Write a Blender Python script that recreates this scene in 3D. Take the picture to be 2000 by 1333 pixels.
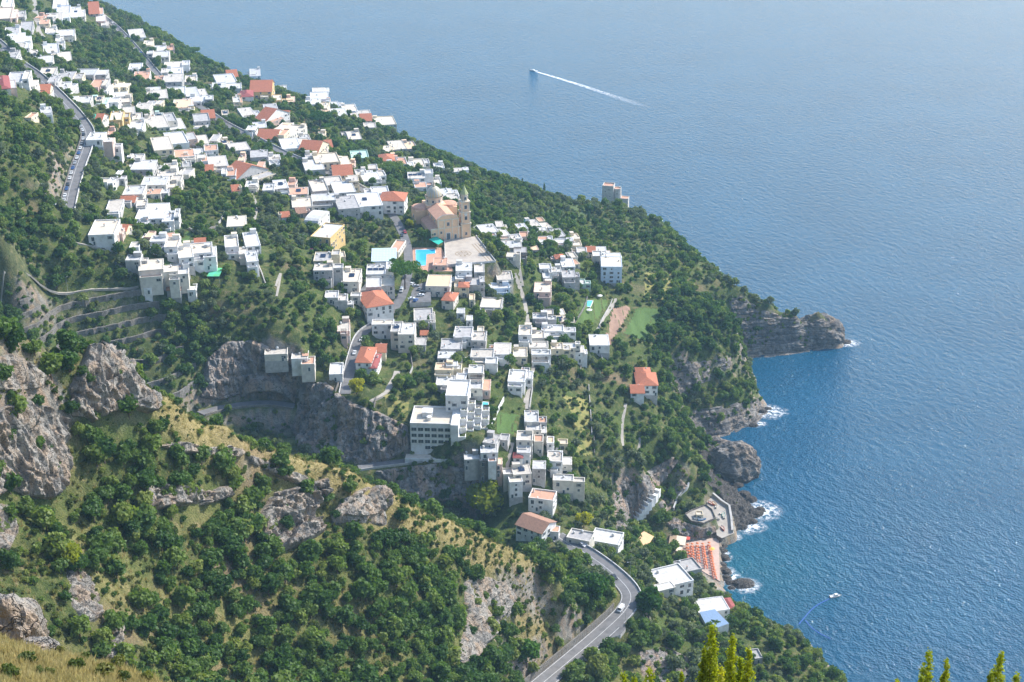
import bpy, bmesh, math, random
import numpy as np
from mathutils import Vector, Matrix
R = math.radians
for o in list(bpy.data.objects): bpy.data.objects.remove(o)
SC = bpy.context.scene
COL = SC.collection
random.seed(7); RNG = np.random.default_rng(11)

# ------------------------------------------------------------------ camera, sky, sun, exposure
CAM_H, PITCH, FPX = 437.0, 25.0, 2778.0          # metres above the sea, degrees down, focal length in photo pixels
cam = bpy.data.cameras.new('camera'); cam_o = bpy.data.objects.new('camera', cam); COL.objects.link(cam_o)
cam.sensor_width = 36.0; cam.lens = FPX/2000*36; cam.clip_start = 1.0; cam.clip_end = 20000
cam_o.location = (0, 0, CAM_H); cam_o.rotation_euler = (R(90-PITCH), 0, 0); SC.camera = cam_o
SUN_AZ, SUN_EL = 57.0, 41.0                       # degrees to the right of the view, degrees above the horizon
world = bpy.data.worlds.new('World'); SC.world = world; world.use_nodes = True
wn = world.node_tree.nodes; wl = world.node_tree.links
sky = wn.new('ShaderNodeTexSky'); sky.sky_type = 'NISHITA'; sky.sun_disc = False
sky.sun_elevation = R(SUN_EL); sky.sun_rotation = R(SUN_AZ); sky.altitude = 400; sky.dust_density = 1.2
wl.new(sky.outputs[0], wn['Background'].inputs[0]); wn['Background'].inputs[1].default_value = 0.15
sun = bpy.data.lights.new('sun', 'SUN'); sun.energy = 3.1; sun.angle = R(0.53); sun.color = (1.0, 0.955, 0.88)
sun_o = bpy.data.objects.new('sun', sun); COL.objects.link(sun_o)
_sd = Vector((math.sin(R(SUN_AZ))*math.cos(R(SUN_EL)), math.cos(R(SUN_AZ))*math.cos(R(SUN_EL)), math.sin(R(SUN_EL))))
sun_o.rotation_euler = _sd.to_track_quat('Z', 'Y').to_euler()
SC.view_settings.view_transform = 'Standard'; SC.view_settings.look = 'None'
SC.view_settings.exposure = 1.14; SC.view_settings.gamma = 1.0; SC.view_settings.use_curve_mapping = False
SC.render.engine = 'CYCLES'
SC.cycles.use_denoising = True
try: SC.cycles.denoiser = 'OPENIMAGEDENOISE'; SC.cycles.denoising_prefilter = 'ACCURATE'
except Exception: pass
SC.cycles.max_bounces = 4; SC.cycles.diffuse_bounces = 2; SC.cycles.glossy_bounces = 2; SC.cycles.transparent_max_bounces = 6
SC.cycles.transmission_bounces = 2; SC.cycles.volume_bounces = 0; SC.cycles.caustics_reflective = False; SC.cycles.caustics_refractive = False
SC.cycles.sample_clamp_indirect = 4.0

# ------------------------------------------------------------------ photo pixel <-> place in the world
CP, SP = math.cos(R(PITCH)), math.sin(R(PITCH))
def ray(u, v):
    u = np.asarray(u, float); v = np.asarray(v, float)
    a = (u-1000)/FPX; b = -(v-666.5)/FPX
    d = np.stack([a, CP+b*SP, -SP+b*CP], -1)
    return d/np.linalg.norm(d, axis=-1, keepdims=True)
def P(u, v, z):
    d = ray(u, v); t = (z-CAM_H)/d[..., 2]
    return d*np.asarray(t)[..., None] + np.array([0, 0, CAM_H])
def PD(u, v, D):
    return ray(u, v)*D + np.array([0, 0, CAM_H])
def project(p):
    p = np.asarray(p, float)-np.array([0, 0, CAM_H])
    x = p[..., 0]; f = p[..., 1]*CP-p[..., 2]*SP; up = p[..., 1]*SP+p[..., 2]*CP
    return 1000+FPX*x/f, 666.5-FPX*up/f

# ------------------------------------------------------------------ noise
def _h(ix, iy, iz, s):
    n = (ix.astype(np.int64)*374761393 + iy.astype(np.int64)*668265263 + iz.astype(np.int64)*2147483647 + s*1274126177) & 0xffffffff
    n = ((n ^ (n >> 13))*1274126177) & 0xffffffff
    n = ((n ^ (n >> 16))*2246822519) & 0xffffffff
    return ((n ^ (n >> 15)) & 0xffff)/65535.0
def vnoise(x, y, z=None, s=0):
    x = np.asarray(x, float); y = np.asarray(y, float); z = np.zeros_like(x) if z is None else np.asarray(z, float)
    ix, iy, iz = np.floor(x), np.floor(y), np.floor(z)
    fx, fy, fz = x-ix, y-iy, z-iz
    fx = fx*fx*(3-2*fx); fy = fy*fy*(3-2*fy); fz = fz*fz*(3-2*fz)
    r = 0
    for a in (0, 1):
        for b in (0, 1):
            for c in (0, 1):
                r = r + _h(ix+a, iy+b, iz+c, s)*(fx if a else 1-fx)*(fy if b else 1-fy)*(fz if c else 1-fz)
    return r*2-1
def fbm(x, y, z=None, o=4, s=0):
    r = 0; a = 1.0; f = 1.0
    for k in range(o):
        r = r + a*vnoise(x*f, y*f, None if z is None else z*f, s+k*17); a *= .5; f *= 2.03
    return r/1.9

# ------------------------------------------------------------------ the lie of the land: surveyed points (photo pixel, height above sea)
PTS = []
def add(*rows):
    for u, v, z in rows: PTS.append(P(u, v, z))
def addd(*rows):
    for u, v, D in rows: PTS.append(PD(u, v, D))
def addr(*rows):                                   # column u, ground distance, height: slopes the photo does not see
    for u, r, z in rows: PTS.append(np.array([(u-1000)/FPX*math.hypot(r, CAM_H-z)*1.0, r, z]))
# waterline
WATER = [(1640,668),(1600,685),(1550,692),(1500,697),(1455,705),(1464,725),(1477,765),(1500,800),(1480,825),(1440,845),(1400,858),
         (1372,868),(1440,868),(1462,900),(1458,925),(1436,940),(1446,962),(1478,990),(1488,1008),(1455,1030),(1425,1042),(1412,1062),(1402,1085),(1407,1110),(1416,1142),(1445,1180)]
for u, v in WATER: PTS.append(P(u, v, -1.5))
# brow of the coast with the drop to the sea behind it
BROW = [(215,18,105),(270,42,103),(330,80,100),(420,130,92),(500,166,86),(560,188,84),(600,200,84),(650,216,81),(700,236,78),(750,254,74),(800,276,67),(900,322,58),(1000,358,52),(1060,380,48),
        (1110,396,45),(1190,402,42),(1250,420,40),(1300,448,40),(1335,480,42),(1400,528,42),(1445,568,44),(1500,598,32),(1550,618,24),(1598,618,22),(1626,640,13)]
for u, v, z in BROW:
    p = P(u, v, z); PTS.append(p)
    k = 1.9 if u < 1400 else 0.9
    q = p.copy(); q[1] += z*k; q[0] += z*0.5; q[2] = -3; PTS.append(q)
    q = p.copy(); q[1] += z*k*.5; q[0] += z*.25; q[2] = z*.42; PTS.append(q)
    q = p.copy(); q[1] += z*k+120; q[0] += z*0.5+40; q[2] = -14; PTS.append(q)
# headland and the coves
add((1380,640,50),(1350,600,54),(1300,650,52),(1250,620,60),(1200,600,65),(1300,500,53),(1250,460,50),(1200,450,54),(1100,430,62),(1000,400,74),(1000,440,82),(1330,540,55),(1420,620,47))
add((1330,690,48),(1400,680,44),(1440,650,42),(1330,765,25),(1400,755,23),(1450,755,16),(1470,775,11),(1400,800,14),(1340,820,20),(1440,805,9),(1480,795,4),(1300,720,47))
# town above the cove
add((1190,545,70),(1060,600,82),(1170,690,68),(1260,775,50),(1100,700,78),(1000,650,90),(1000,550,95),(900,600,100),(900,540,104),(850,560,104),(640,600,118),(600,500,128),(560,400,128),
    (480,480,140),(430,600,130),(340,540,144),(250,500,154),(560,680,115),(620,715,105),(740,745,99),(850,750,92),(950,750,88),(900,820,84),(800,720,96),(1000,800,80),(1080,800,70),(1100,880,62),(1150,850,57),
    (1200,900,45),(1150,980,43),(1240,850,42),(1300,850,38),(1250,930,34),(1240,1010,12),(1290,960,14),(1330,890,30),(1345,950,14),(1310,1000,8),(1300,1060,5),(1330,1012,9),(1380,1012,8),(1415,1000,4),(1360,1075,2.5),(1345,1060,3),(1385,1120,2.5),(1330,1110,8),
    (1390,1150,8),(1110,620,78),(1150,760,62),(1050,750,80),(700,540,115),(780,520,110),(1360,900,15),(1400,900,7),(1430,895,6),(1400,960,6),(1420,990,5))
add((870,450,112),(910,460,111),(850,420,112),(800,430,113),(900,505,108),(985,505,107),(940,470,109),(1000,480,97),(960,420,92),(920,400,92))
add((600,420,122),(640,460,120),(550,350,122),(640,360,117),(450,200,105),(550,230,100),(620,260,98),(700,300,97),(800,340,97),(880,380,95),(960,385,79))
add((250,200,138),(300,280,140),(200,300,158),(400,300,130),(350,400,142),(250,400,152),(450,400,134),(250,340,151),(200,440,160),(320,460,147),(220,210,144),(150,150,155),(500,330,124),(680,480,116))
add((0,50,165),(50,20,150),(100,60,145),(150,20,125),(120,110,148),(200,60,118))
# roads
ROAD_UP = [(-40,55,176),(0,88,175),(30,118,174),(75,150,172),(130,203,170),(160,238,169),(172,262,168),(166,292,167),(152,330,166),(139,375,165),(131,412,164)]
ROAD_MID = [(170,8,118),(235,62,113),(300,137,112),(330,170,113),(385,205,114),(440,242,115),(500,272,116),(560,302,116),(630,332,116),(700,366,115),(750,402,114),(776,435,113),(795,480,111),(797,530,109),(786,575,107),(768,605,105)]
ROAD_LOW = [(768,605,105),(735,632,104),(706,655,103),(692,690,101.5),(682,730,100.5),(674,770,100)]
ROAD_CAVE = [(392,808,92),(430,798,90),(480,790,88),(530,788,86.5),(575,794,85)]
ROAD_GORGE = [(700,914,72),(740,908,72),(790,902,72),(825,897,73)]
ROAD_COVE = [(1085,1046,54),(1110,1062,55),(1150,1085,56),(1192,1116,57),(1222,1145,58),(1232,1168,58),(1218,1196,58),(1172,1240,58.5),(1110,1293,61),(1040,1352,66),(1012,1384,68)]
for rd in (ROAD_UP, ROAD_MID, ROAD_LOW, ROAD_CAVE, ROAD_GORGE, ROAD_COVE): add(*rd)
# hillside above the upper road, the wooded gully and the terraces
add((0,200,200),(80,250,186),(40,170,190),(0,300,205),(100,300,186),(60,340,195),(60,400,182),(100,400,174),(0,400,188),(0,500,176),(0,580,156),(100,480,168),(100,560,150),(200,500,157),(200,570,143),(200,640,129),(300,590,135),
    (300,640,124),(300,700,117),(300,752,110),(200,700,118),(100,620,139),(0,620,147),(370,770,102),(400,700,112),(400,640,121),(330,560,140),(-120,100,215),(-150,300,228),(-150,450,200),(-150,600,166))
add((480,660,119),(440,672,117),(530,682,115),(400,770,98),(500,850,76),(420,850,82),(560,860,75),(590,720,106),(640,742,102),(700,785,98),(600,800,85),(650,880,75),(760,850,83),(850,905,72),(830,883,77),
    (900,900,74),(900,940,64),(850,960,60),(930,985,52),(940,905,73),(1000,900,71),(1000,960,60),(950,1000,49),(1060,1000,53),(1010,1035,50),(1050,1050,55),(1100,940,58),(700,880,76),(600,870,75),(760,930,66))
# cove side below the road
add((1200,1065,38),(1160,1050,46),(1250,1050,20),(1260,1090,34),(1300,1140,36),(1330,1160,33),(1270,1200,46),(1290,1250,44),(1390,1215,30),(1420,1190,20),(1450,1230,25),(1480,1215,14),(1530,1245,17),(1400,1290,35),(1500,1300,26),(1575,1268,16),(1600,1310,16),(1640,1345,16),(1200,1290,52),(1300,1340,45),(1450,1340,30),(1560,1345,24))
for u, v, z in [(1480,1200,-2),(1540,1225,-2),(1585,1250,-2),(1612,1290,-2),(1650,1330,-2),(1700,1400,-2)]: PTS.append(P(u, v, z))
for u, v in [(1560,1100),(1600,1200),(1700,1300),(1800,1333),(1800,1100),(1550,900),(1600,750),(1750,650),(1900,900),(1950,1200),(1700,500),(1500,430),(1700,1000)]: PTS.append(P(u, v, -16))
# the near spur: ridge, its face towards us, the gorge behind it
RIDGE = [(-80,640,425),(0,655,430),(60,668,440),(110,700,447),(150,700,452),(190,690,456),(240,722,460),(290,778,466),(350,806,475),(450,850,490),(560,890,505),(640,918,513),(700,942,520),(770,975,530),(830,1006,543),(890,1032,558),(950,1060,574),(1000,1088,590),(1040,1125,605)]
addd(*RIDGE)
for u, v, D in RIDGE:
    p = PD(u, v, D)
    for dr, dz in ((30, 38), (75, 88), (120, 110)):
        q = p.copy(); q[1] += dr*.9; q[0] -= dr*.12; q[2] = max(p[2]-dz, 48.0) if u > 300 else p[2]-dz*.85; PTS.append(q)
addd((0,780,425),(60,785,436),(130,830,446),(0,960,424),(60,960,432),(125,960,440),(0,1060,412),(100,1050,425),(100,1150,408),(0,1180,396),(250,880,458),(300,950,462),(250,1050,446),(250,1150,434),(300,1250,424),(300,1340,414),(150,1250,402),(150,1350,395),
     (400,900,480),(400,1000,474),(400,1150,458),(400,1340,438),(500,960,495),(500,1060,484),(500,1200,468),(500,1340,455),(620,1000,509),(620,1120,492),(620,1340,468),(740,1010,524),(740,1120,510),(740,1340,484),(850,1090,538),(850,1200,523),(850,1340,503),
     (930,1130,564),(930,1230,549),(930,1340,530),(1010,1190,592),(990,1300,564),(1060,1180,612),(1060,1230,612),(960,1345,540),(1075,1130,612))
addd((0,1440,385),(300,1440,400),(600,1440,445),(900,1440,490),(1100,1440,560),(1300,1440,560),(1600,1440,560))
# the mountain side under and around the viewpoint
PTS += [np.array(p, float) for p in [(0,0,434),(-40,0,440),(40,0,428),(-150,0,455),(150,0,400),(-250,0,470),(250,-50,340),(0,-80,470),(0,60,372),(-60,60,380),(60,60,360),(0,120,318),(-120,120,330),(120,120,290),(0,200,238),(-120,200,262),(120,200,190),
        (0,260,190),(-160,280,225),(140,300,100),(-260,200,330),(-300,350,290),(260,150,190),(280,300,20),(220,400,8),(200,330,60),(-330,500,265),(-420,650,260),(-500,800,262),(-560,1000,250),(-640,1250,225),(-720,1500,190),(-760,1750,150),(-560,1780,60),(-420,1800,-10),(420,1500,-20),(420,1000,-20),(400,600,-20),(100,1700,-20),(-150,1750,-20)]]
PTS = np.array(PTS)
def rbf_fit(p, lam=0.8):
    n = len(p); A = np.zeros((n+1, n+1))
    d = np.hypot(p[:, None, 0]-p[None, :, 0], p[:, None, 1]-p[None, :, 1])
    A[:n, :n] = -np.sqrt(d*d+9.0) - lam*np.eye(n); A[:n, n] = 1; A[n, :n] = 1
    return np.linalg.solve(A, np.r_[p[:, 2], 0])
RW = rbf_fit(PTS)
def rbf_eval(x, y):
    x = np.asarray(x, float).ravel(); y = np.asarray(y, float).ravel(); out = np.empty(len(x))
    for i in range(0, len(x), 20000):
        d2 = (x[i:i+20000, None]-PTS[None, :, 0])**2+(y[i:i+20000, None]-PTS[None, :, 1])**2
        out[i:i+20000] = -np.sqrt(d2+9.0)@RW[:-1]+RW[-1]
    return out
GX0, GX1, GY0, GY1, GS = -780.0, 440.0, 290.0, 1830.0, 2.0
_cx = np.arange(GX0, GX1+.1, 4.0); _cy = np.arange(GY0, GY1+.1, 4.0)
_cz = rbf_eval(*[a.ravel() for a in np.meshgrid(_cx, _cy)]).reshape(len(_cy), len(_cx))
gx = np.arange(GX0, GX1+.1, GS); gy = np.arange(GY0, GY1+.1, GS)
def _up(A):                                        # 4 m survey grid to 2 m grid
    B = np.zeros((A.shape[0]*2-1, A.shape[1])); B[::2] = A; B[1::2] = (A[1:]+A[:-1])/2
    C = np.zeros((B.shape[0], B.shape[1]*2-1)); C[:, ::2] = B; C[:, 1::2] = (B[:, 1:]+B[:, :-1])/2
    return C
GZ = _up(_cz)[:len(gy), :len(gx)]
MX, MY = np.meshgrid(gx, gy)
_n = fbm(MX/26, MY/26, o=4, s=3)*1.6
_w = np.clip((GZ-2)/14, 0, 1)
_near = np.clip((MX*0.35+MY-330)/-1.0+250, 0, 60)/60      # rougher on the near spur
GZ = GZ + _n*_w*(0.7+1.3*_near)
# old field terraces: soft steps in the slope
_st = 3.0; _q = GZ/_st; _fr = _q-np.floor(_q); _ter = (np.floor(_q)+np.clip((_fr-.62)/.38, 0, 1))*_st
_town = np.clip((MY-MX*0.15-590)/40, 0, 1)*np.clip((GZ-25)/15, 0, 1)
GZ = GZ + (_ter+0.9-GZ)*0.75*_town

def hgt(x, y, G=None):
    G = GZ if G is None else G
    fx = (np.asarray(x, float)-GX0)/GS; fy = (np.asarray(y, float)-GY0)/GS
    ok = (fx >= 0) & (fy >= 0) & (fx < G.shape[1]-1.001) & (fy < G.shape[0]-1.001)
    fx = np.clip(fx, 0, G.shape[1]-1.002); fy = np.clip(fy, 0, G.shape[0]-1.002)
    ix = fx.astype(int); iy = fy.astype(int); fx = fx-ix; fy = fy-iy
    z = (G[iy, ix]*(1-fx)+G[iy, ix+1]*fx)*(1-fy)+(G[iy+1, ix]*(1-fx)+G[iy+1, ix+1]*fx)*fy
    return np.where(ok, z, -40.0)
def hit(u, v, h=0.0, t0=320.0, t1=2300.0, step=3.0):
    """where the view through a photo pixel meets the ground (or a level h above it)"""
    u = np.atleast_1d(np.asarray(u, float)); v = np.atleast_1d(np.asarray(v, float)); h = np.broadcast_to(np.asarray(h, float), u.shape)
    d = ray(u, v); lo = np.full(u.shape, t0); hi = np.full(u.shape, np.nan); act = np.ones(u.shape, bool)
    t = t0
    while t < t1 and act.any():
        t += step; i = np.where(act)[0]; q = d[i]*t; z = np.maximum(hgt(q[:, 0], q[:, 1]), 0)+h[i]
        b = q[:, 2]+CAM_H <= z
        hi[i[b]] = t; act[i[b]] = False; lo[i[~b]] = t
    hi = np.where(np.isnan(hi), t1, hi)
    for _ in range(8):
        m = (lo+hi)/2; q = d*m[:, None]; z = np.maximum(hgt(q[:, 0], q[:, 1]), 0)+h
        b = q[:, 2]+CAM_H <= z; hi = np.where(b, m, hi); lo = np.where(b, lo, m)
    return d*hi[:, None]+np.array([0, 0, CAM_H])
def hit1(u, v, h=0.0): return hit([u], [v], h)[0]
def catmull(pts, n):
    pts = np.asarray(pts, float); P0 = np.vstack([2*pts[0]-pts[1], pts, 2*pts[-1]-pts[-2]]); out = []
    for i in range(1, len(P0)-2):
        t = np.linspace(0, 1, n, endpoint=False)[:, None]; a, b, c, d = P0[i-1], P0[i], P0[i+1], P0[i+2]
        out.append(0.5*((2*b)+(-a+c)*t+(2*a-5*b+4*c-d)*t*t+(-a+3*b-3*c+d)*t**3))
    return np.vstack(out+[pts[-1:]])
# ------------------------------------------------------------------ materials
def _new(name):
    m = bpy.data.materials.new(name); m.use_nodes = True; nt = m.node_tree
    return m, nt, nt.nodes['Principled BSDF']
def _n(nt, t, **kw):
    n = nt.nodes.new(t)
    for k, v in kw.items():
        if k.startswith('i_'):
            key = k[2:]; key = int(key) if key.isdigit() else key.replace('_', ' ')
            n.inputs[key].default_value = v
        else: setattr(n, k, v)
    return n
def _noise(nt, scale, detail=4, rough=.55, vec=None, stretch=None):
    tc = nt.nodes.get('TC') or _n(nt, 'ShaderNodeTexCoord', name='TC')
    src = vec or tc.outputs['Object']
    if stretch:
        mp = _n(nt, 'ShaderNodeMapping'); mp.inputs['Scale'].default_value = stretch; nt.links.new(src, mp.inputs[0]); src = mp.outputs[0]
    n = _n(nt, 'ShaderNodeTexNoise', i_Scale=scale, i_Detail=detail, i_Roughness=rough); nt.links.new(src, n.inputs['Vector'])
    return n.outputs['Fac']
def _ramp(nt, fac, stops):
    r = _n(nt, 'ShaderNodeValToRGB'); e = r.color_ramp.elements
    while len(e) < len(stops): e.new(.5)
    for k, (p, c) in enumerate(stops):
        e[k].position = p; e[k].color = (*c, 1) if len(c) == 3 else c
    nt.links.new(fac, r.inputs[0]); return r.outputs[0]
def _mix(nt, fac, a, b, mode='MIX'):
    n = _n(nt, 'ShaderNodeMix', data_type='RGBA', blend_type=mode)
    for s, x in ((0, fac), (6, a), (7, b)):
        if hasattr(x, 'links') or hasattr(x, 'is_linked'): nt.links.new(x, n.inputs[s])
        else: n.inputs[s].default_value = x if s == 0 else (*x, 1)
    return n.outputs[2]
def _math(nt, op, a, b=None):
    n = _n(nt, 'ShaderNodeMath', operation=op)
    for s, x in ((0, a), (1, b)):
        if x is None: continue
        if hasattr(x, 'is_linked'): nt.links.new(x, n.inputs[s])
        else: n.inputs[s].default_value = x
    return n.outputs[0]
def _bump(nt, h, bsdf, strength=.4, dist=.2):
    b = _n(nt, 'ShaderNodeBump', i_Strength=strength, i_Distance=dist); nt.links.new(h, b.inputs['Height']); nt.links.new(b.outputs[0], bsdf.inputs['Normal'])
MATS = {}
def plain(name, c, c2=None, rough=.8, scale=1.2, bump=0, spec=.3, stretch=None, var=0):
    """one colour with soft stains of a second one; var: each thing a little lighter or darker"""
    if name in MATS: return MATS[name]
    m, nt, b = _new(name); b.inputs['Roughness'].default_value = rough; b.inputs['Specular IOR Level'].default_value = spec
    c2 = c2 or tuple(x*.72 for x in c)
    f = _noise(nt, scale, 5, .6, stretch=stretch)
    col = _ramp(nt, f, [(.32, c2), (.58, c)])
    if var:
        oi = _n(nt, 'ShaderNodeObjectInfo'); k = _math(nt, 'MULTIPLY_ADD', oi.outputs['Random'], var); k.node.inputs[2].default_value = 1-var/2
        cc = _n(nt, 'ShaderNodeCombineColor'); [nt.links.new(k, cc.inputs[i]) for i in range(3)]
        col = _mix(nt, 1.0, col, cc.outputs[0], 'MULTIPLY')
    nt.links.new(col, b.inputs['Base Color'])
    if bump: _bump(nt, f, b, bump, .1)
    MATS[name] = m; return m
def rock_mat(name, cols, strata=0, flute=0, scale=.25):
    m, nt, b = _new(name); b.inputs['Roughness'].default_value = .95; b.inputs['Specular IOR Level'].default_value = .15
    n1 = _noise(nt, scale, 6, .65); n2 = _noise(nt, scale*5, 5, .7); n3 = _noise(nt, scale*.9, 5, .65, stretch=(1.6, 1.6, .22)); n4 = _noise(nt, .5, 4, .6, stretch=(.08, .08, 1.4))
    a = _ramp(nt, n1, [(.3, cols[0]), (.5, cols[1]), (.68, cols[2])])
    a = _mix(nt, _ramp(nt, n3, [(.46, (0, 0, 0)), (.6, (.75, .75, .75))]), a, cols[3])
    if strata: a = _mix(nt, _ramp(nt, n4, [(.44, (strata,)*3), (.52, (0, 0, 0))]), a, cols[0])
    a = _mix(nt, _ramp(nt, n2, [(.26, (.7, .7, .7)), (.40, (0, 0, 0))]), a, tuple(x*.45 for x in cols[0]))
    nt.links.new(a, b.inputs['Base Color'])
    vo = _n(nt, 'ShaderNodeTexVoronoi', feature='DISTANCE_TO_EDGE', i_Scale=scale*2.2); mpv = _n(nt, 'ShaderNodeMapping'); mpv.inputs['Scale'].default_value = (1, 1, .55 if not strata else 2.2); tcv = nt.nodes['TC']; dm_ = _n(nt, 'ShaderNodeVectorMath', operation='MULTIPLY_ADD'); nzc = _n(nt, 'ShaderNodeTexNoise', i_Scale=scale*3, i_Detail=3.0); nt.links.new(tcv.outputs['Object'], nzc.inputs['Vector']); nt.links.new(nzc.outputs['Color'], dm_.inputs[0]); dm_.inputs[1].default_value = (.9/scale*.8,)*3; nt.links.new(tcv.outputs['Object'], dm_.inputs[2]); nt.links.new(dm_.outputs[0], mpv.inputs[0]); nt.links.new(mpv.outputs[0], vo.inputs['Vector'])
    ck = _ramp(nt, vo.outputs['Distance'], [(.0, (0,0,0)), (.045, (1,1,1))]); a = _mix(nt, ck, tuple(x*.75 for x in cols[0]), a); nt.links.new(a, b.inputs['Base Color'])
    h = _math(nt, 'ADD', _math(nt, 'MULTIPLY', n2, 1.0), _math(nt, 'MULTIPLY', n4 if strata else n3, 1.0)); h = _math(nt, 'ADD', h, _math(nt, 'MULTIPLY', ck, .35)); _bump(nt, h, b, 1.0, 1.6)
    MATS[name] = m; return m
def leaf_mat(name, stops, trans=.35, rough=.6):
    m, nt, b = _new(name); nt.nodes.remove(b)
    oi = _n(nt, 'ShaderNodeObjectInfo'); nz = _noise(nt, 1.3, 2, .6)
    f = _math(nt, 'ADD', _math(nt, 'MULTIPLY', oi.outputs['Random'], .62), _math(nt, 'MULTIPLY', nz, .55)); f = _math(nt, 'SUBTRACT', f, .08)
    col = _ramp(nt, f, stops)
    d = _n(nt, 'ShaderNodeBsdfDiffuse'); t = _n(nt, 'ShaderNodeBsdfTranslucent'); g = _n(nt, 'ShaderNodeBsdfGlossy', i_Roughness=.45)
    g.inputs[0].default_value = (1, 1, 1, 1)
    tcol = _mix(nt, 1.0, col, (1.1, 1.1, .9) if name == 'leaves_dry' else (1.6, 1.6, .5) if name == 'leaves_lime' else (1.15, 1.25, .5), 'MULTIPLY')
    nt.links.new(col, d.inputs[0]); nt.links.new(tcol, t.inputs[0])
    mx = _n(nt, 'ShaderNodeMixShader', i_0=trans); nt.links.new(d.outputs[0], mx.inputs[1]); nt.links.new(t.outputs[0], mx.inputs[2])
    mg = _n(nt, 'ShaderNodeMixShader', i_0=.008); nt.links.new(mx.outputs[0], mg.inputs[1]); nt.links.new(g.outputs[0], mg.inputs[2])
    nt.links.new(mg.outputs[0], nt.nodes['Material Output'].inputs[0])
    MATS[name] = m; return m

WALLS = {'warmwhite': plain('wall_warm_white', (.70,.65,.56), (.55,.50,.43), .9, .35, var=.12), 'white': plain('wall_white', (.78,.77,.75), (.60,.57,.53), .9, .35, var=.12), 'cream': plain('wall_cream', (.72,.62,.44), (.58,.48,.33), .9, .4, var=.1),
         'yellow': plain('wall_yellow', (.66,.47,.20), (.52,.36,.16), .9, .4), 'pink': plain('wall_pink', (.62,.46,.38), (.5,.36,.3), .9, .4, var=.1),
         'grey': plain('wall_grey', (.47,.45,.43), (.32,.31,.29), .95, .5, var=.15), 'stone': rock_mat('wall_stone', [(.34,.32,.29),(.48,.45,.41),(.56,.52,.46),(.48,.42,.34)], scale=1.2),
         'blue': plain('wall_pale_blue', (.62,.70,.80), (.52,.60,.70), .9, .4), 'green': plain('wall_pale_green', (.50,.66,.55), (.42,.56,.46), .9, .4)}
def tile_mat(name, c, c2):
    m, nt, b = _new(name); b.inputs['Roughness'].default_value = .85; b.inputs['Specular IOR Level'].default_value = .2
    tc = _n(nt, 'ShaderNodeTexCoord', name='TC'); w = _n(nt, 'ShaderNodeTexWave', i_Scale=1.35, i_Distortion=.6, i_Detail=2.0); w.bands_direction = 'X'; nt.links.new(tc.outputs['Object'], w.inputs[0])
    col = _ramp(nt, _noise(nt, .9, 5, .65), [(.3, c2), (.6, c)]); col = _mix(nt, _math(nt, 'MULTIPLY', w.outputs['Fac'], .3), col, tuple(x*.55 for x in c2))
    nt.links.new(col, b.inputs['Base Color']); _bump(nt, w.outputs['Fac'], b, .5, .12); MATS[name] = m; return m
ROOFS = {'white': plain('roof_white', (.60,.59,.56), (.42,.40,.37), .85, .6, var=.14), 'offwhite': plain('roof_off_white', (.55,.50,.43), (.40,.36,.31), .88, .6, var=.14), 'pale': plain('roof_pale_grey', (.54,.53,.51), (.38,.37,.36), .9, .6, var=.14), 'grey': plain('roof_grey', (.44,.42,.40), (.30,.29,.28), .9, .5, var=.15), 'beige': plain('roof_beige', (.66,.57,.45), (.52,.45,.36), .9, .5, var=.12),
         'terra': plain('roof_terracotta_floor', (.58,.33,.22), (.46,.26,.18), .9, .6, var=.1), 'red': tile_mat('roof_red_tiles', (.55,.20,.11), (.40,.15,.09)), 'brown': tile_mat('roof_brown_tiles', (.44,.25,.17), (.30,.18,.13)),
         'maroon': tile_mat('roof_maroon_tiles', (.38,.11,.10), (.28,.09,.08)), 'green': plain('roof_pale_green', (.45,.62,.52), (.38,.52,.44)), 'tan': plain('roof_tan', (.72,.52,.34), (.6,.43,.28))}
GLASS = plain('window_glass_dark', (.045,.06,.075), (.03,.04,.05), .12, 1, spec=.6)
SHUT = plain('window_shutter', (.10,.13,.14), (.07,.09,.10), .6); FRAME = plain('window_frame_white', (.72,.70,.66), (.6,.58,.55), .6)
BARK = plain('bark', (.13,.095,.07), (.07,.05,.04), .95, 6, .5)
STEEL = plain('grey_metal', (.38,.39,.40), None, .45, 3, spec=.5)
ASPHALT = plain('asphalt', (.175,.17,.17), (.12,.118,.118), .9, .25, .1)
PAINT = plain('road_paint', (.72,.72,.70), (.55,.55,.53), .7, 1.0)
STONEW = rock_mat('dry_stone', [(.24,.23,.21),(.40,.38,.35),(.52,.49,.45),(.38,.32,.26)], scale=.8)
CONCRETE = plain('concrete', (.46,.44,.41), (.33,.31,.29), .92, .4, .2)
PAVING = plain('paving', (.40,.36,.31), (.30,.27,.23), .9, .3, .15)
ROCKS = {'sea': rock_mat('sea_cliff_rock', [(.12,.115,.11),(.26,.24,.22),(.38,.35,.31),(.33,.25,.18)], strata=.75, scale=.12),
         'dark': rock_mat('wet_shore_rock', [(.06,.058,.055),(.12,.11,.10),(.2,.185,.17),(.13,.11,.09)], scale=.3),
         'pale': rock_mat('limestone_rock', [(.17,.165,.155),(.36,.335,.30),(.50,.455,.39),(.44,.32,.22)], flute=1, scale=.2),
         'gorge': rock_mat('gorge_rock', [(.14,.135,.13),(.29,.27,.25),(.42,.38,.33),(.42,.29,.20)], flute=1, scale=.14)}
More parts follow.
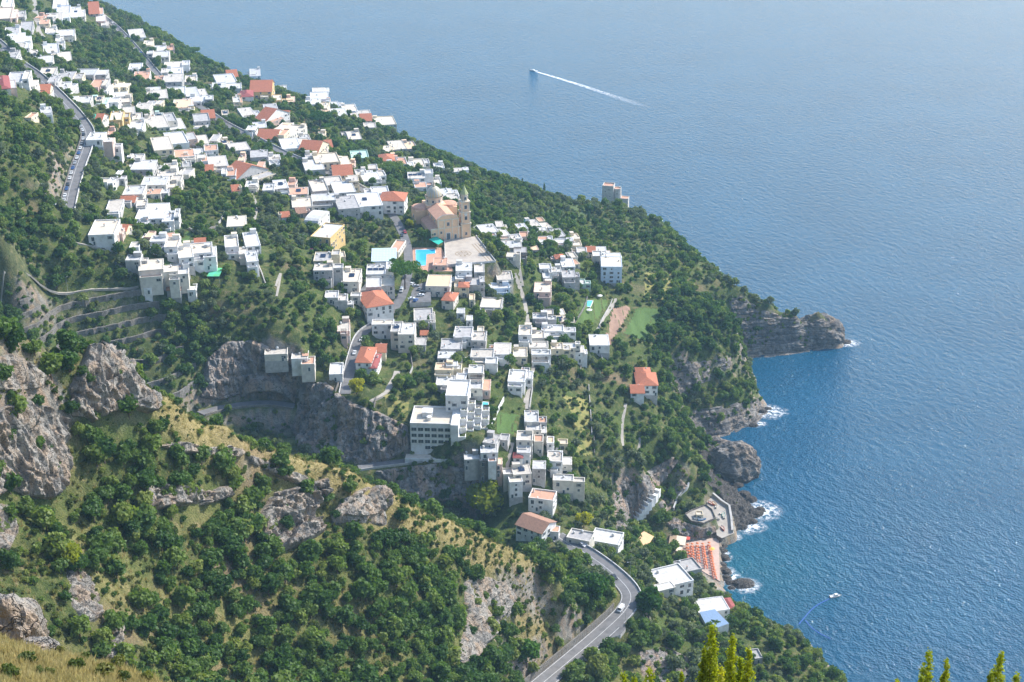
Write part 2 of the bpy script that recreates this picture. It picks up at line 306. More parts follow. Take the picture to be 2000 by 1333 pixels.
G_STOPS = {'tree': [(.06,(.050,.105,.026)),(.38,(.100,.175,.040)),(.66,(.17,.235,.055)),(.92,(.27,.29,.08))],
           'olive': [(.15,(.10,.13,.078)),(.55,(.15,.185,.105)),(.9,(.21,.24,.13))],
           'oak': [(.08,(.034,.080,.022)),(.45,(.068,.135,.034)),(.75,(.115,.18,.045)),(.95,(.17,.21,.055))],
           'pine': [(.15,(.040,.105,.018)),(.6,(.075,.165,.024)),(.9,(.12,.21,.035))],
           'lime': [(.1,(.17,.22,.018)),(.6,(.29,.32,.024)),(.9,(.42,.39,.035))],
           'scrub': [(.1,(.055,.085,.026)),(.45,(.10,.135,.036)),(.7,(.16,.175,.048)),(.95,(.24,.205,.085))],
           'dry': [(.1,(.26,.22,.09)),(.5,(.42,.35,.16)),(.9,(.54,.46,.25))], 'flower': [(.1,(.22,.05,.16)),(.9,(.38,.10,.28))]}
LEAF = {k: leaf_mat('leaves_'+k, s, .6 if k in ('lime', 'dry') else .45) for k, s in G_STOPS.items()}

# ------------------------------------------------------------------ object helpers
def tag(o, label=None, cat=None, group=None, kind=None):
    if label: o['label'] = label
    if cat: o['category'] = cat
    if group: o['group'] = group
    if kind: o['kind'] = kind
    return o
def link(o, parent=None):
    COL.objects.link(o)
    if parent is not None: o.parent = parent
    return o
def empty(name, loc=(0, 0, 0), rz=0.0):
    o = bpy.data.objects.new(name, None); o.empty_display_size = .5; COL.objects.link(o); o.location = [float(x) for x in loc]; o.rotation_euler = (0, 0, rz); return o
def bigmesh(name, V, Q, mats, midx=None, smooth=False):
    """mesh from numpy vertices and an (n, 3 or 4) face array"""
    me = bpy.data.meshes.new(name); V = np.asarray(V, np.float32); Q = np.asarray(Q, np.int32); k = Q.shape[1]
    me.vertices.add(len(V)); me.vertices.foreach_set('co', V.ravel()); me.loops.add(Q.size); me.loops.foreach_set('vertex_index', Q.ravel())
    me.polygons.add(len(Q)); me.polygons.foreach_set('loop_start', np.arange(0, Q.size, k, dtype=np.int32))
    for m in (mats if isinstance(mats, (list, tuple)) else [mats]): me.materials.append(m)
    if midx is not None: me.polygons.foreach_set('material_index', np.asarray(midx, np.int32))
    me.update(calc_edges=True); me.validate()
    me.polygons.foreach_set('use_smooth', np.full(len(me.polygons), smooth)); return me
class MB:
    """collects faces, then becomes one mesh object"""
    def __init__(s): s.v = []; s.f = []; s.m = []
    def face(s, pts, m=0):
        n = len(s.v); s.v += [tuple(float(c) for c in p) for p in pts]; s.f.append(tuple(range(n, n+len(pts)))); s.m.append(m)
    def box(s, x0, x1, y0, y1, z0, z1, m=0, top=None, bottom=True, T=None):
        c = [(x0,y0,z0),(x1,y0,z0),(x1,y1,z0),(x0,y1,z0),(x0,y0,z1),(x1,y0,z1),(x1,y1,z1),(x0,y1,z1)]
        if T is not None: c = [tuple(T@Vector(p)) for p in c]
        n = len(s.v); s.v += c
        fs = [(0,1,5,4),(1,2,6,5),(2,3,7,6),(3,0,4,7),(4,5,6,7)]+([(3,2,1,0)] if bottom else [])
        for k, f in enumerate(fs): s.f.append(tuple(n+i for i in f)); s.m.append(top if (k == 4 and top is not None) else m)
    def prism(s, ring, z0, z1, m=0, top=None, r1=1.0):
        n = len(ring); cx = sum(p[0] for p in ring)/n; cy = sum(p[1] for p in ring)/n; b = len(s.v)
        s.v += [(float(x), float(y), float(z0)) for x, y in ring]+[(float(cx+(x-cx)*r1), float(cy+(y-cy)*r1), float(z1)) for x, y in ring]
        for i in range(n): s.f.append((b+i, b+(i+1) % n, b+n+(i+1) % n, b+n+i)); s.m.append(m)
        s.f.append(tuple(b+n+i for i in range(n))); s.m.append(m if top is None else top)
    def cyl(s, cx, cy, z0, z1, r0, r1=None, n=10, m=0, top=None):
        r1 = r0 if r1 is None else r1
        s.prism([(cx+r0*math.cos(2*math.pi*i/n), cy+r0*math.sin(2*math.pi*i/n)) for i in range(n)], z0, z1, m, top, r1/max(r0, 1e-6))
    def lathe(s, prof, n=16, m=0, cx=0, cy=0, a0=0, a1=2*math.pi):
        b = len(s.v); full = abs(a1-a0-2*math.pi) < 1e-6; k = n if full else n+1
        for r, z in prof: s.v += [(cx+r*math.cos(a0+(a1-a0)*i/n), cy+r*math.sin(a0+(a1-a0)*i/n), z) for i in range(k)]
        for j in range(len(prof)-1):
            for i in range(n):
                i2 = (i+1) % k; s.f.append((b+j*k+i, b+j*k+i2, b+(j+1)*k+i2, b+(j+1)*k+i)); s.m.append(m)
    def tube(s, a, c, r0, r1=None, n=6, m=0):
        a = Vector(a); c = Vector(c); r1 = r0 if r1 is None else r1; d = (c-a); q = d.to_track_quat('Z', 'Y'); b = len(s.v)
        for p, r in ((a, r0), (c, r1)): s.v += [tuple(p+q@Vector((r*math.cos(2*math.pi*i/n), r*math.sin(2*math.pi*i/n), 0))) for i in range(n)]
        for i in range(n): s.f.append((b+i, b+(i+1) % n, b+n+(i+1) % n, b+n+i)); s.m.append(m)
        s.f.append(tuple(b+n+i for i in range(n))); s.m.append(m)
    def mesh(s, name, mats, smooth=False):
        me = bpy.data.meshes.new(name); me.from_pydata(s.v, [], s.f)
        for m in (mats if isinstance(mats, (list, tuple)) else [mats]): me.materials.append(m)
        me.polygons.foreach_set('material_index', s.m)
        if smooth: me.polygons.foreach_set('use_smooth', [True]*len(me.polygons))
        me.update(); return me
    def build(s, name, mats, parent=None, smooth=False, loc=None, rz=0):
        o = link(bpy.data.objects.new(name, s.mesh(name, mats, smooth)), parent)
        if loc is not None: o.location = loc; o.rotation_euler = (0, 0, rz)
        return o
def inst(name, me, parent=None, loc=(0, 0, 0), rz=0.0, sc=None):
    o = link(bpy.data.objects.new(name, me), parent); o.location = [float(x) for x in loc]; o.rotation_euler = (0, 0, rz)
    if sc is not None: o.scale = (sc, sc, sc) if isinstance(sc, (int, float)) else sc
    return o

# ------------------------------------------------------------------ roads cut into the slope
def road_line(px, n=8): return catmull([P(u, v, z) for u, v, z in px], n)
ROADS = {'up': (road_line(ROAD_UP), 8.0), 'mid': (road_line(ROAD_MID), 5.6), 'low': (road_line(ROAD_LOW), 5.6), 'cave': (road_line(ROAD_CAVE), 6.5), 'gorge': (road_line(ROAD_GORGE), 5.5), 'cove': (road_line(ROAD_COVE), 9.0)}
OCC = np.zeros(GZ.shape, bool)                     # built-over ground: no plants
def carve(line, half, blend=5.0, dz=-.25, occ=True):
    lo = line[:, :2].min(0)-half-blend; hi_ = line[:, :2].max(0)+half+blend
    i0, i1 = [int(np.clip((a-GX0)/GS, 0, len(gx)-1)) for a in (lo[0], hi_[0])]; j0, j1 = [int(np.clip((a-GY0)/GS, 0, len(gy)-1)) for a in (lo[1], hi_[1])]
    X = MX[j0:j1+1, i0:i1+1]; Y = MY[j0:j1+1, i0:i1+1]; best = np.full(X.shape, 1e9); zz = np.zeros(X.shape)
    for a, b in zip(line[:-1], line[1:]):
        d = b[:2]-a[:2]; L = max(d@d, 1e-9); t = np.clip(((X-a[0])*d[0]+(Y-a[1])*d[1])/L, 0, 1)
        r = np.hypot(X-a[0]-t*d[0], Y-a[1]-t*d[1]); k = r < best; best = np.where(k, r, best); zz = np.where(k, a[2]+t*(b[2]-a[2]), zz)
    w = np.clip((half+blend-best)/blend, 0, 1); w = w*w*(3-2*w)
    GZ[j0:j1+1, i0:i1+1] = GZ[j0:j1+1, i0:i1+1]*(1-w)+(zz+dz)*w
    if occ: OCC[j0:j1+1, i0:i1+1] |= best < half+.8
for k, (ln, w) in ROADS.items(): carve(ln, w/2+1.2, 4.0)
def occ_disc(x, y, r):
    i0, i1 = int((x-r-GX0)/GS), int((x+r-GX0)/GS)+1; j0, j1 = int((y-r-GY0)/GS), int((y+r-GY0)/GS)+1
    i0, j0 = max(i0, 0), max(j0, 0)
    OCC[j0:j1+1, i0:i1+1] |= np.hypot(MX[j0:j1+1, i0:i1+1]-x, MY[j0:j1+1, i0:i1+1]-y) < r
def in_poly(x, y, poly):
    x = np.asarray(x); y = np.asarray(y); c = np.zeros(x.shape, bool); n = len(poly)
    for i in range(n):
        x0, y0 = poly[i][:2]; x1, y1 = poly[(i+1) % n][:2]
        if y0 == y1: continue
        k = ((y0 > y) != (y1 > y)) & (x < (x1-x0)*(y-y0)/(y1-y0)+x0); c ^= k
    return c
def zone(px):
    """outline given in the photo -> outline on the ground"""
    a = np.array(px, float); return hit(a[:, 0], a[:, 1])[:, :2]
# ------------------------------------------------------------------ pads: level ground for piazza, pools, beach
def pad(px, z, blend=3.0):
    w = np.array([P(u, v, z) for u, v in px]); c = w.mean(0)
    m = in_poly(MX, MY, w); cl = np.vstack([w, w[:1]])
    save = OCC.copy(); carve(np.c_[cl[:, :2], np.full(len(cl), z)], 1.0, blend, -.3); GZ[m] = z-.3; OCC[m] = True
    return w
PIAZZA = pad([(868,470),(930,462),(968,512),(918,516),(870,520)], 109.0)
POOLDECK = pad([(806,484),(862,484),(886,530),(806,530)], 108.0)
QUAY = pad([(1384,996),(1380,980),(1394,968),(1426,996),(1434,1042),(1410,1052),(1400,1046),(1396,1022)], 4.5, 2.0)
BASTION = pad([(1338,1006),(1352,998),(1378,988),(1391,998),(1397,1014),(1374,1024),(1350,1020)], 10.0, 1.5)
BEACH = pad([(1335,1062),(1390,1052),(1404,1052),(1406,1136),(1378,1120),(1322,1082)], 2.2, 2.0)
# fields: (name, outline in the photo, colours, label)
FIELDS = [('lawn', [(1124,612),(1140,582),(1172,582),(1196,588),(1170,640),(1118,640)], 'lawn', 'mown villa lawn with a small pool'),
          ('field', [(1240,602),(1292,600),(1284,640),(1262,672),(1216,650)], 'crop', ''), ('field', [(1196,600),(1236,596),(1210,650),(1190,682),(1178,676)], 'soil', ''),
          ('field', [(1258,532),(1326,534),(1328,572),(1292,590),(1256,584)], 'hay', ''), ('field', [(1264,640),(1300,636),(1308,660),(1284,672)], 'straw', ''),
          ('field', [(1048,386),(1130,388),(1150,420),(1112,440),(1060,422)], 'meadow', ''), ('field', [(1096,770),(1152,780),(1158,840),(1132,852)], 'hay', ''), ('field', [(1110,860),(1160,850),(1162,890),(1130,894)], 'hay', ''),
          ('field', [(970,806),(1016,808),(1008,852),(966,848)], 'crop', ''), ('field', [(338,442),(360,446),(346,474),(336,468)], 'crop', ''), ('field', [(362,450),(380,456),(362,482),(348,480)], 'crop', ''), ('field', [(744,770),(800,772),(802,836),(756,820)], 'hay', ''),
          ('field', [(932,384),(976,388),(974,402),(936,400)], 'straw', ''), ('field', [(320,508),(344,504),(340,528),(322,530)], 'crop', ''), ('field', [(985,480),(1000,492),(1020,530),(1004,520)], 'crop', '')]
_rg_ = [PD(u, v, D)[:2]+np.array([-1.5, 5]) for u, v, D in RIDGE if u > 260]
ZDRY = [np.vstack([_rg_, zone([(1030,1150),(960,1112),(900,1082),(830,1056),(760,1022),(690,990),(600,950),(560,938),(450,902),(360,860),(310,838)])]), zone([(1010,1110),(1050,1140),(1080,1200),(1060,1260),(1010,1240),(1000,1160)]), zone([(520,190),(620,250),(700,300),(640,280)])]
TERR = zone([(-30,598),(140,574),(275,566),(330,600),(352,660),(400,752),(380,785),(290,790),(200,730),(100,700),(-30,650)])
TSTEP = 6.0
_m = in_poly(MX, MY, TERR).astype(float)
for _ in range(3): _m = (_m+np.roll(_m, 1, 0)+np.roll(_m, -1, 0)+np.roll(_m, 1, 1)+np.roll(_m, -1, 1))/5
_q = GZ/TSTEP; _fr = _q-np.floor(_q); GZ += ((np.floor(_q)+np.clip((_fr-.55)/.4, 0, 1)+.12)*TSTEP-GZ)*_m*.92
# ------------------------------------------------------------------ ground sheet
def tri_grid(nx, ny):
    i = np.arange(ny-1)[:, None]*nx+np.arange(nx-1)[None, :]; return np.stack([i, i+1, i+1+nx, i+nx], -1).reshape(-1, 4)
V = np.stack([MX, MY, GZ], -1).reshape(-1, 3); Q = tri_grid(len(gx), len(gy))
keep = (V[Q][:, :, 2].max(1) > -4); Q = Q[keep]; used = np.zeros(len(V), bool); used[Q.ravel()] = True; remap = np.cumsum(used)-1
def ground_mat():
    m, nt, b = _new('hillside_ground'); b.inputs['Roughness'].default_value = .95; b.inputs['Specular IOR Level'].default_value = .1
    at = _n(nt, 'ShaderNodeAttribute', attribute_name='zone'); sx = _n(nt, 'ShaderNodeSeparateColor'); nt.links.new(at.outputs['Color'], sx.inputs[0])
    n1 = _noise(nt, .035, 5, .6); n2 = _noise(nt, .3, 5, .65); n3 = _noise(nt, 1.6, 4, .7); n4 = _noise(nt, .5, 4, .6, stretch=(.5, .5, .1))
    a = _ramp(nt, n2, [(.3,(.04,.06,.022)),(.46,(.075,.10,.03)),(.58,(.13,.14,.05)),(.72,(.25,.19,.11))])
    a = _mix(nt, _ramp(nt, n1, [(.45,(0,0,0)),(.62,(.6,.6,.6))]), a, (.11,.155,.04))
    dry = _ramp(nt, n2, [(.3,(.13,.13,.045)),(.46,(.28,.23,.095)),(.7,(.42,.34,.17))])
    a = _mix(nt, sx.outputs[0], a, dry)
    soil = _ramp(nt, n3, [(.3,(.20,.13,.085)),(.7,(.33,.24,.16))]); a = _mix(nt, sx.outputs[2], a, soil)
    rk = _ramp(nt, n2, [(.3,(.13,.12,.11)),(.5,(.28,.26,.23)),(.68,(.42,.37,.31))]); rk = _mix(nt, _ramp(nt, n4, [(.45,(0,0,0)),(.6,(.8,.8,.8))]), rk, (.37,.26,.18))
    a = _mix(nt, sx.outputs[1], a, rk)
    a = _mix(nt, _math(nt, 'MULTIPLY', n3, .5), a, (.03,.045,.015), 'MULTIPLY') if False else a
    n5 = _noise(nt, 2.2, 5, .75); sp = _ramp(nt, n5, [(.34, (.35,.38,.32)), (.5, (.95,.95,.95)), (.68, (1.25,1.2,1.1))]); a = _mix(nt, 1.0, a, sp, 'MULTIPLY')
    nt.links.new(a, b.inputs['Base Color']); _bump(nt, _math(nt, 'ADD', n3, n2), b, 1.0, .8); return m
gz_y, gz_x = np.gradient(GZ, GS); slope = np.hypot(gz_x, gz_y)
Zc = np.zeros(GZ.shape+(4,), np.float32); Zc[..., 3] = 1
for z in ZDRY: Zc[..., 0][in_poly(MX, MY, z)] = 1
def blur(A, k=2):
    for _ in range(k):
        A = (A+np.roll(A, 1, 0)+np.roll(A, -1, 0)+np.roll(A, 1, 1)+np.roll(A, -1, 1))/5
    return A
_hill = ((MY < 560+MX*.35) & (MX < 60)).astype(np.float32)
Zc[..., 0] = np.clip(blur(Zc[..., 0], 5)*1.2+_hill*.4*np.clip(fbm(MX/14, MY/14, o=3, s=9)*2+.5, 0, 1), 0, 1)
Zc[..., 1] = np.clip((slope-1.7-_hill*.9)/.6+fbm(MX/9, MY/9, o=3, s=5)*.7, 0, 1)
Zc[..., 2] = np.clip(fbm(MX/18, MY/18, o=3, s=21)*1.8-.55, 0, .8)*(1-Zc[..., 1])
_tm = in_poly(MX, MY, TERR); Zc[..., 1][_tm] = np.clip((slope[_tm]-1.5)/.5, 0, .8); Zc[..., 2][_tm] *= .5; _gm = in_poly(MX, MY, zone([(-90,400),(60,418),(130,428),(190,470),(250,540),(256,560),(120,568),(-90,600)])); Zc[..., 1][_gm] *= .15; Zc[..., 2][_gm] *= .3; Zc[..., 0][_tm] *= .5
low = np.clip((7-GZ)/4, 0, 1); Zc[..., 1] = np.maximum(Zc[..., 1], low)
me = bigmesh('hillside', V[used], remap[Q], ground_mat(), smooth=True)
ca = me.attributes.new('zone', 'FLOAT_COLOR', 'POINT'); ca.data.foreach_set('color', Zc.reshape(-1, 4)[used].ravel())
tag(link(bpy.data.objects.new('hillside_terrain', me)), kind='structure')
# coarse ground below the viewpoint (out of the frame, up to the fine sheet)
nxx = np.arange(-780, 441, 10.0); nyy = np.arange(-120, 292, 10.0); NX, NY = np.meshgrid(nxx, nyy); NZ = rbf_eval(NX.ravel(), NY.ravel()).reshape(NX.shape)
NZ = np.minimum(NZ, 474.0); NZ[-2:] -= 0.6
me = bigmesh('near_mountainside', np.stack([NX, NY, NZ], -1).reshape(-1, 3), tri_grid(len(nxx), len(nyy)), MATS.get('x') or bpy.data.materials['hillside_ground'], smooth=True)
ca = me.attributes.new('zone', 'FLOAT_COLOR', 'POINT'); ca.data.foreach_set('color', np.tile(np.array([.6, .1, 0, 1], np.float32), len(me.vertices)))
tag(link(bpy.data.objects.new('mountainside_terrain', me)), kind='structure')

# ------------------------------------------------------------------ sea
def sea_mat():
    m, nt, b = _new('sea_water')
    b.inputs['Base Color'].default_value = (.004, .05, .085, 1); b.inputs['Roughness'].default_value = .07; b.inputs['IOR'].default_value = 1.333; b.inputs['Specular IOR Level'].default_value = .28
    tc = _n(nt, 'ShaderNodeTexCoord', name='TC')
    mr = _n(nt, 'ShaderNodeMapping'); mr.inputs['Rotation'].default_value = (0, 0, R(57)); nt.links.new(tc.outputs['Object'], mr.inputs[0])
    mp = _n(nt, 'ShaderNodeMapping'); mp.inputs['Scale'].default_value = (.75, 1.1, 1); nt.links.new(mr.outputs[0], mp.inputs[0])
    w1 = _n(nt, 'ShaderNodeTexNoise', i_Scale=.2, i_Detail=3.0, i_Roughness=.55, i_Distortion=.3); w2 = _n(nt, 'ShaderNodeTexNoise', i_Scale=.75, i_Detail=2.0, i_Roughness=.6); w3 = _n(nt, 'ShaderNodeTexNoise', i_Scale=.012, i_Detail=3.0)
    nt.links.new(mp.outputs[0], w1.inputs['Vector']); nt.links.new(tc.outputs['Object'], w2.inputs['Vector'])
    nt.links.new(tc.outputs['Object'], w3.inputs['Vector'])
    h = _math(nt, 'ADD', _math(nt, 'MULTIPLY', w1.outputs['Fac'], 1.35), _math(nt, 'MULTIPLY', w2.outputs['Fac'], .78))
    bp = _n(nt, 'ShaderNodeBump', i_Strength=1.0, i_Distance=1.0); nt.links.new(h, bp.inputs['Height']); nt.links.new(bp.outputs[0], b.inputs['Normal'])
    col = _ramp(nt, w3.outputs['Fac'], [(.3, (.004,.062,.124)), (.7, (.007,.078,.150))])
    # pale sand under the shallows by the beach
    sh = _n(nt, 'ShaderNodeVectorMath', operation='DISTANCE'); nt.links.new(tc.outputs['Object'], sh.inputs[0]); sh.inputs[1].default_value = tuple(P(1425, 1100, 0))
    f = _ramp(nt, _math(nt, 'DIVIDE', sh.outputs['Value'], 75.0), [(.1, (.4,.4,.4)), (1, (0,0,0))]); col = _mix(nt, f, col, (.012,.13,.15))
    nt.links.new(col, b.inputs['Base Color']); return m
SEA = 5200.0
mb = MB(); mb.face([(-SEA+400, -1200, 0), (SEA-400, -1200, 0), (SEA-400, SEA, 0), (-SEA+400, SEA, 0)])
tag(mb.build('sea_water', sea_mat()), kind='structure')
mb = MB(); mb.box(-SEA-200, SEA+200, -1500, SEA+200, -22, 480)
hz, nt, b = _new('haze_air'); nt.nodes.remove(b)
pv = _n(nt, 'ShaderNodeVolumePrincipled'); pv.inputs['Color'].default_value = (.42, .73, 1.0, 1); pv.inputs['Density'].default_value = .000085; pv.inputs['Anisotropy'].default_value = .1
nt.links.new(pv.outputs[0], nt.nodes['Material Output'].inputs['Volume'])
HAZE = tag(mb.build('haze', hz), kind='stuff')
# ------------------------------------------------------------------ roads: carriageway, edge walls, markings
def offset_line(line, off):
    d = np.gradient(line[:, :2], axis=0); d /= np.linalg.norm(d, axis=1, keepdims=True)+1e-9
    q = line.copy(); q[:, 0] += -d[:, 1]*off; q[:, 1] += d[:, 0]*off; return q
def ribbon(name, line, w, mat_, dz=0.05, skirt=0.0, off=0.0, kind='structure', parent=None):
    a = offset_line(line, off+w/2); b = offset_line(line, off-w/2); n = len(line); a[:, 2] += dz; b[:, 2] += dz
    rows = [a, b]
    if skirt:
        a2 = a.copy(); a2[:, 2] -= skirt; b2 = b.copy(); b2[:, 2] -= skirt; rows = [a2, a, b, b2]
    k = len(rows); V = np.stack(rows, 1).reshape(-1, 3); Q = [(i*k+j, i*k+j+1, (i+1)*k+j+1, (i+1)*k+j) for i in range(n-1) for j in range(k-1)]
    o = link(bpy.data.objects.new(name, bigmesh(name, V, Q, mat_)), parent)
    if kind and parent is None: o['kind'] = kind
    return o
def wall_along(name, line, off, h, t, mat_, label=None, cat='wall', group=None, down=2.0, parent=None):
    """a free-standing wall following a line: real thickness, coping on top"""
    a = offset_line(line, off+t/2); b = offset_line(line, off-t/2); n = len(line)
    a0, b0 = a.copy(), b.copy(); a0[:, 2] -= down; b0[:, 2] -= down; a1, b1 = a.copy(), b.copy(); a1[:, 2] += h; b1[:, 2] += h
    V = np.stack([a0, a1, b1, b0], 1).reshape(-1, 3); Q = [(i*4+j, i*4+j+1, (i+1)*4+j+1, (i+1)*4+j) for i in range(n-1) for j in range(3)]+[(0, 3, 2, 1), ((n-1)*4, (n-1)*4+1, (n-1)*4+2, (n-1)*4+3)]
    o = link(bpy.data.objects.new(name, bigmesh(name, V, Q, mat_)), parent)
    if parent is None: tag(o, label, cat, group)
    return o
WHITEW = plain('painted_parapet', (.62,.61,.59), (.44,.42,.40), .9, .5)
for k, nm in (('up', 'upper_road'), ('mid', 'town_road'), ('low', 'town_road'), ('cave', 'cliff_road'), ('gorge', 'cliff_road'), ('cove', 'coast_road')):
    ln, w = ROADS[k]; r_ = ribbon(nm, ln, w, ASPHALT, .06 if k != 'low' else .075, 2.5)
L_up, L_mid, L_low, L_cave, L_gorge, L_cove = [ROADS[k][0] for k in ('up', 'mid', 'low', 'cave', 'gorge', 'cove')]
wall_along('road_parapet', L_up, 4.25, .95, .4, WHITEW, 'pale parapet on the seaward edge of the upper road')
wall_along('retaining_wall', L_up[40:], -4.3, 1.5, .5, STONEW, 'low stone wall behind the cars parked on the upper road', down=1)
wall_along('road_parapet', L_mid[:30], 3.1, 1.0, .35, WHITEW, 'long pale parapet of the straight town road at the far end', down=3)
wall_along('retaining_wall', L_mid[:28], -3.1, 1.6, .4, CONCRETE, 'grey retaining wall inland of the straight road at the far end')
wall_along('road_parapet', L_mid[34:78], 3.1, 1.0, .35, WHITEW, 'pale parapet of the town road running down to the church', down=3)
wall_along('road_parapet', L_low, -3.1, .9, .35, WHITEW, 'pale parapet of the road above the gorge cliffs', down=3)
wall_along('retaining_wall', L_cave, -3.55, .9, .5, STONEW, 'tall grey stone retaining wall holding the road below the cave', down=13)
wall_along('road_parapet', L_gorge, -3.05, .9, .4, CONCRETE, 'curved concrete parapet of the road below the white hotel', down=7)
wall_along('road_parapet', L_cove[6:46], 4.8, .95, .4, WHITEW, 'pale parapet along the seaward edge of the coast road', down=3)
wall_along('retaining_wall', L_cove[48:], -5.0, 3.2, .5, STONEW, 'stone retaining wall on the hill side of the coast road', down=1)
# centre and edge lines
def markings(road, ln, offs, w=.14):
    for o_ in offs: m = ribbon('road_marking', ln, w, PAINT, .075, 0, o_)
markings('cove', L_cove, (0.0, 4.0, -4.0), .15); markings('up', L_up, (-1.2,), .14)
# layby with its bastion under the parked cars by the cove road
def bastion(name, label, px, z, depth, mat_, cat='wall'):
    w = np.array([P(u, v, z) for u, v in px]); mb = MB(); mb.prism([(p[0], p[1]) for p in w], z-depth, z, 0, 1); o = mb.build(name, [mat_, ASPHALT]); return tag(o, label, cat)
bastion('layby_bastion', 'tall grey retaining bastion under the two cars parked beside the coast road', [(1176,1252),(1188,1238),(1216,1206),(1222,1228),(1212,1240)][::-1], 58.2, 14, CONCRETE)

# ------------------------------------------------------------------ rock faces: broken rock standing proud of the slope
ROCK_MASKS = []
def seg_dist(x, y, poly):
    d = np.full(x.shape, 1e9); n = len(poly)
    for i in range(n):
        ax, ay = poly[i]; bx, by = poly[(i+1) % n]; dx, dy = bx-ax, by-ay; t = np.clip(((x-ax)*dx+(y-ay)*dy)/(dx*dx+dy*dy+1e-9), 0, 1)
        d = np.minimum(d, np.hypot(x-ax-t*dx, y-ay-t*dy))
    return d
def rock_face(name, label, poly, mat_, amp=3.0, step=3.0, freq=.09, strata=0.0, flute=0.0, feather=14.0, push=.6, z_floor=None, kind=None, ledges=0.0):
    pa = np.array(poly, float); u = np.arange(pa[:, 0].min()-6, pa[:, 0].max()+6, step); v = np.arange(pa[:, 1].min()-6, pa[:, 1].max()+6, step)
    U, Vv = np.meshgrid(u, v); ins = in_poly(U, Vv, pa); ds = seg_dist(U, Vv, pa)
    h = hit(U.ravel(), Vv.ravel()).reshape(U.shape+(3,))
    e = .8; gxn = (hgt(h[..., 0]+3, h[..., 1])-hgt(h[..., 0]-3, h[..., 1]))/6; gyn = (hgt(h[..., 0], h[..., 1]+3)-hgt(h[..., 0], h[..., 1]-3))/6
    nn = np.stack([-gxn, -gyn, np.full(gxn.shape, e)], -1); nn /= np.linalg.norm(nn, axis=-1, keepdims=True)
    x, y, z = h[..., 0], h[..., 1], h[..., 2]
    r1 = 1-np.abs(fbm(x*freq, y*freq, z*freq*.8, o=5, s=31))*2.6
    r2 = np.clip(fbm(x*freq*.45, y*freq*.45, z*freq*.4, o=3, s=77), -1, 1)
    q = r1*.55+r2*.9
    if strata: q = q+strata*(fbm(x*.04, y*.04, z*.75+x*.03, o=4, s=4)*1.3)
    if flute: q = q+flute*(1-np.abs(fbm(x*.34, y*.34, z*.03, o=3, s=13))*2.4)
    if ledges:
        c = (z*.11+fbm(x*.02, y*.02, o=2, s=8)*1.2); q = q+ledges*(np.clip((c-np.floor(c))*2.4, 0, 1)-.6)
    tp = np.clip(ds/feather, 0, 1); tp = tp*tp*(3-2*tp)
    q = q+.22*fbm(x*freq*6, y*freq*6, z*freq*5, o=3, s=91)-.5*np.clip(.12-np.abs(fbm(x*freq*1.6, y*freq*1.6, z*freq*1.1, o=3, s=57)), 0, .12)/.12
    d = (q*amp*.6+push*.7)*tp-1.6*(1-tp)
    p = h+nn*d[..., None]
    if z_floor is not None: p[..., 2] = np.maximum(p[..., 2], z_floor)
    nx = len(u); Q = tri_grid(nx, len(v)); ok = ins.ravel()[Q].sum(1) >= 3
    F = p.reshape(-1, 3)[Q]; span = np.linalg.norm(F.max(1)-F.min(1), axis=1); med = np.median(span[ok]); ok &= span < med*7
    ok &= h.reshape(-1, 3)[Q][:, :, 2].min(1) > -.5
    G_ = ok.reshape(len(v)-1, nx-1); lab_ = np.zeros(G_.shape, int); best_ = (0, 0); cur = 0   # keep the one coherent face
    for a0, b0 in zip(*np.where(G_)):
        if lab_[a0, b0]: continue
        cur += 1; stk = [(a0, b0)]; lab_[a0, b0] = cur; cnt = 0
        while stk:
            a1, b1 = stk.pop(); cnt += 1
            for a2, b2 in ((a1+1, b1), (a1-1, b1), (a1, b1+1), (a1, b1-1)):
                if 0 <= a2 < G_.shape[0] and 0 <= b2 < G_.shape[1] and G_[a2, b2] and not lab_[a2, b2]: lab_[a2, b2] = cur; stk.append((a2, b2))
        best_ = max(best_, (cnt, cur))
    ok = (lab_ == best_[1]).ravel()
    Q = Q[ok]; us = np.zeros(len(p.reshape(-1, 3)), bool); us[Q.ravel()] = True; rm = np.cumsum(us)-1
    o = link(bpy.data.objects.new(name, bigmesh(name, p.reshape(-1, 3)[us], rm[Q][:, ::-1], mat_, smooth=False)))
    k = us.reshape(U.shape) & (tp > .6); ROCK_MASKS.append(p[k]); return tag(o, label, 'cliff')
RK = ROCKS
rock_face('sea_cliff', 'banded grey sea cliff of the pointed headland above the dark cove', [(1418,584),(1446,574),(1480,596),(1540,618),(1575,612),(1612,618),(1632,645),(1646,664),(1640,676),(1600,688),(1550,696),(1500,702),(1448,708),(1444,690),(1450,660),(1432,630)], RK['sea'], 2.6, 2.2, .08, strata=1.0, feather=6, z_floor=-1)
rock_face('sea_cliff', 'pale grey upper cliff face in the wooded cove wall behind the red roofed villa', [(1312,735),(1322,705),(1380,698),(1432,692),(1440,715),(1400,745),(1340,770),(1318,800)], RK['sea'], 2.6, 2.4, .1, strata=.4, flute=.3, feather=9)
rock_face('sea_cliff', 'low dark cliff of the second promontory with breaking waves at its foot', [(1338,800),(1400,790),(1450,780),(1480,770),(1500,796),(1508,804),(1482,830),(1440,850),(1400,862),(1352,868)], RK['sea'], 2.8, 2.4, .1, strata=.5, feather=7, z_floor=-1)
rock_face('sea_cliff', 'bare reddish cliff wedge above the white stepped restaurant', [(1236,945),(1262,918),(1318,882),(1330,900),(1310,930),(1284,960),(1262,990),(1236,1030),(1218,1020),(1240,985)], RK['gorge'], 2.2, 2.4, .12, flute=.5, feather=7)
rock_face('sea_cliff', 'rough rock bank inland of the stepped restaurant', [(1192,965),(1222,922),(1246,940),(1240,985),(1226,1040),(1200,1036)], RK['gorge'], 2.4, 2.2, .13, flute=.6, feather=7)
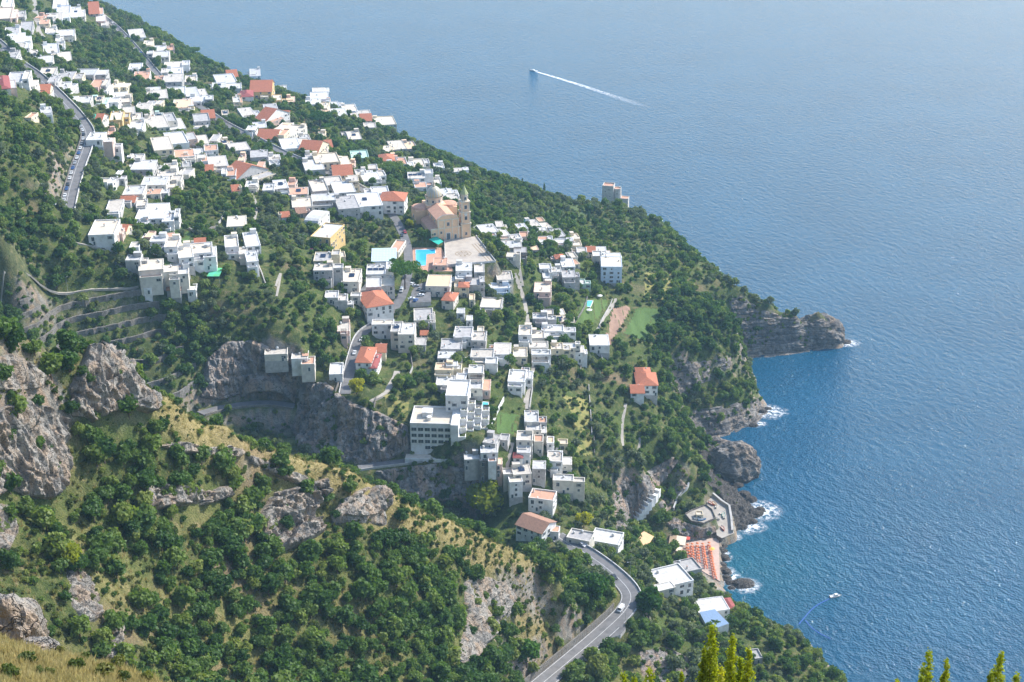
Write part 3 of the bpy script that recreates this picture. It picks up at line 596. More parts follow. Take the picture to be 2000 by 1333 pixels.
rock_face('shore_rocks', 'jagged dark rock shelf between the rounded stack and the boat quay', [(1362,880),(1400,866),(1440,930),(1444,960),(1470,985),(1490,1002),(1462,1030),(1436,1042),(1424,1000),(1396,968),(1372,940)], RK['dark'], 3.4, 2.2, .2, feather=7, push=1.2, z_floor=-1)
rock_face('gorge_cliff', 'dark rock wall with overhanging cave above the curving cliff road', [(400,700),(440,664),(500,660),(560,694),(600,712),(590,790),(570,776),(540,766),(480,770),(430,786),(384,780)], RK['gorge'], 4.0, 2.6, .07, flute=.6, feather=8, ledges=.5)
rock_face('gorge_cliff', 'tall grey and rust rock wall below the road bend with the lime tree', [(590,740),(640,744),(690,784),(740,800),(800,830),(806,880),(760,904),(700,912),(640,900),(580,880),(566,840)], RK['gorge'], 4.2, 2.6, .07, flute=.8, feather=9)
rock_face('gorge_cliff', 'shaded rock wall under the white hotel and its cliff road', [(720,918),(800,906),(860,900),(920,915),(945,935),(950,1000),(900,985),(840,985),(770,960)], RK['gorge'], 2.8, 2.6, .09, flute=.5, feather=8)
rock_face('hill_cliff', 'pale fluted cliff at the edge of the near hill', [(-20,800),(40,775),(90,790),(132,815),(136,900),(132,950),(100,980),(50,975),(20,960),(-20,985)], RK['pale'], 3.0, 1.7, .1, flute=1.3, feather=8, push=1.5)
rock_face('rock_pinnacle', 'jagged grey limestone pinnacle on the crest of the near hill', [(150,720),(165,684),(200,676),(232,690),(252,700),(258,730),(280,760),(306,800),(290,812),(250,800),(210,810),(180,830),(140,800),(130,760)], RK['pale'], 4.2, 1.6, .1, flute=.7, feather=8, push=3.0, ledges=.4)
rock_face('rock_pinnacle', 'grey rocky knob at the far edge of the near hill crest', [(-20,700),(20,684),(56,706),(92,732),(80,762),(40,772),(-20,766)], RK['pale'], 3.2, 2.6, .1, flute=.5, feather=9, push=1.2)
rock_face('hill_cliff', 'thin grey overhang band just below the near ridge', [(300,870),(350,858),(400,872),(450,866),(486,882),(462,898),(400,894),(340,886)], RK['pale'], 3.0, 2.2, .16, flute=.6, feather=6, ledges=1.0)
rock_face('hill_cliff', 'narrow grey rock band under the middle of the golden crest', [(476,884),(540,905),(604,934),(596,954),(540,934),(486,908)], RK['pale'], 3.0, 2.0, .16, flute=.6, feather=5, ledges=1.0)
rock_face('hill_cliff', 'grey cliff band with small caves in the near hill', [(270,978),(310,940),(350,945),(400,955),(450,943),(462,970),(400,992),(340,992),(300,1002)], RK['pale'], 3.4, 2.2, .14, flute=.8, feather=7, ledges=1.2)
rock_face('hill_cliff', 'rust stained cliff below the golden crest', [(505,1000),(530,960),(590,945),(640,930),(652,960),(612,1000),(640,1040),(580,1072),(530,1086),(505,1050)], RK['pale'], 4.0, 2.2, .13, flute=.9, feather=7, ledges=1.4)
rock_face('hill_cliff', 'grey overhanging block with wide cave under the golden crest', [(660,990),(690,960),(720,945),(758,955),(768,990),(736,1012),(690,1018),(650,1010)], RK['pale'], 3.6, 2.2, .13, flute=.6, feather=7, ledges=1.4, push=1.4)
rock_face('hill_cliff', 'layered bare rock outcrop above the coast road on the near hill', [(900,1130),(950,1120),(1000,1140),(1016,1180),(990,1220),(950,1270),(910,1320),(880,1290),(905,1220)], RK['pale'], 3.2, 2.6, .1, strata=.8, flute=.3, feather=9)
rock_face('hill_cliff', 'broken stony patch on the scrub slope of the near hill', [(120,1110),(160,1100),(200,1150),(210,1210),(170,1230),(130,1190)], RK['pale'], 3.0, 2.0, .2, flute=.5, feather=16)
rock_face('hill_cliff', 'pale rock spike leaning out of the scrub low on the near hill', [(200,1290),(230,1205),(240,1215),(238,1250),(225,1300)], RK['pale'], 2.4, 2.2, .2, feather=5, push=1.5)
rock_face('hill_cliff', 'grey cliff corner low at the picture edge of the near hill', [(-20,970),(24,985),(40,1040),(20,1080),(-20,1075)], RK['pale'], 2.6, 2.6, .1, flute=.8, feather=8)
rock_face('hill_cliff', 'low boulder ledges among trees under the coast road', [(1240,1270),(1300,1255),(1360,1290),(1350,1345),(1250,1345)], RK['gorge'], 2.2, 3, .14, feather=9)

# rounded stack and loose rocks at the water's edge
def boulder(name, label, u, v, z0, r, sc, mat_, seed, n=5, group=None):
    c = P(u, v, z0); bm = bmesh.new(); bmesh.ops.create_icosphere(bm, subdivisions=n, radius=1.0)
    co = np.array([q.co[:] for q in bm.verts]); d = 1+.34*fbm(co[:, 0]*1.3+seed, co[:, 1]*1.3, co[:, 2]*1.3, o=4, s=seed)+.16*(1-np.abs(fbm(co[:, 0]*3.1, co[:, 1]*3.1+seed, co[:, 2]*2.2, o=4, s=seed+5))*2)
    for q, k, b in zip(bm.verts, d, co): q.co = Vector(b*k*np.array(sc)*r)
    me = bpy.data.meshes.new(name); bm.to_mesh(me); bm.free(); me.materials.append(mat_); o = link(bpy.data.objects.new(name, me)); o.location = c
    return tag(o, label, 'rock', group)
boulder('rock_stack', 'big rounded grey rock stack standing in the sea', 1428, 916, 2, 14, (1.15,.9,1.05), ROCKS['sea'], 5)
boulder('rock', 'grass topped rock joining the rounded stack to the cliff', 1392, 884, 3, 11, (1.3,.8,.75), ROCKS['sea'], 8)
boulder('headland_knob', 'bulky rounded grey knob at the seaward end of the headland', 1600, 652, 5, 12.5, (1.35,1.0,1.0), ROCKS['sea'], 77, 5)
boulder('rock', 'lone round rock ringed by foam off the bathing platform', 1452, 1142, -.3, 4.6, (1.2,.9,.5), ROCKS['dark'], 12, 4)
boulder('rock', 'dark rock tip at the end of the headland', 1648, 670, -.5, 3.6, (1.4,1,.6), ROCKS['dark'], 21, 4)
k = 0; SHORE_ROCKS = []
for u, v, r in [(1408,1078,2.6),(1414,1092,2.8),(1410,1106,2.4),(1416,1118,3),(1418,1132,2.6),(1426,1140,2.2),(1476,1006,3.4),(1484,998,2.6),(1466,1020,3),(1448,1032,2.8),(1440,950,3),(1452,968,3.2),(1466,978,3),(1490,806,2.4),(1500,800,2),(1470,832,2.6),(1412,1068,2),(1429,1150,1.6)]:
    k += 1; boulder('shore_rock', None, u, v, -.4, r, (1.2,1,.8), ROCKS['dark'], 30+k, 3, 'dark shore rocks'); SHORE_ROCKS.append((COL.objects[-1], u, v))
# dry stone walls on the risers of the old terraces
_u = np.arange(0, 400, 8.0); _v = np.arange(565, 800, 2.0); _UU, _VV = np.meshgrid(_u, _v); _hh = hit(_UU.ravel(), _VV.ravel()).reshape(_UU.shape+(3,)); _in = in_poly(_hh[..., 0], _hh[..., 1], TERR); wn_ = 0
for lev in range(int(172/TSTEP), int(98/TSTEP), -1):
    zt = lev*TSTEP+.1; run = []
    for c in range(len(_u)+1):
        p_ = None
        if c < len(_u):
            zc_ = _hh[:, c, 2]; ok_ = np.where((zc_[:-1] > zt+.9) & (zc_[1:] <= zt+.9) & _in[:-1, c] & (_hh[:-1, c, 1] > 560))[0]
            if len(ok_): p_ = _hh[ok_[0], c].copy(); p_[2] = zt+.2
        if p_ is not None and (not run or np.linalg.norm(p_[:2]-run[-1][:2]) < 16): run.append(p_); continue
        if len(run) >= 4:
            wn_ += 1; ln = np.array(run); ln[:, 1] -= .8; o = wall_along('terrace_wall', ln, 0, TSTEP*.6, .9, STONEW, 'dry stone wall of the old terraces, '+('first' if wn_ == 1 else ['','second','third','fourth','fifth','sixth','seventh','eighth','ninth','tenth','eleventh','twelfth','thirteenth','fourteenth','fifteenth','sixteenth','seventeenth','eighteenth','nineteenth','twentieth','twenty-first','twenty-second','twenty-third','twenty-fourth','twenty-fifth','twenty-sixth'][min(wn_-1, 25)])+' counted downhill', 'stone wall', 'old terrace walls', down=1.6)
        run = [p_] if p_ is not None else []
# rock lip overhanging the cliff road: the cave mouth
def cave_lip(name, label, px, depth, h, mat_):
    ln = catmull(np.array([hit1(u, v) for u, v in px]), 10); n = len(ln); rows = []; t = np.linspace(0, 1, n); env = np.sin(np.pi*t)**.6
    for a_, b_ in ((-1.5, h+3), (.35, h+2.2), (.8, h+.6), (1.0, -.6), (.9, -1.8), (.35, -1.0), (-1.5, 1.2)):
        q = ln.copy(); nz = fbm(q[:, 0]*.25, q[:, 2]*.25+a_*3, o=3, s=19); q[:, 1] -= depth*a_*env+nz*1.1; q[:, 2] += b_*(.5+.5*env)+nz*.8; rows.append(q)
    V = np.stack(rows, 0); o = link(bpy.data.objects.new(name, bigmesh(name, V.reshape(-1, 3), tri_grid(n, len(rows)), mat_))); return tag(o, label, 'cliff')
cave_lip('cave_overhang', 'arched rock overhang of the cave above the cliff road', [(470,772),(500,752),(530,748),(555,756),(578,784)], 8, 4, ROCKS['gorge'])
cave_lip('cave_overhang', 'dark overhang of the wide cave in the near hill', [(648,1022),(675,1006),(705,1004),(735,1010),(756,1022)], 3.5, 2, ROCKS['pale'])
cave_lip('cave_overhang', 'small cave lip low in the near hill cliff band', [(284,992),(294,980),(306,992)], 2.5, 1.5, ROCKS['pale'])
cave_lip('cave_overhang', 'narrow overhang below the limestone pinnacle', [(136,800),(155,796),(178,806)], 2.5, 1.2, ROCKS['pale'])
rock_face('sea_cliff', 'shaggy dark rock bank between the bathing platform and the round bastion', [(1296,1024),(1316,1008),(1340,1018),(1375,1028),(1398,1024),(1402,1042),(1380,1054),(1345,1056),(1318,1044)], RK['gorge'], 1.6, 2.2, .18, flute=.5, feather=5)
rock_face('sea_cliff', 'rocky gully wall beside the stepped restaurant stairs', [(1280,985),(1300,965),(1330,930),(1346,950),(1320,990),(1296,1010)], RK['gorge'], 2.0, 2.2, .15, flute=.5, feather=6)
# ------------------------------------------------------------------ houses
RK_ = {'w': 'white', 'g': 'grey', 'b': 'beige', 't': 'terra', 'r': 'red', 'R': 'red', 'k': 'brown', 'm': 'maroon', 'n': 'green', 'a': 'tan', 'v': 'white'}
WK_ = {'W': 'white', 'C': 'cream', 'Y': 'yellow', 'P': 'pink', 'G': 'grey', 'S': 'stone', 'B': 'blue', 'N': 'green'}
ROOFWORD = {'w': 'white flat', 'g': 'grey flat', 'b': 'beige flat', 't': 'terracotta terrace', 'r': 'red hipped', 'R': 'red gabled', 'k': 'brown gabled', 'm': 'maroon', 'n': 'pale green flat', 'a': 'tan flat', 'v': 'white vaulted'}
WALLWORD = {'W': 'white', 'C': 'cream', 'Y': 'yellow', 'P': 'pinkish', 'G': 'grey', 'S': 'stone', 'B': 'pale blue', 'N': 'pale green'}
LM = [('the domed church',850,430),('the big umbrella pine',790,530),('the white terraced hotel',880,830),('the hotel swimming pool',835,505),('the paved piazza',930,495),('the upper road cars',145,330),('the tall yellow house',512,185),('the far umbrella pine',625,240),
      ('the coastal watchtower',1188,385),('the red roofed villa',1258,750),('the green awning',420,530),('the beach umbrellas',1370,1090),('the big school block',712,395),('the villa lawn',1150,605),('the vaulted house',620,425),('the coast road bend',1225,1160),('the straight far road',250,80),
      ('the upper road curve',170,250),('the long red roof',478,336),('the red hipped house',731,590),('the cave road',500,780),('the stepped lane',1028,770),('the pale blue villa',1194,525),('the coast road gable house',1050,1035),('the beige roofed gully house',204,450),
      ('the pale fluted cliff',60,880),('the limestone pinnacle',220,740),('the small hill caves',400,930),('the wide cave overhang',640,1010),('the layered rock outcrop',960,1190),('the stony scrub patch',165,1170),('the rock spike',225,1250),('the golden crest',700,945),('the coast road wall',1080,1270),
      ('the shaded gully wood',120,480),('the layby cars',1195,1235),('the headland cliff',1540,650),('the rounded stack',1425,900),('the boat quay',1415,1020),('the second promontory',1480,800),('the grassy foreground',330,1320),('the hill foot',650,1300)]
def near_lm(u, v):
    k = min(LM, key=lambda l: (l[1]-u)**2+(1.25*(l[2]-v))**2); du, dv = u-k[1], v-k[2]; r = math.hypot(du, dv)
    d = 'beside' if r < 16 else ('seaward of' if du > 0 else 'inland of') if abs(du) > abs(dv)*1.1 else ('beyond' if dv < 0 else 'this side of')
    return d, k[0], r
_T = ['', 'second', 'third', 'fourth', 'fifth', 'sixth', 'seventh', 'eighth', 'ninth']
ORD = ['', 'second ', 'third ', 'fourth ', 'fifth ', 'sixth ', 'seventh ', 'eighth ', 'ninth ', 'tenth ', 'eleventh ', 'twelfth ', 'thirteenth ', 'fourteenth ', 'fifteenth ', 'sixteenth ', 'seventeenth ', 'eighteenth ', 'nineteenth ', 'twentieth ']
for _a, _b in (('twenty', 20), ('thirty', 30), ('forty', 40), ('fifty', 50)):
    if _b > 20: ORD.append(_a[:-1]+'ieth ')
    ORD += [_a+'-'+x+' ' for x in ['first']+_T[1:]]
TO_LABEL = [(o, 'small dark wave washed rock', u, v) for o, u, v in SHORE_ROCKS]                                       # (object, phrase, u, v): made unique at the end
def later(o, phrase, u, v): TO_LABEL.append((o, phrase, u, v)); return o
def flush_labels():
    by = {}
    for o, ph, u, v in TO_LABEL:
        d, l, r = near_lm(u, v); by.setdefault((ph, d, l), []).append((r, o))
    for (ph, d, l), rows in by.items():
        rows.sort(key=lambda a: a[0])
        for i, (r, o) in enumerate(rows):
            w = f'{ph}, nearest {d} {l}' if i == 0 and len(rows) > 1 else f'{ph} {d} {l}' if len(rows) == 1 else f'{ph}, {ORD[min(i, len(ORD)-1)]}nearest {d} {l}'
            o['label'] = w.replace('nearest beside', 'right beside')
# shared small pieces
def window_mesh(w, h, name='window', shutters=False):
    mb = MB(); t = .09
    for x0, x1, z0, z1 in ((-w/2-t, -w/2, -t, h+t), (w/2, w/2+t, -t, h+t), (-w/2, w/2, -t, 0), (-w/2, w/2, h, h+t)): mb.box(x0, x1, -.14, .02, z0, z1, 0)
    mb.face([(-w/2, -.05, 0), (w/2, -.05, 0), (w/2, -.05, h), (-w/2, -.05, h)], 1); mb.box(-.03, .03, -.1, -.04, 0, h, 0)
    if shutters:
        for s in (-1, 1): mb.box(s*(w/2+.32)-.24, s*(w/2+.32)+.24, -.12, -.01, -.05, h+.05, 2)
    return mb.mesh(name, [FRAME, GLASS, SHUT])
WIN = [window_mesh(1.1, 1.5), window_mesh(1.3, 1.6, shutters=True), window_mesh(1.5, 2.2), window_mesh(.8, 1.0), window_mesh(2.2, 1.5)]
def door_mesh():
    mb = MB(); mb.box(-.65, .65, -.12, .02, 0, 2.3, 0); mb.box(-.5, .5, -.16, -.1, .05, 2.1, 1); return mb.mesh('door', [FRAME, SHUT])
DOOR = door_mesh()
def _tank():
    mb = MB(); mb.lathe([(0, 0), (.7, 0), (.72, 1.1), (.5, 1.4), (0, 1.45)], 10); return mb.mesh('water_tank', plain('tank', (.6,.6,.58), None, .6), True)
def _chim():
    mb = MB(); mb.box(-.35, .35, -.35, .35, -.3, 1.2, 0); mb.box(-.5, .5, -.5, .5, 1.2, 1.35, 0); mb.box(-.3, .3, -.3, .3, 1.35, 1.7, 1); return mb.mesh('chimney', [WALLS['white'], ROOFS['terra']])
def _solar():
    mb = MB(); mb.face([(-1.6, -.8, .2), (1.6, -.8, .2), (1.6, .8, 1.1), (-1.6, .8, 1.1)], 0); mb.face([(-1.6, .8, 1.08), (1.6, .8, 1.08), (1.6, -.8, .18), (-1.6, -.8, .18)], 1); mb.box(-1.5, -1.4, .6, .7, 0, .98, 1); mb.box(1.4, 1.5, .6, .7, 0, .98, 1)
    return mb.mesh('solar_panel', [plain('solar_blue', (.03,.05,.10), (.02,.03,.06), .2, 4, spec=.6), STEEL])
def _dish():
    mb = MB(); mb.lathe([(0, 0), (.3, .05), (.5, .16)], 10); mb.tube((0, 0, -.9), (0, 0, 0), .04); return mb.mesh('satellite_dish', FRAME)
def _aerial():
    mb = MB(); mb.tube((0, 0, 0), (0, 0, 3.2), .05, n=4); mb.tube((-.7, 0, 3), (.7, 0, 3), .03, n=4); mb.tube((-.4, 0, 2.6), (.4, 0, 2.6), .03, n=4); return mb.mesh('aerial', STEEL)
TANK, CHIM, SOLAR, DISH, AERIAL = _tank(), _chim(), _solar(), _dish(), _aerial()
def flat_roof(mb, x0, x1, y0, y1, z, par=.5, m=0, mp=1):
    t = .28; e = .06
    mb.face([(x0+t, y0+t, z+.06), (x1-t, y0+t, z+.06), (x1-t, y1-t, z+.06), (x0+t, y1-t, z+.06)], m)
    mb.box(x0-e, x1+e, y0-e, y0+t, z-.12, z+par, mp); mb.box(x0-e, x1+e, y1-t, y1+e, z-.12, z+par, mp); mb.box(x0-e, x0+t, y0+t, y1-t, z-.12, z+par, mp); mb.box(x1-t, x1+e, y0+t, y1-t, z-.12, z+par, mp)
def gable_roof(mb, x0, x1, y0, y1, z, rise, m=0, mw=1, e=.5, t=.18):
    ym = (y0+y1)/2; k = rise/((y1-y0)/2)
    for s, ya in ((-1, y0), (1, y1)):
        zo = z-e*k; a = (x0-e, ya+s*e, zo); b = (x1+e, ya+s*e, zo); c = (x1+e, ym, z+rise); d = (x0-e, ym, z+rise); up = [(p[0], p[1], p[2]+t) for p in (a, b, c, d)]
        F = up if s < 0 else up[::-1]; mb.face(F, m); mb.face([a, b, up[1], up[0]] if s < 0 else [b, a, up[0], up[1]], m)
        for q in ((0, 3), (1, 2)): mb.face([(a, b, c, d)[q[0]], (a, b, c, d)[q[1]], up[q[1]], up[q[0]]], m)
        mb.face([d, c, b, a] if s < 0 else [a, b, c, d], m)
    for x in (x0, x1): mb.face([(x, y0, z), (x, y1, z), (x, ym, z+rise)], mw)
def hip_roof(mb, x0, x1, y0, y1, z, rise, m=0, e=.45):
    x0 -= e; x1 += e; y0 -= e; y1 += e; ym = (y0+y1)/2; r = min((x1-x0), (y1-y0))/2*.95
    if (x1-x0) >= (y1-y0): A, B = (x0+r, ym), (x1-r, ym)
    else: xm = (x0+x1)/2; A, B = (xm, y0+r), (xm, y1-r)
    A = (*A, z+rise); B = (*B, z+rise); c = [(x0, y0, z), (x1, y0, z), (x1, y1, z), (x0, y1, z)]
    if (x1-x0) >= (y1-y0): fs = [[c[0], c[1], B, A], [c[1], c[2], B], [c[2], c[3], A, B], [c[3], c[0], A]]
    else: fs = [[c[0], c[1], A], [c[1], c[2], B, A], [c[2], c[3], B], [c[3], c[0], A, B]]
    for f in fs: mb.face(f, m)
    mb.box(x0, x1, y0, y1, z-.22, z-.003, m)
def vault_roof(mb, x0, x1, y0, y1, z, rise, m=0, n=8):
    ym, hw = (y0+y1)/2, (y1-y0)/2; pr = [(ym-hw*math.cos(math.pi*i/n), z+rise*math.sin(math.pi*i/n)) for i in range(n+1)]
    for i in range(n): mb.face([(x0, *pr[i]), (x1, *pr[i]), (x1, *pr[i+1]), (x0, *pr[i+1])], m)
    mb.face([(x0, *p) for p in pr], m); mb.face([(x1, *p) for p in pr[::-1]], m)
def put_windows(root, x0, x1, y0, y1, z0, z1, rnd, faces='FRL', pitch=3.4, prob=.72, kinds=None, z_first=1.0):
    n_st = max(1, int((z1-z0+.4)/3.0))
    for f in faces:
        L = (x1-x0) if f in 'FB' else (y1-y0); n = max(1, int((L-.8)/pitch)) if L > 2.4 else 0
        for s in range(n_st):
            for i in range(n):
                if rnd.random() > prob: continue
                c = -L/2+(i+.5)*L/n; z = z1-3.0*(n_st-s)+z_first+(.0)
                k = rnd.choice(kinds or [0, 0, 0, 1, 1, 2, 3, 4]); 
                if k == 2: z -= .85
                if k == 4 and L/n < 3: k = 0
                if f == 'F': loc, rz = ((x0+x1)/2+c, y0-.02, z), 0
                elif f == 'R': loc, rz = (x1+.02, (y0+y1)/2+c, z), math.pi/2
                elif f == 'B': loc, rz = ((x0+x1)/2-c, y1+.02, z), math.pi
                else: loc, rz = (x0-.02, (y0+y1)/2-c, z), -math.pi/2
                inst('window', WIN[k], root, loc, rz)
HOUSES = []
def house(u, v, wp, dp, rot, h, st, extra='', name='house', phrase=None, size_m=None):
    h *= .74 if 'x' in extra else .70; p = hit1(u, v, h); D = np.linalg.norm(p-np.array([0, 0, CAM_H])); dep = math.asin((CAM_H-p[2])/D); s = D/FPX
    w = max(wp*(1.06 if 'x' in extra else .98)*s, 3.2); d = max(dp*1.24*s/math.sin(dep), 3.2)
    if size_m: w, d = size_m
    rnd = random.Random(int(u*131+v*17)); base = p[2]-h
    root = empty(name, (p[0], p[1], base), R(rot)); rf, wl_ = st[0], st[1]
    x0, x1, y0, y1 = -w/2, w/2, -d/2, d/2
    wm = WALLS[WK_[wl_]]; rm = ROOFS[RK_[rf]]
    if wl_ == 'W' and rnd.random() < .4: wm = WALLS['warmwhite']
    if rf == 'w' and 'x' not in extra: rm = ROOFS[rnd.choice(['white', 'white', 'offwhite', 'offwhite', 'pale'])]
    foot = 4.5
    for sx in (-1, 1):
        for sy in (-1, 1):
            c, q = math.cos(R(rot)), math.sin(R(rot)); xx, yy = p[0]+sx*w/2*c-sy*d/2*q, p[1]+sx*w/2*q+sy*d/2*c; foot = max(foot, base-float(hgt(xx, yy))+.6)
    mb = MB(); mb.box(x0, x1, y0, y1, -min(foot, 6.5), h, 0)
    plinth = rnd.random() < .35
    if plinth: mb.box(x0-.12, x1+.12, y0-.12, y1+.12, -min(foot, 6.5), .25, 1)
    mb.build('wall', [wm, WALLS['grey']], root)
    mb = MB()
    if rf in 'wgbtnam' and not (rf == 'm'):
        flat_roof(mb, x0, x1, y0, y1, h, .35 if rnd.random() < .5 else .75, 0, 1); roof = mb.build('roof', [rm, wm if wl_ in 'WCPYBN' else ROOFS['white'] if rf == 'w' else wm], root)
    elif rf == 'v': vault_roof(mb, x0-.15, x1+.15, y0-.15, y1+.15, h-.05, min(d*.28, 2.6), 0); roof = mb.build('roof', [rm], root)
    elif rf in 'rm': hip_roof(mb, x0, x1, y0, y1, h+.22, min(w, d)*.22, 0); roof = mb.build('roof', [rm], root)
    else: gable_roof(mb, x0, x1, y0, y1, h, d*.22, 0, 1); roof = mb.build('roof', [rm, wm], root)
    put_windows(root, x0, x1, y0, y1, 0, h, rnd, 'FRL')
    inst('door', DOOR, root, (rnd.uniform(x0+1, x1-1) if w > 3 else 0, y0-.02, 0 if foot < 5 else .0), 0)
    flat = rf in 'wgbtna'
    if flat and w*d > 60:
        if rnd.random() < .45 and 'x' not in extra:           # stair room on the roof
            a, b_ = rnd.uniform(2.6, 4), rnd.uniform(2.4, 3.4); sx = x0+.4 if rnd.random() < .5 else x1-.4-a; sy = y1-.4-b_
            mb = MB(); mb.box(sx, sx+a, sy, sy+b_, h+.06, h+2.5, 0, 1); mb.box(sx-.1, sx+a+.1, sy-.1, sy+b_+.1, h+2.5, h+2.65, 1); mb.build('roof_room', [wm, rm], root)
        for _ in range(rnd.choice([0, 1, 1, 2])): inst('water_tank', TANK, roof, (rnd.uniform(x0+1, x1-1), rnd.uniform(0, y1-1), h+.06), 0, rnd.uniform(.7, 1.1))
        if rnd.random() < .5: inst('chimney', CHIM, roof, (rnd.uniform(x0+1, x1-1), rnd.uniform(y0+1, y1-1), h), 0)
        if rnd.random() < .4: inst('aerial', AERIAL, roof, (rnd.uniform(x0+1, x1-1), rnd.uniform(y0+1, y1-1), h), rnd.random())
        if rnd.random() < .25: inst('satellite_dish', DISH, roof, (rnd.uniform(x0+1, x1-1), y0+.6, h+1.1), 0)
        if rnd.random() < .07: 
            for i in range(2): inst('solar_panel', SOLAR, roof, (0, -1+i*2.2, h+.06), 0)
    elif not flat and w*d > 50: inst('chimney', CHIM, roof, (rnd.uniform(x0+1, x1-1), d*.18, h+.4), 0)
    if 'x' not in extra and w*d > 70 and rnd.random() < .62:   # lower wing with a walled terrace
        a = w*rnd.uniform(.45, .9); b_ = rnd.uniform(2.6, 4.6); hx = max(2.4, h-rnd.choice([2.8, 3.2, 5.6])); sx = rnd.uniform(x0, x1-a)
        mb = MB(); mb.box(sx, sx+a, y0-b_, y0-.004, -min(foot+1.5, 7.5), hx, 0); flat_roof(mb, sx, sx+a, y0-b_, y0-.004, hx, .9, 1, 0); mb.build('terrace', [wm, ROOFS[rnd.choice(['white', 'beige', 'terra', 'grey', 'beige'])]], root)
        put_windows(root, sx, sx+a, y0-b_, y0, 0, hx, rnd, 'F', 3.2, .8)
        if rnd.random() < .3:
            mb = MB(); zt = hx+2.5
            for i in range(5): mb.box(sx+.2, sx+a-.2, y0-b_+.3+i*(b_-.5)/5, y0-b_+.42+i*(b_-.5)/5, zt, zt+.1)
            for x in (sx+.3, sx+a-.4): mb.box(x, x+.12, y0-b_+.2, y0-b_+.32, hx, zt)
            mb.build('pergola', BARK, root)
    if 'x' not in extra and w*d > 38 and rnd.random() < .45:   # side wing under its own roof
        a = w*rnd.uniform(.3, .6); b_ = d*rnd.uniform(.5, .85); hx = max(2.3, h-rnd.uniform(.8, 3.0)) if rnd.random() < .8 else h+rnd.uniform(.6, 1.6); sy = rnd.uniform(-d/2, d/2-b_*.7); sx = x1+.004 if rnd.random() < .6 else x0-a-.004; wm2 = wm if rnd.random() < .75 else WALLS[rnd.choice(['white', 'cream', 'grey', 'pink'])]
        mb = MB(); mb.box(sx, sx+a, sy, sy+b_, -min(foot+1, 7), hx, 0); flat_roof(mb, sx, sx+a, sy, sy+b_, hx, rnd.choice([.3, .5, .9]), 1, 0); wg = mb.build('wing', [wm2, ROOFS[rnd.choice(['white', 'white', 'offwhite', 'pale', 'beige', 'terra', 'grey'])]], root)
        put_windows(root, sx, sx+a, sy, sy+b_, 0, hx, rnd, 'FR' if sx > 0 else 'FL', 3.2, .7)
        if rnd.random() < .4: inst('water_tank', TANK, wg, (sx+a/2, sy+b_*.7, hx+.06), 0, .8)
    if 's' in extra:
        for i in range(3): inst('solar_panel', SOLAR, roof, (x0+2+i*3.4, 0, h+.06), 0)
    big = w*d; size = 'tiny' if big < 45 else 'small' if big < 85 else 'large' if big > 190 else ''
    if h >= 10: size = 'tall'
    if w/d > 2.1: size = 'long narrow'
    ph = phrase or f"{size} {WALLWORD[wl_]} house with {ROOFWORD[rf]} roof".strip()
    tag(root, None, 'house', 'houses of the hillside town'); later(root, ph, u, v)
    occ_disc(p[0], p[1], max(w, d)*.5+1.6); HOUSES.append((u, v, root, w, d, h)); return root
def merge(r1, *rs):
    """wings that stand on one foundation become one house"""
    M1 = Matrix.Translation(r1.location) @ r1.rotation_euler.to_matrix().to_4x4()
    for r2 in rs:
        M2 = Matrix.Translation(r2.location) @ r2.rotation_euler.to_matrix().to_4x4()
        for ch in list(r2.children): ch.parent = r1; ch.matrix_parent_inverse = M1.inverted() @ M2
        TO_LABEL[:] = [t for t in TO_LABEL if t[0] != r2]; HOUSES[:] = [t for t in HOUSES if t[2] != r2]; bpy.data.objects.remove(r2)
    return r1
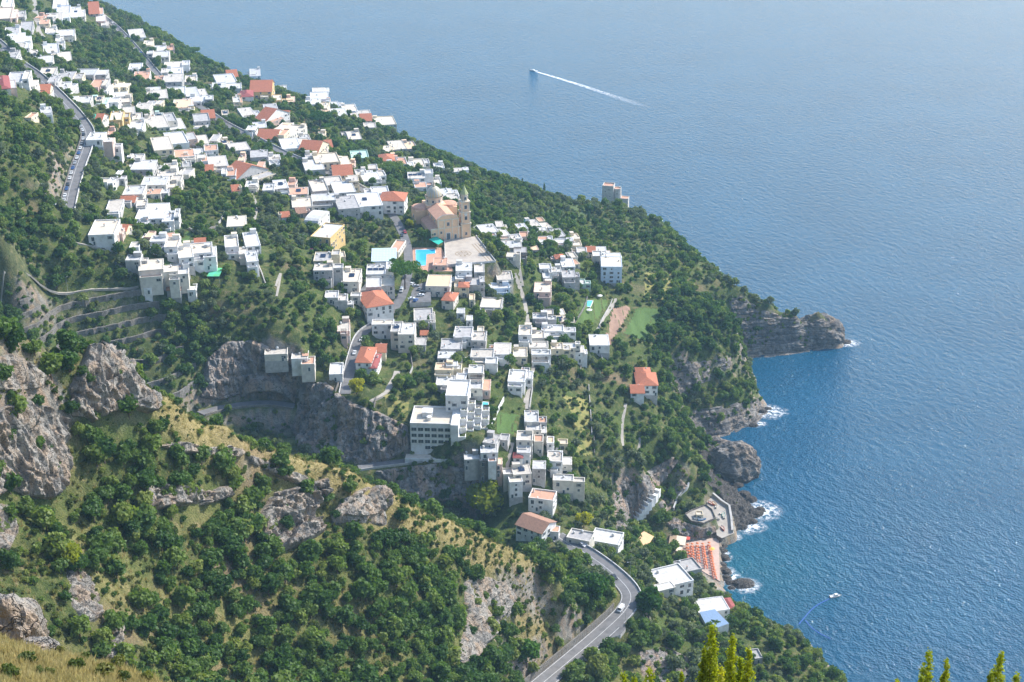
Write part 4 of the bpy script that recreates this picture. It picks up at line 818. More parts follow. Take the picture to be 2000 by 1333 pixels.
A = [ # photo pixel of the roof centre, width and depth in pixels, turn, height, roof and wall
 (14,8,20,12,15,4,'wW'),(10,27,24,16,15,5,'bP'),(37,29,22,9,15,4,'gG'),(52,53,22,14,15,4,'gG'),(24,60,26,9,15,4,'gW'),(30,75,32,14,15,5,'wW'),(37,90,24,9,15,3,'wW'),(118,8,26,14,15,6,'wW'),(106,33,30,10,15,5,'wW'),(124,22,24,14,15,8,'wB'),(148,24,18,15,15,10,'wW'),
 (100,60,20,8,15,4,'bW'),(129,66,32,10,15,5,'wW'),(116,78,14,8,15,3,'wW'),(118,89,16,8,15,3,'wW'),(100,96,28,14,18,4,'wW'),(120,112,36,14,18,4,'bG'),(84,117,36,10,15,4,'wW'),(26,107,18,10,10,4,'gG'),(32,119,14,8,10,3,'wW'),(64,103,10,5,0,3,'wW'),(94,140,28,10,10,6,'bG'),(129,149,30,12,8,4,'gG'),
 (31,153,28,15,12,5,'wW'),(7,162,20,18,20,5,'mW'),(120,170,30,12,8,3,'wW'),(168,142,40,9,5,4,'wG'),(190,165,22,12,5,3,'tP'),(206,173,20,9,5,4,'wW'),(165,196,26,10,10,4,'wW'),(195,198,34,9,5,5,'nW'),(233,186,28,8,12,4,'wW'),(239,197,32,10,15,5,'bW'),(280,208,28,9,3,8,'wW'),(247,217,32,11,15,5,'wG'),(268,229,20,11,15,4,'bG'),
 (228,228,24,13,10,6,'bY'),(265,246,30,13,8,5,'wW'),(306,239,38,18,20,4,'wW'),(342,243,32,16,20,5,'wW'),(310,227,16,7,10,3,'nW'),(90,216,20,9,20,5,'wW'),(188,267,30,11,5,7,'wW'),(198,280,44,9,5,8,'wW'),(316,281,36,20,18,9,'wC'),(344,271,38,18,20,6,'wW'),(360,300,38,11,15,4,'tW'),(372,308,28,8,10,3,'wW'),
 (390,274,32,14,18,4,'bG'),(412,290,26,9,12,6,'tW'),(466,287,38,12,20,5,'wG'),(425,316,36,16,15,6,'wW'),(409,329,14,8,10,4,'RW'),(393,231,30,12,15,7,'gG'),(406,225,24,10,15,7,'RP'),(392,246,28,8,10,3,'wW'),(306,185,40,13,15,6,'wW'),(300,176,24,8,10,5,'wG'),(265,131,24,9,10,4,'wW'),(277,148,30,12,10,4,'tW'),(267,66,28,13,18,6,'wW'),
 (308,95,32,8,12,4,'wW'),(315,107,30,9,10,7,'wW'),(290,85,18,8,10,3,'bC'),(338,128,34,10,10,4,'bW'),(341,139,30,9,10,5,'wW'),(338,153,36,12,8,8,'wG'),(373,155,22,10,10,5,'bW'),(345,179,34,12,12,5,'wW'),(374,180,26,14,18,5,'wG'),(386,193,30,9,8,4,'wW'),(356,204,34,14,10,5,'aW'),(365,216,28,7,10,3,'wC'),
 (440,155,38,14,18,5,'wW'),(452,147,20,9,18,6,'RW'),(456,169,30,9,10,6,'wW'),(428,167,26,8,10,4,'wW'),(482,184,24,9,10,8,'mW'),(482,220,26,14,20,5,'wW'),(184,20,18,11,15,5,'RP'),(197,36,18,9,15,4,'wP'),(205,47,14,6,15,3,'wW'),
 (540,192,20,9,10,6,'bY'),(545,200,24,8,10,4,'bY'),(498,142,20,11,10,4,'wW'),(550,173,20,8,10,3,'wW'),(622,177,24,8,8,5,'wW'),(624,188,36,11,8,7,'wW'),(612,199,30,9,8,4,'wW'),(634,200,24,8,8,4,'tW'),(650,206,24,10,12,5,'wW'),(661,220,30,12,12,6,'wW'),(682,212,28,11,12,5,'bW'),(710,222,28,9,12,5,'wW'),(714,231,22,9,8,8,'RW'),(722,246,24,8,8,5,'wW'),
 (751,237,40,13,12,7,'bC'),(691,265,26,13,12,6,'bG'),(775,284,30,14,15,6,'bG'),(800,285,24,12,15,5,'aG'),(507,245,26,9,12,5,'wW'),(529,212,26,13,14,6,'gW'),(531,227,28,16,-30,9,'RW'),(528,264,40,12,-8,6,'RW'),(557,222,16,6,0,3,'RG'),(557,246,22,9,-10,7,'aW'),(567,256,36,16,-20,9,'bW'),(595,270,20,9,15,5,'wW'),(566,281,36,16,15,6,'wW'),(592,279,28,12,15,6,'bW'),
 (612,289,40,16,-12,8,'RC'),(627,298,28,9,12,5,'bW'),(637,310,48,15,14,9,'bC'),(658,318,24,10,8,6,'wC'),(612,323,38,16,14,5,'wW'),(506,301,34,11,10,7,'gG'),(536,308,22,8,12,4,'wW'),(536,320,20,6,12,3,'wW'),(478,336,44,20,-38,6,'RG'),(452,338,18,11,8,6,'tW'),(492,360,24,9,5,5,'wW'),
 (525,367,22,11,5,7,'wG'),(548,361,26,14,15,6,'wW'),(583,374,38,11,8,6,'tW'),(622,364,32,18,15,7,'bG'),(650,355,36,14,14,5,'wW'),(670,366,42,18,14,7,'wG'),(668,334,38,14,10,8,'RC'),(690,349,20,10,10,12,'wC'),(705,338,22,9,12,4,'wW'),(724,346,36,13,15,5,'wW'),(755,309,30,10,8,6,'rP'),(781,316,26,11,10,7,'tW'),(725,328,24,8,8,5,'wW'),
 (814,320,30,13,10,7,'bW'),(813,343,34,10,5,8,'wW','s'),(839,355,44,10,8,5,'wW'),(821,362,24,8,8,4,'tW'),(867,377,36,12,10,6,'wW'),(884,385,24,9,8,7,'wW'),(632,386,46,11,10,7,'wG'),(677,396,42,20,14,9,'gG'),(742,373,34,11,10,6,'wW'),(590,397,40,15,10,5,'bW'),(586,412,18,8,20,4,'kP'),(857,325,20,8,8,4,'wW'),(890,333,30,6,8,3,'wW'),(702,303,34,12,10,6,'nN'),
 (269,309,22,9,5,4,'wW'),(281,323,42,14,3,8,'wG'),(333,325,26,8,8,4,'bW'),(327,340,36,9,8,5,'wW'),(303,354,48,13,5,9,'wW'),(345,350,20,10,5,8,'wW'),(336,362,18,10,5,7,'bG'),(222,353,20,9,0,3,'gG'),(233,338,9,6,0,3,'wW'),(263,373,38,14,5,4,'wW'),(252,390,28,8,0,3,'RG'),(300,375,30,8,5,5,'tW'),(277,398,20,11,10,3,'bG'),(224,403,28,18,8,4,'wW'),
 (298,413,50,23,5,6,'wW','x'),(330,423,22,16,8,9,'wW'),(280,434,22,9,5,4,'wW'),(204,446,44,22,6,7,'bW','x'),(228,450,12,16,6,5,'wP'),(310,467,30,9,3,9,'wW'),(337,475,26,15,5,8,'bW'),(264,479,18,8,5,4,'wW'),(262,505,28,9,3,6,'wG'),(295,518,46,16,12,8,'bW'),(391,471,20,8,10,7,'RW'),(386,487,56,16,12,9,'bW'),(410,493,24,16,10,10,'wW'),
 (362,494,28,16,15,8,'bW'),(350,527,36,17,10,6,'wW'),(462,433,36,16,8,7,'bW'),(452,473,26,18,12,8,'bW'),(491,468,28,22,15,9,'wW'),(491,502,22,16,15,10,'wW'),(470,491,26,11,12,6,'wW'),(342,561,26,9,0,3,'kG'),(376,563,16,9,5,4,'wW'),(290,560,14,8,5,4,'wW'),
 (631,502,34,14,2,6,'gC'),(632,523,38,10,2,11,'bG'),(687,540,34,20,0,9,'bW'),(695,577,20,6,0,6,'wW'),(648,577,26,11,3,5,'wG'),(667,583,24,10,3,7,'wG'),(671,637,24,18,5,4,'wP'),(776,482,20,18,-10,4,'tW'),(735,528,38,16,3,6,'wW','s'),(730,553,30,16,5,7,'wG'),(757,549,26,16,5,8,'bG'),
 (906,522,32,13,2,9,'wW'),(936,524,20,14,2,8,'wG'),(923,551,28,11,3,9,'gG'),(898,540,18,10,3,6,'wW'),(906,557,20,8,0,9,'rC'),(879,580,24,13,-12,8,'rW'),(922,582,9,9,0,6,'aC'),(985,540,32,14,5,8,'wW'),(975,560,40,9,5,6,'wB'),(960,593,42,16,-5,4,'bG'),(827,616,38,19,4,6,'gW'),(843,622,14,17,4,5,'wW'),(905,650,36,16,-3,7,'gW'),(936,658,28,15,-3,7,'wG'),
 (882,674,42,17,0,5,'gG'),(981,682,34,18,-2,6,'wW'),(917,622,12,8,0,5,'wW'),(900,608,16,8,0,6,'wW'),(822,668,20,12,0,5,'gG'),(829,650,14,7,0,4,'RW'),
 (952,447,34,13,16,5,'wW'),(980,455,24,11,16,5,'wW'),(1008,465,20,9,12,4,'wW'),(997,478,44,12,3,6,'wW'),(1016,489,26,9,0,8,'gS'),(1040,437,24,11,20,4,'wW'),(1062,442,24,9,20,4,'bW'),(1056,450,26,8,10,4,'wW'),(1087,456,28,13,15,6,'gG'),(1060,467,20,7,0,3,'tW'),(1090,472,34,7,0,4,'wW'),(1121,476,28,9,5,6,'bC'),
 (1136,490,20,8,0,5,'wW'),(1153,487,18,8,0,6,'RW'),(1173,488,22,9,0,6,'wW'),(1166,497,18,8,0,8,'wW'),(1092,502,18,7,10,6,'rG'),(1108,514,26,13,5,8,'wW'),(1065,522,24,8,3,6,'wW'),(1081,527,30,8,3,6,'wG'),(1110,536,26,11,3,10,'gG'),(1060,562,34,16,-3,9,'bP'),(1133,552,20,8,0,3,'wN'),
 (1055,619,30,9,0,6,'wG'),(1071,611,20,8,0,5,'bG'),(1093,625,30,12,-3,5,'bC'),(1079,643,44,10,0,6,'wW'),(1026,647,26,15,-2,8,'bW'),(1050,655,26,12,0,5,'bG'),(1052,675,38,10,0,6,'wW'),(1057,690,38,8,0,9,'wW'),(1088,678,24,10,0,8,'wC'),(1110,676,28,8,0,9,'wW'),(1131,683,20,11,0,9,'wW'),(1170,665,36,17,0,7,'wW','x'),
 (1016,690,28,15,0,6,'wC'),(1010,736,34,19,-4,5,'wW'),(1028,730,12,16,-4,4,'gG'),(942,692,46,14,-2,5,'wG'),(960,706,24,10,-2,7,'wW'),(930,723,30,13,-2,8,'wW'),(872,694,34,11,0,6,'wG'),(868,718,36,11,-2,6,'aC'),(883,708,22,12,0,7,'wW'),(870,745,36,16,-2,5,'wG'),(901,737,20,9,-5,6,'wW'),(930,752,26,15,-2,6,'wW'),(950,753,16,17,-2,4,'tP'),
 (960,858,26,15,-15,4,'gG'),(985,856,18,10,-10,4,'gG'),(955,876,34,15,3,8,'wW'),(921,891,30,12,5,8,'wG'),(953,896,34,9,0,15,'bS','x'),(973,902,16,10,0,10,'aP'),(1038,815,28,18,0,7,'wG'),(1042,835,30,12,0,6,'wW'),(1025,853,32,15,-3,9,'wW'),(1052,858,18,11,-3,9,'tW'),(1075,861,14,10,-3,8,'aW'),(1012,890,18,8,-3,7,'mW'),(1023,879,26,10,-3,9,'wW'),
 (1084,893,30,17,-3,9,'wW'),(1104,901,26,12,-3,9,'wW'),(1053,909,26,13,-3,11,'wG'),(1018,918,36,15,8,9,'wW'),(1006,935,26,12,8,13,'bW'),(1100,935,40,10,-4,10,'wW'),
 (540,683,44,18,6,5,'wW'),(586,694,32,12,4,5,'wW'),(602,706,26,12,4,5,'tW'),(657,722,26,18,4,5,'wW'),(1134,1047,44,15,-20,4,'gW','x'),(1185,1050,54,20,-18,7,'wW','x'),(1342,1106,40,18,20,6,'gG','x'),(1477,1279,15,14,10,3.2,'gG','x'),
]
for a in A:
    if len(a) == 7: house(*a)
    else: house(*a)
# cottages and outbuildings squeezed in beside their neighbours
_rc = random.Random(23); _cnt = 0; _base = list(HOUSES); _cand = []
for _t in range(700):
    hu, hv = _rc.choice(_base)[:2]; uu = hu+_rc.choice([-1, 1])*_rc.uniform(14, 34); vv = hv+_rc.uniform(-9, 12)
    if (8 < uu < 1125 and 18 < vv < 905) and not (uu > 780 and vv < 420): _cand.append((uu, vv))
for (uu, vv), q in zip(_cand, hit([c[0] for c in _cand], [c[1] for c in _cand], 2.6)):
    if _cnt >= 75: break
    i_, j_ = int((q[0]-GX0)/GS), int((q[1]-GY0)/GS)
    if q[1] > 1560 or OCC[max(j_-1, 0):j_+3, max(i_-1, 0):i_+3].any() or abs(float(hgt(q[0], q[1]+5)-hgt(q[0], q[1]-5))) > 9: continue
    _cnt += 1; house(uu, vv, _rc.uniform(12, 20), _rc.uniform(6, 10), _rc.uniform(-6, 20), _rc.choice([3.6, 4.2, 6.5]), _rc.choice(['wW', 'wW', 'bW', 'gG', 'tP', 'wC', 'bC', 'RW', 'RC', 'gW', 'tC', 'aP']))
# houses one knows at once
house(512,171,38,13,4,11,'RY','x', phrase='tall yellow house with red roof and arched windows')
house(712,391,58,21,12,11,'wW','x', phrase='large white school block with wide flat roof')
house(768,385,46,13,-4,12,'rW','x', phrase='tall white house with small red hipped roof and balconies')
house(731,584,50,24,22,9,'rW','x', phrase='white roadside house with large red hipped roof')
merge(house(640,452,38,22,-14,12,'wY','x', phrase='long white roofed house with vault and cream end wall'), house(619,424,26,17,-14,9,'vW','x'))
merge(house(795,643,30,18,0,15,'wW','x', phrase='tall white guesthouse with arched loggia'), house(775,640,20,16,0,13,'gW','x'), house(748,631,40,8,2,11,'bW','x'))
merge(house(1194,512,38,16,-2,16,'bB','x', phrase='tall pale blue villa with beige roof'), house(1194,500,36,8,4,15,'wW','x'))
merge(house(715,694,28,24,-4,11,'rW','x', phrase='white road bend house with long red roof'), house(733,706,13,22,-4,9,'mW','x'))
house(745,680,18,13,0,6,'RC','x')
merge(house(1047,1022,56,22,-34,9,'kW','x', phrase='white gabled house with brown tile roof'), house(1083,1034,18,9,-10,6,'tW','x'))
merge(house(1310,1126,62,28,22,8,'wW','x', phrase='large angled villa with bright flat roof'), house(1298,1146,34,10,22,6,'wW','x'))
merge(house(1388,1182,58,20,12,7,'wW','x', phrase='large white house with maroon side roof'), house(1424,1180,14,16,12,6,'mW','x'))
merge(house(1262,741,38,20,0,9,'rW','x', phrase='white cliff villa with three coral red roofs'), house(1256,727,26,13,0,8,'rW','x'), house(1244,760,24,13,0,7,'RW','x'))
house(1060,968,46,15,-14,9,'tW','x', phrase='white villa with round terracotta terrace over a blue wall')
# ------------------------------------------------------------------ church
SAND = plain('church_plaster', (.82,.55,.34), (.70,.47,.30), .9, .35); SAND2 = plain('church_trim', (.70,.60,.46), (.58,.48,.36), .9, .5); TERRA = ROOFS['terra']
def majolica():
    m, nt, b = _new('majolica_tiles'); b.inputs['Roughness'].default_value = .35
    tc = _n(nt, 'ShaderNodeTexCoord', name='TC'); g = _n(nt, 'ShaderNodeTexGradient', gradient_type='RADIAL'); nt.links.new(tc.outputs['Object'], g.inputs[0])
    f = _math(nt, 'FRACT', _math(nt, 'MULTIPLY', g.outputs['Fac'], 16.0)); col = _ramp(nt, f, [(.0, (.60,.47,.20)), (.2, (.44,.40,.32)), (.5, (.44,.45,.42)), (.8, (.44,.40,.32)), (1, (.60,.47,.20))]); nt.links.new(col, b.inputs['Base Color']); return m
MAJ = majolica(); GREENT = plain('glazed_green_tiles', (.42,.44,.20), (.32,.35,.17), .4, 2)
pc = P(876, 468, 109.2); church = tag(empty('domed_church', pc, R(19)), 'sand coloured church with tiled dome and slim bell tower', 'church')
for x_, y_ in ((0, 6), (0, 16), (0, 26), (0, 36), (-8, 30), (8, 30), (11, 2)):
    c_, s_ = math.cos(R(19)), math.sin(R(19)); occ_disc(pc[0]+x_*c_-y_*s_, pc[1]+x_*s_+y_*c_, 8)
mb = MB(); mb.box(-6, 6, .9, 24, -3, 12, 0); mb.build('nave', [SAND], church)
mb = MB(); gable_roof(mb, -12, 12, -6, 6, 0, 2.6, 0, 1, .4); o = mb.build('nave_roof', [TERRA, SAND], church); o.location = (0, 12.6, 12); o.rotation_euler = (0, 0, R(90))
for s in (-1, 1):
    mb = MB(); mb.box(s*8.2-2.2 if s > 0 else -10.4, 10.4 if s > 0 else -6.004, 1.2, 23, -3, 6.2, 0); mb.build('side_aisle', [SAND], church)
    mb = MB(); xa, xb = s*6.0, s*10.8; F = [(xa, 1.2, 8.6), (xb, 1.2, 6.1), (xb, 23, 6.1), (xa, 23, 8.6)]; mb.face(F if s > 0 else F[::-1], 0); mb.face([(xa, 1.2, 6.2), (xb, 1.2, 6.1), (xa, 1.2, 8.6)], 1); mb.build('aisle_roof', [TERRA, SAND], church)
    mb = MB(); mb.box(6.004 if s > 0 else -13, 13 if s > 0 else -6.004, 24.2, 35, -3, 11, 0); mb.lathe([(5.4, 11.05), (4.6, 12.4), (0, 13.2)], 14, 1, s*9.2, 29.6); mb.build('transept', [SAND, TERRA], church)
    for yy in (8, 14, 20): inst('window', WIN[0], church, (s*6.05, yy, 9), s*math.pi/2)
    inst('window', WIN[2], church, (s*13.03, 29.6, 5), s*math.pi/2)
mb = MB(); mb.box(-6, 6, 24.004, 36, -3, 13.4, 0); mb.lathe([(6, -3), (6, 10), (0, 12.6)], 14, 0, 0, 36, 0, math.pi); mb.build('crossing', [SAND], church)
mb = MB(); mb.lathe([(5.5, 13.4), (5.5, 13.9), (5.1, 14), (5.1, 17.4), (5.7, 17.5), (5.7, 18)], 20, 0); drum = mb.build('drum', [SAND2], church); drum.location = (0, 29.6, 0)
for i in range(8): a = i*math.pi/4+.39; inst('window', WIN[0], drum, (5.13*math.sin(a), -5.13*math.cos(a), 14.7), a)
mb = MB(); mb.lathe([(4.8*math.cos(t), 18+5.9*math.sin(t)) for t in np.linspace(0, 1.42, 10)], 32, 0); dm = mb.build('dome', [MAJ], church, True); dm.location = (0, 29.6, 0)
mb = MB(); mb.lathe([(.95, 24.2), (.8, 24.3), (.8, 26), (1.05, 26.1), (.6, 26.9), (0, 27.6)], 10, 0); mb.tube((0, 0, 27.5), (0, 0, 29), .07); mb.tube((-.4, 0, 28.5), (.4, 0, 28.5), .06); mb.build('lantern', [SAND2], dm)
mb = MB(); mb.box(-10.6, 7.6, 0, 1.196, -2, 7.4, 0); mb.box(-6.4, 6.4, 0, 1.196, 7.404, 12.4, 0); mb.prism([(-6.4, 0), (6.4, 0), (6.4, 1.19), (-6.4, 1.19)], 12.404, 12.9, 1); mb.build('facade', [SAND, SAND2], church)
mb = MB()
for i in range(10):
    a0, a1 = math.pi*i/10, math.pi*(i+1)/10; p0, p1 = (6.4*math.cos(a0), 12.9+2.6*math.sin(a0)), (6.4*math.cos(a1), 12.9+2.6*math.sin(a1)); mb.face([(p0[0], 0, p0[1]), (p1[0], 0, p1[1]), (0, 0, 12.9)], 0); mb.face([(p0[0], 0, p0[1]), (p0[0], 1.1, p0[1]), (p1[0], 1.1, p1[1]), (p1[0], 0, p1[1])], 1)
mb.build('pediment', [SAND, SAND2], church)
mb = MB()
for x in (-10.4, -6.2, -2.4, 2.4, 6.2): mb.box(x-.35, x+.35, -.25, -.004, 0, 7.1 if abs(x) > 7 else 12.2, 0)
mb.box(-10.8, 7.8, -.35, -.004, 7.1, 7.7, 0); mb.box(-6.6, 6.6, -.35, -.004, 12.2, 12.7, 0); mb.build('cornice', [SAND2], church)
inst('portal', DOOR, church, (0, -.05, 0), 0, (2.1, 1, 1.9)); inst('door', DOOR, church, (4.4, -.05, 0), 0, (1.3, 1, 1.3)); inst('window', WIN[2], church, (0, -.05, 8.6), 0); inst('window', WIN[0], church, (-4.4, -.05, 4), 0); inst('window', WIN[0], church, (-8.4, -.05, 3.6), 0)
def tower_stage(z0, z1, r, nm='tower_stage'):
    mb = MB(); mb.box(-r, r, -r, r, z0, z1-.6, 0)
    for sx in (-1, 1):
        for sy in (-1, 1): mb.box(sx*(r-.25)-.35, sx*(r-.25)+.35, sy*(r-.25)-.35, sy*(r-.25)+.35, z0, z1-.6, 1)
    mb.box(-r-.45, r+.45, -r-.45, r+.45, z1-.6, z1, 1); o = mb.build(nm, [SAND, SAND2], church); o.location = (11.0, 2.6, 0); return o
for z0, z1, r in ((-3, 9, 2.9), (9.004, 16, 2.7), (16.004, 22.5, 2.45)):
    st = tower_stage(z0, z1, r)
    for a in range(4): inst('belfry_opening' if z0 > 8 else 'window', WIN[2], st, (math.sin(a*math.pi/2)*(r+.03), -math.cos(a*math.pi/2)*(r+.03), (z0+z1)/2-1.4), a*math.pi/2, .8 if z0 < 8 else 1.0)
mb = MB(); mb.lathe([(2.1, 22.5), (2.1, 26.2), (2.5, 26.3), (2.5, 26.7)], 8, 0); oc = mb.build('belfry', [SAND2], church); oc.location = (11, 2.6, 0)
for a in range(4): inst('belfry_opening', WIN[0], oc, (math.sin(a*math.pi/2)*2.02, -math.cos(a*math.pi/2)*2.02, 23.4), a*math.pi/2, 1.2)
mb = MB(); mb.lathe([(2.35, 26.7), (1.2, 29.2), (.3, 31.4), (0, 31.6)], 8, 0); mb.tube((0, 0, 31.4), (0, 0, 33), .06); o = mb.build('spire', [GREENT], church); o.location = (11, 2.6, 0)
mb = MB(); mb.lathe([(1.0, -.1), (1.0, 0), (.8, .02), (0, .02)], 16, 0); o = mb.build('clock', [FRAME], church); o.location = (11, -.18, 14.6); o.rotation_euler = (R(90), 0, 0)
church.scale = (1.08,)*3
# ------------------------------------------------------------------ piazza with its paving figures
def slab(name, W, z, th, mats, label=None, cat=None, kind=None, top=None):
    mb = MB(); W = [tuple(p[:2]) for p in W]; area = sum(W[i][0]*W[(i+1) % len(W)][1]-W[(i+1) % len(W)][0]*W[i][1] for i in range(len(W)))
    if area < 0: W = W[::-1]
    mb.prism(W, z-th, z, 0, 1 if top is not None else None); o = mb.build(name, mats); return tag(o, label, cat, None, kind)
PAVE_L = plain('paving_pale', (.47,.41,.34), (.38,.33,.28), .9, .25); PAVE_D = plain('paving_ochre', (.33,.25,.17), (.28,.22,.15), .9, .3)
pz = slab('piazza_pavement', PIAZZA, 109.1, 9, [STONEW, PAVE_L], kind='structure', top=1)
c0 = PIAZZA.mean(0); ax = (PIAZZA[1]-PIAZZA[0])[:2]; ax /= np.linalg.norm(ax); ay = np.array([-ax[1], ax[0]])
def pz_pt(a, b): q = c0[:2]+ax*a+ay*b; return (q[0], q[1], 109.118)
mb = MB()
for r0, r1 in ((4.6, 5.2), (2.6, 3.1)):
    for i in range(28): a0, a1 = 2*math.pi*i/28, 2*math.pi*(i+1)/28; mb.face([pz_pt(r0*math.cos(a0)-2, r0*math.sin(a0)), pz_pt(r1*math.cos(a0)-2, r1*math.sin(a0)), pz_pt(r1*math.cos(a1)-2, r1*math.sin(a1)), pz_pt(r0*math.cos(a1)-2, r0*math.sin(a1))])
for i in range(8): a = i*math.pi/4; mb.face([pz_pt(-2, 0), pz_pt(4.4*math.cos(a-.12)-2, 4.4*math.sin(a-.12)), pz_pt(4.4*math.cos(a+.12)-2, 4.4*math.sin(a+.12))])
for k in range(3): mb.face([pz_pt(8+k*2, -18), pz_pt(8.7+k*2, -18), pz_pt(8.7+k*2, 14), pz_pt(8+k*2, 14)])
mb.build('paving_star', [PAVE_D], pz)
cl = np.vstack([PIAZZA, PIAZZA[:1]]); wall_along('piazza_parapet', np.c_[cl[1:, :2], np.full(len(cl)-1, 109.1)], 0, .9, .3, WHITEW, 'low pale parapet round the paved piazza', down=1)
# ------------------------------------------------------------------ swimming pools
WATERP = plain('pool_water', (.06,.46,.66), (.05,.40,.60), .08, .8, spec=.5); POOLT = plain('pool_water_green', (.12,.50,.55), (.10,.44,.50), .08, .8, spec=.5)
def pool(label, px, z, mat_, rim=.5, deck=None):
    W = np.array([P(u, v, z) for u, v in px]); root = empty('swimming_pool', W.mean(0)); mb = MB(); c = W.mean(0)
    ins = [(p[0]-c[0], p[1]-c[1]) for p in W]; out = [(x*1.0+rim*x/max(math.hypot(x, y), .1), y+rim*y/max(math.hypot(x, y), .1)) for x, y in ins]
    n = len(ins); ar = sum(ins[i][0]*ins[(i+1) % n][1]-ins[(i+1) % n][0]*ins[i][1] for i in range(n))
    if ar < 0: ins = ins[::-1]; out = out[::-1]
    for i in range(n): j = (i+1) % n; mb.face([(*out[i], .1), (*out[j], .1), (*ins[j], .1), (*ins[i], .1)]); mb.face([(*out[i], -1), (*out[j], -1), (*out[j], .1), (*out[i], .1)]); mb.face([(*ins[i], .1), (*ins[j], .1), (*ins[j], -.3), (*ins[i], -.3)])
    mb.build('rim', [WALLS['white']], root); mb = MB(); mb.face([(*p, -.02) for p in ins]); mb.build('water', [mat_], root); root.location.z = z+.14; occ_disc(c[0], c[1], 7)
    return tag(root, label, 'pool')
slab('pool_terrace', POOLDECK, 108.0, 10, [WALLS['cream'], ROOFS['terra']], 'cream walled hotel terrace round the big swimming pool', 'terrace', top=1)
pool('bright blue swimming pool on the hotel terrace below the church', [(812,489),(850,488),(850,496),(833,498),(832,519),(813,520)], 108.05, WATERP)
pool('small turquoise pool on the villa lawn', [(1141,599),(1147,588),(1158,588),(1153,600)], float(hit1(1150, 594)[2])+.5, POOLT)
pool('small narrow pool beside the white terraced hotel', [(941,802),(943,786),(954,787),(952,801)], float(hit1(948, 793)[2])+.9, POOLT)
house(860,512,26,12,0,4,'tP','x', phrase='low pink pool house'); house(857,549,44,18,-2,9,'aW','x', phrase='white hotel wing with tan and brown terrace roof')
slab('lower_sun_terrace', [P(u, v, 35.4) for u, v in [(1366,1196),(1396,1190),(1424,1218),(1385,1232)]], 35.4, 8, [WALLS['white'], plain('blue_terrace', (.20,.29,.42), (.17,.25,.36), .5)], 'blue grey sun terrace in front of the maroon edged house', 'terrace', top=1)
for u_, v_, r_ in ((1395,1205,8),(1388,1218,7),(1400,1228,6),(1200,1232,8),(1185,1250,6),(1210,1244,6)): occ_disc(*hit1(u_, v_)[:2], r_)
# glass roofed terrace
p0 = hit1(750, 497, 5.0); gh = tag(empty('glasshouse', (p0[0], p0[1], p0[2]-5), R(4)), 'glass roofed hotel conservatory with pale blue panes beyond the umbrella pine', 'conservatory'); occ_disc(p0[0], p0[1], 11)
mb = MB(); mb.box(-7.6, 7.6, -11, 11, -5, 4.6, 0); mb.build('wall', [WALLS['white']], gh)
PANE = plain('roof_glass', (.52,.68,.74), (.44,.60,.68), .15, .4, spec=.6)
mb = MB(); mb.box(-.92, .92, -1.28, 1.28, 0, .08); pane = mb.mesh('pane', [PANE])
mb = MB(); [mb.box(-7.7, 7.7, -11+i*2.75-.06, -11+i*2.75+.06, 4.6, 4.85) for i in range(9)]; [mb.box(-7.6+i*1.9-.05, -7.6+i*1.9+.05, -11, 11, 4.604, 4.83) for i in range(9)]; mb.build('frame', [FRAME], gh)
for i in range(8):
    for j in range(8): inst('pane', pane, gh, (-6.65+i*1.9, -9.6+j*2.75, 4.68))
# ------------------------------------------------------------------ the white terraced hotel
HW = WALLS['white']; ph = P(846, 884, 75.0); hotel = tag(empty('terraced_hotel', ph, R(-3)), 'big white terraced hotel with rows of dark windows above the gorge', 'hotel')
for x_, y_ in ((-6, 8), (4, 8), (14, 8), (20, 10), (12, 22), (22, 24), (-6, 16)): occ_disc(ph[0]+x_, ph[1]+y_, 8)
mb = MB(); mb.box(-11.5, 9.5, 0, 19, -8, 16, 0); flat_roof(mb, -11.5, 9.5, 0, 19, 16, 1.0, 1, 0); mb.build('main_block', [HW, ROOFS['beige']], hotel)
LOGGIA = window_mesh(2.6, 1.9)
for r_ in range(4):
    for c_ in range(6):
        if r_ == 3 and c_ < 2: continue
        inst('window', LOGGIA, hotel, (-9.6+c_*3.45, -.03, 12.4-r_*3.5), 0)
    for c_ in range(4): inst('window', WIN[0], hotel, (-11.53, 3+c_*4.2, 12.4-r_*3.5), -math.pi/2)
mb = MB(); mb.box(-6, -1, 8, 13, 16.06, 18.8, 0); mb.box(-6.2, -.8, 7.8, 13.2, 18.8, 19, 0); mb.cyl(-2.2, 5.4, 16.06, 18, 1.3, n=12, m=0); mb.build('roof_room', [HW], hotel)
mb = MB(); mb.box(5.5, 17, 14.5, 33, -4, 25, 0); flat_roof(mb, 5.5, 17, 14.5, 33, 25, .8, 1, 0); mb.build('tower_block', [HW, ROOFS['white']], hotel)
for i, (x, z) in enumerate([(7.4, 21), (14.8, 21), (14.8, 17.2), (10, 19.5), (7.4, 17.2)]): inst('window', WIN[i % 2], hotel, (x, 14.47, z), 0)
for i in range(4): inst('window', WIN[0], hotel, (17.03, 17+i*4, 21), math.pi/2)
mb = MB(); mb.box(9.504, 13.4, -2.2, 14.4, -8, 17.4, 0); mb.build('stair_tower', [HW], hotel)
PLANT = LEAF['tree']
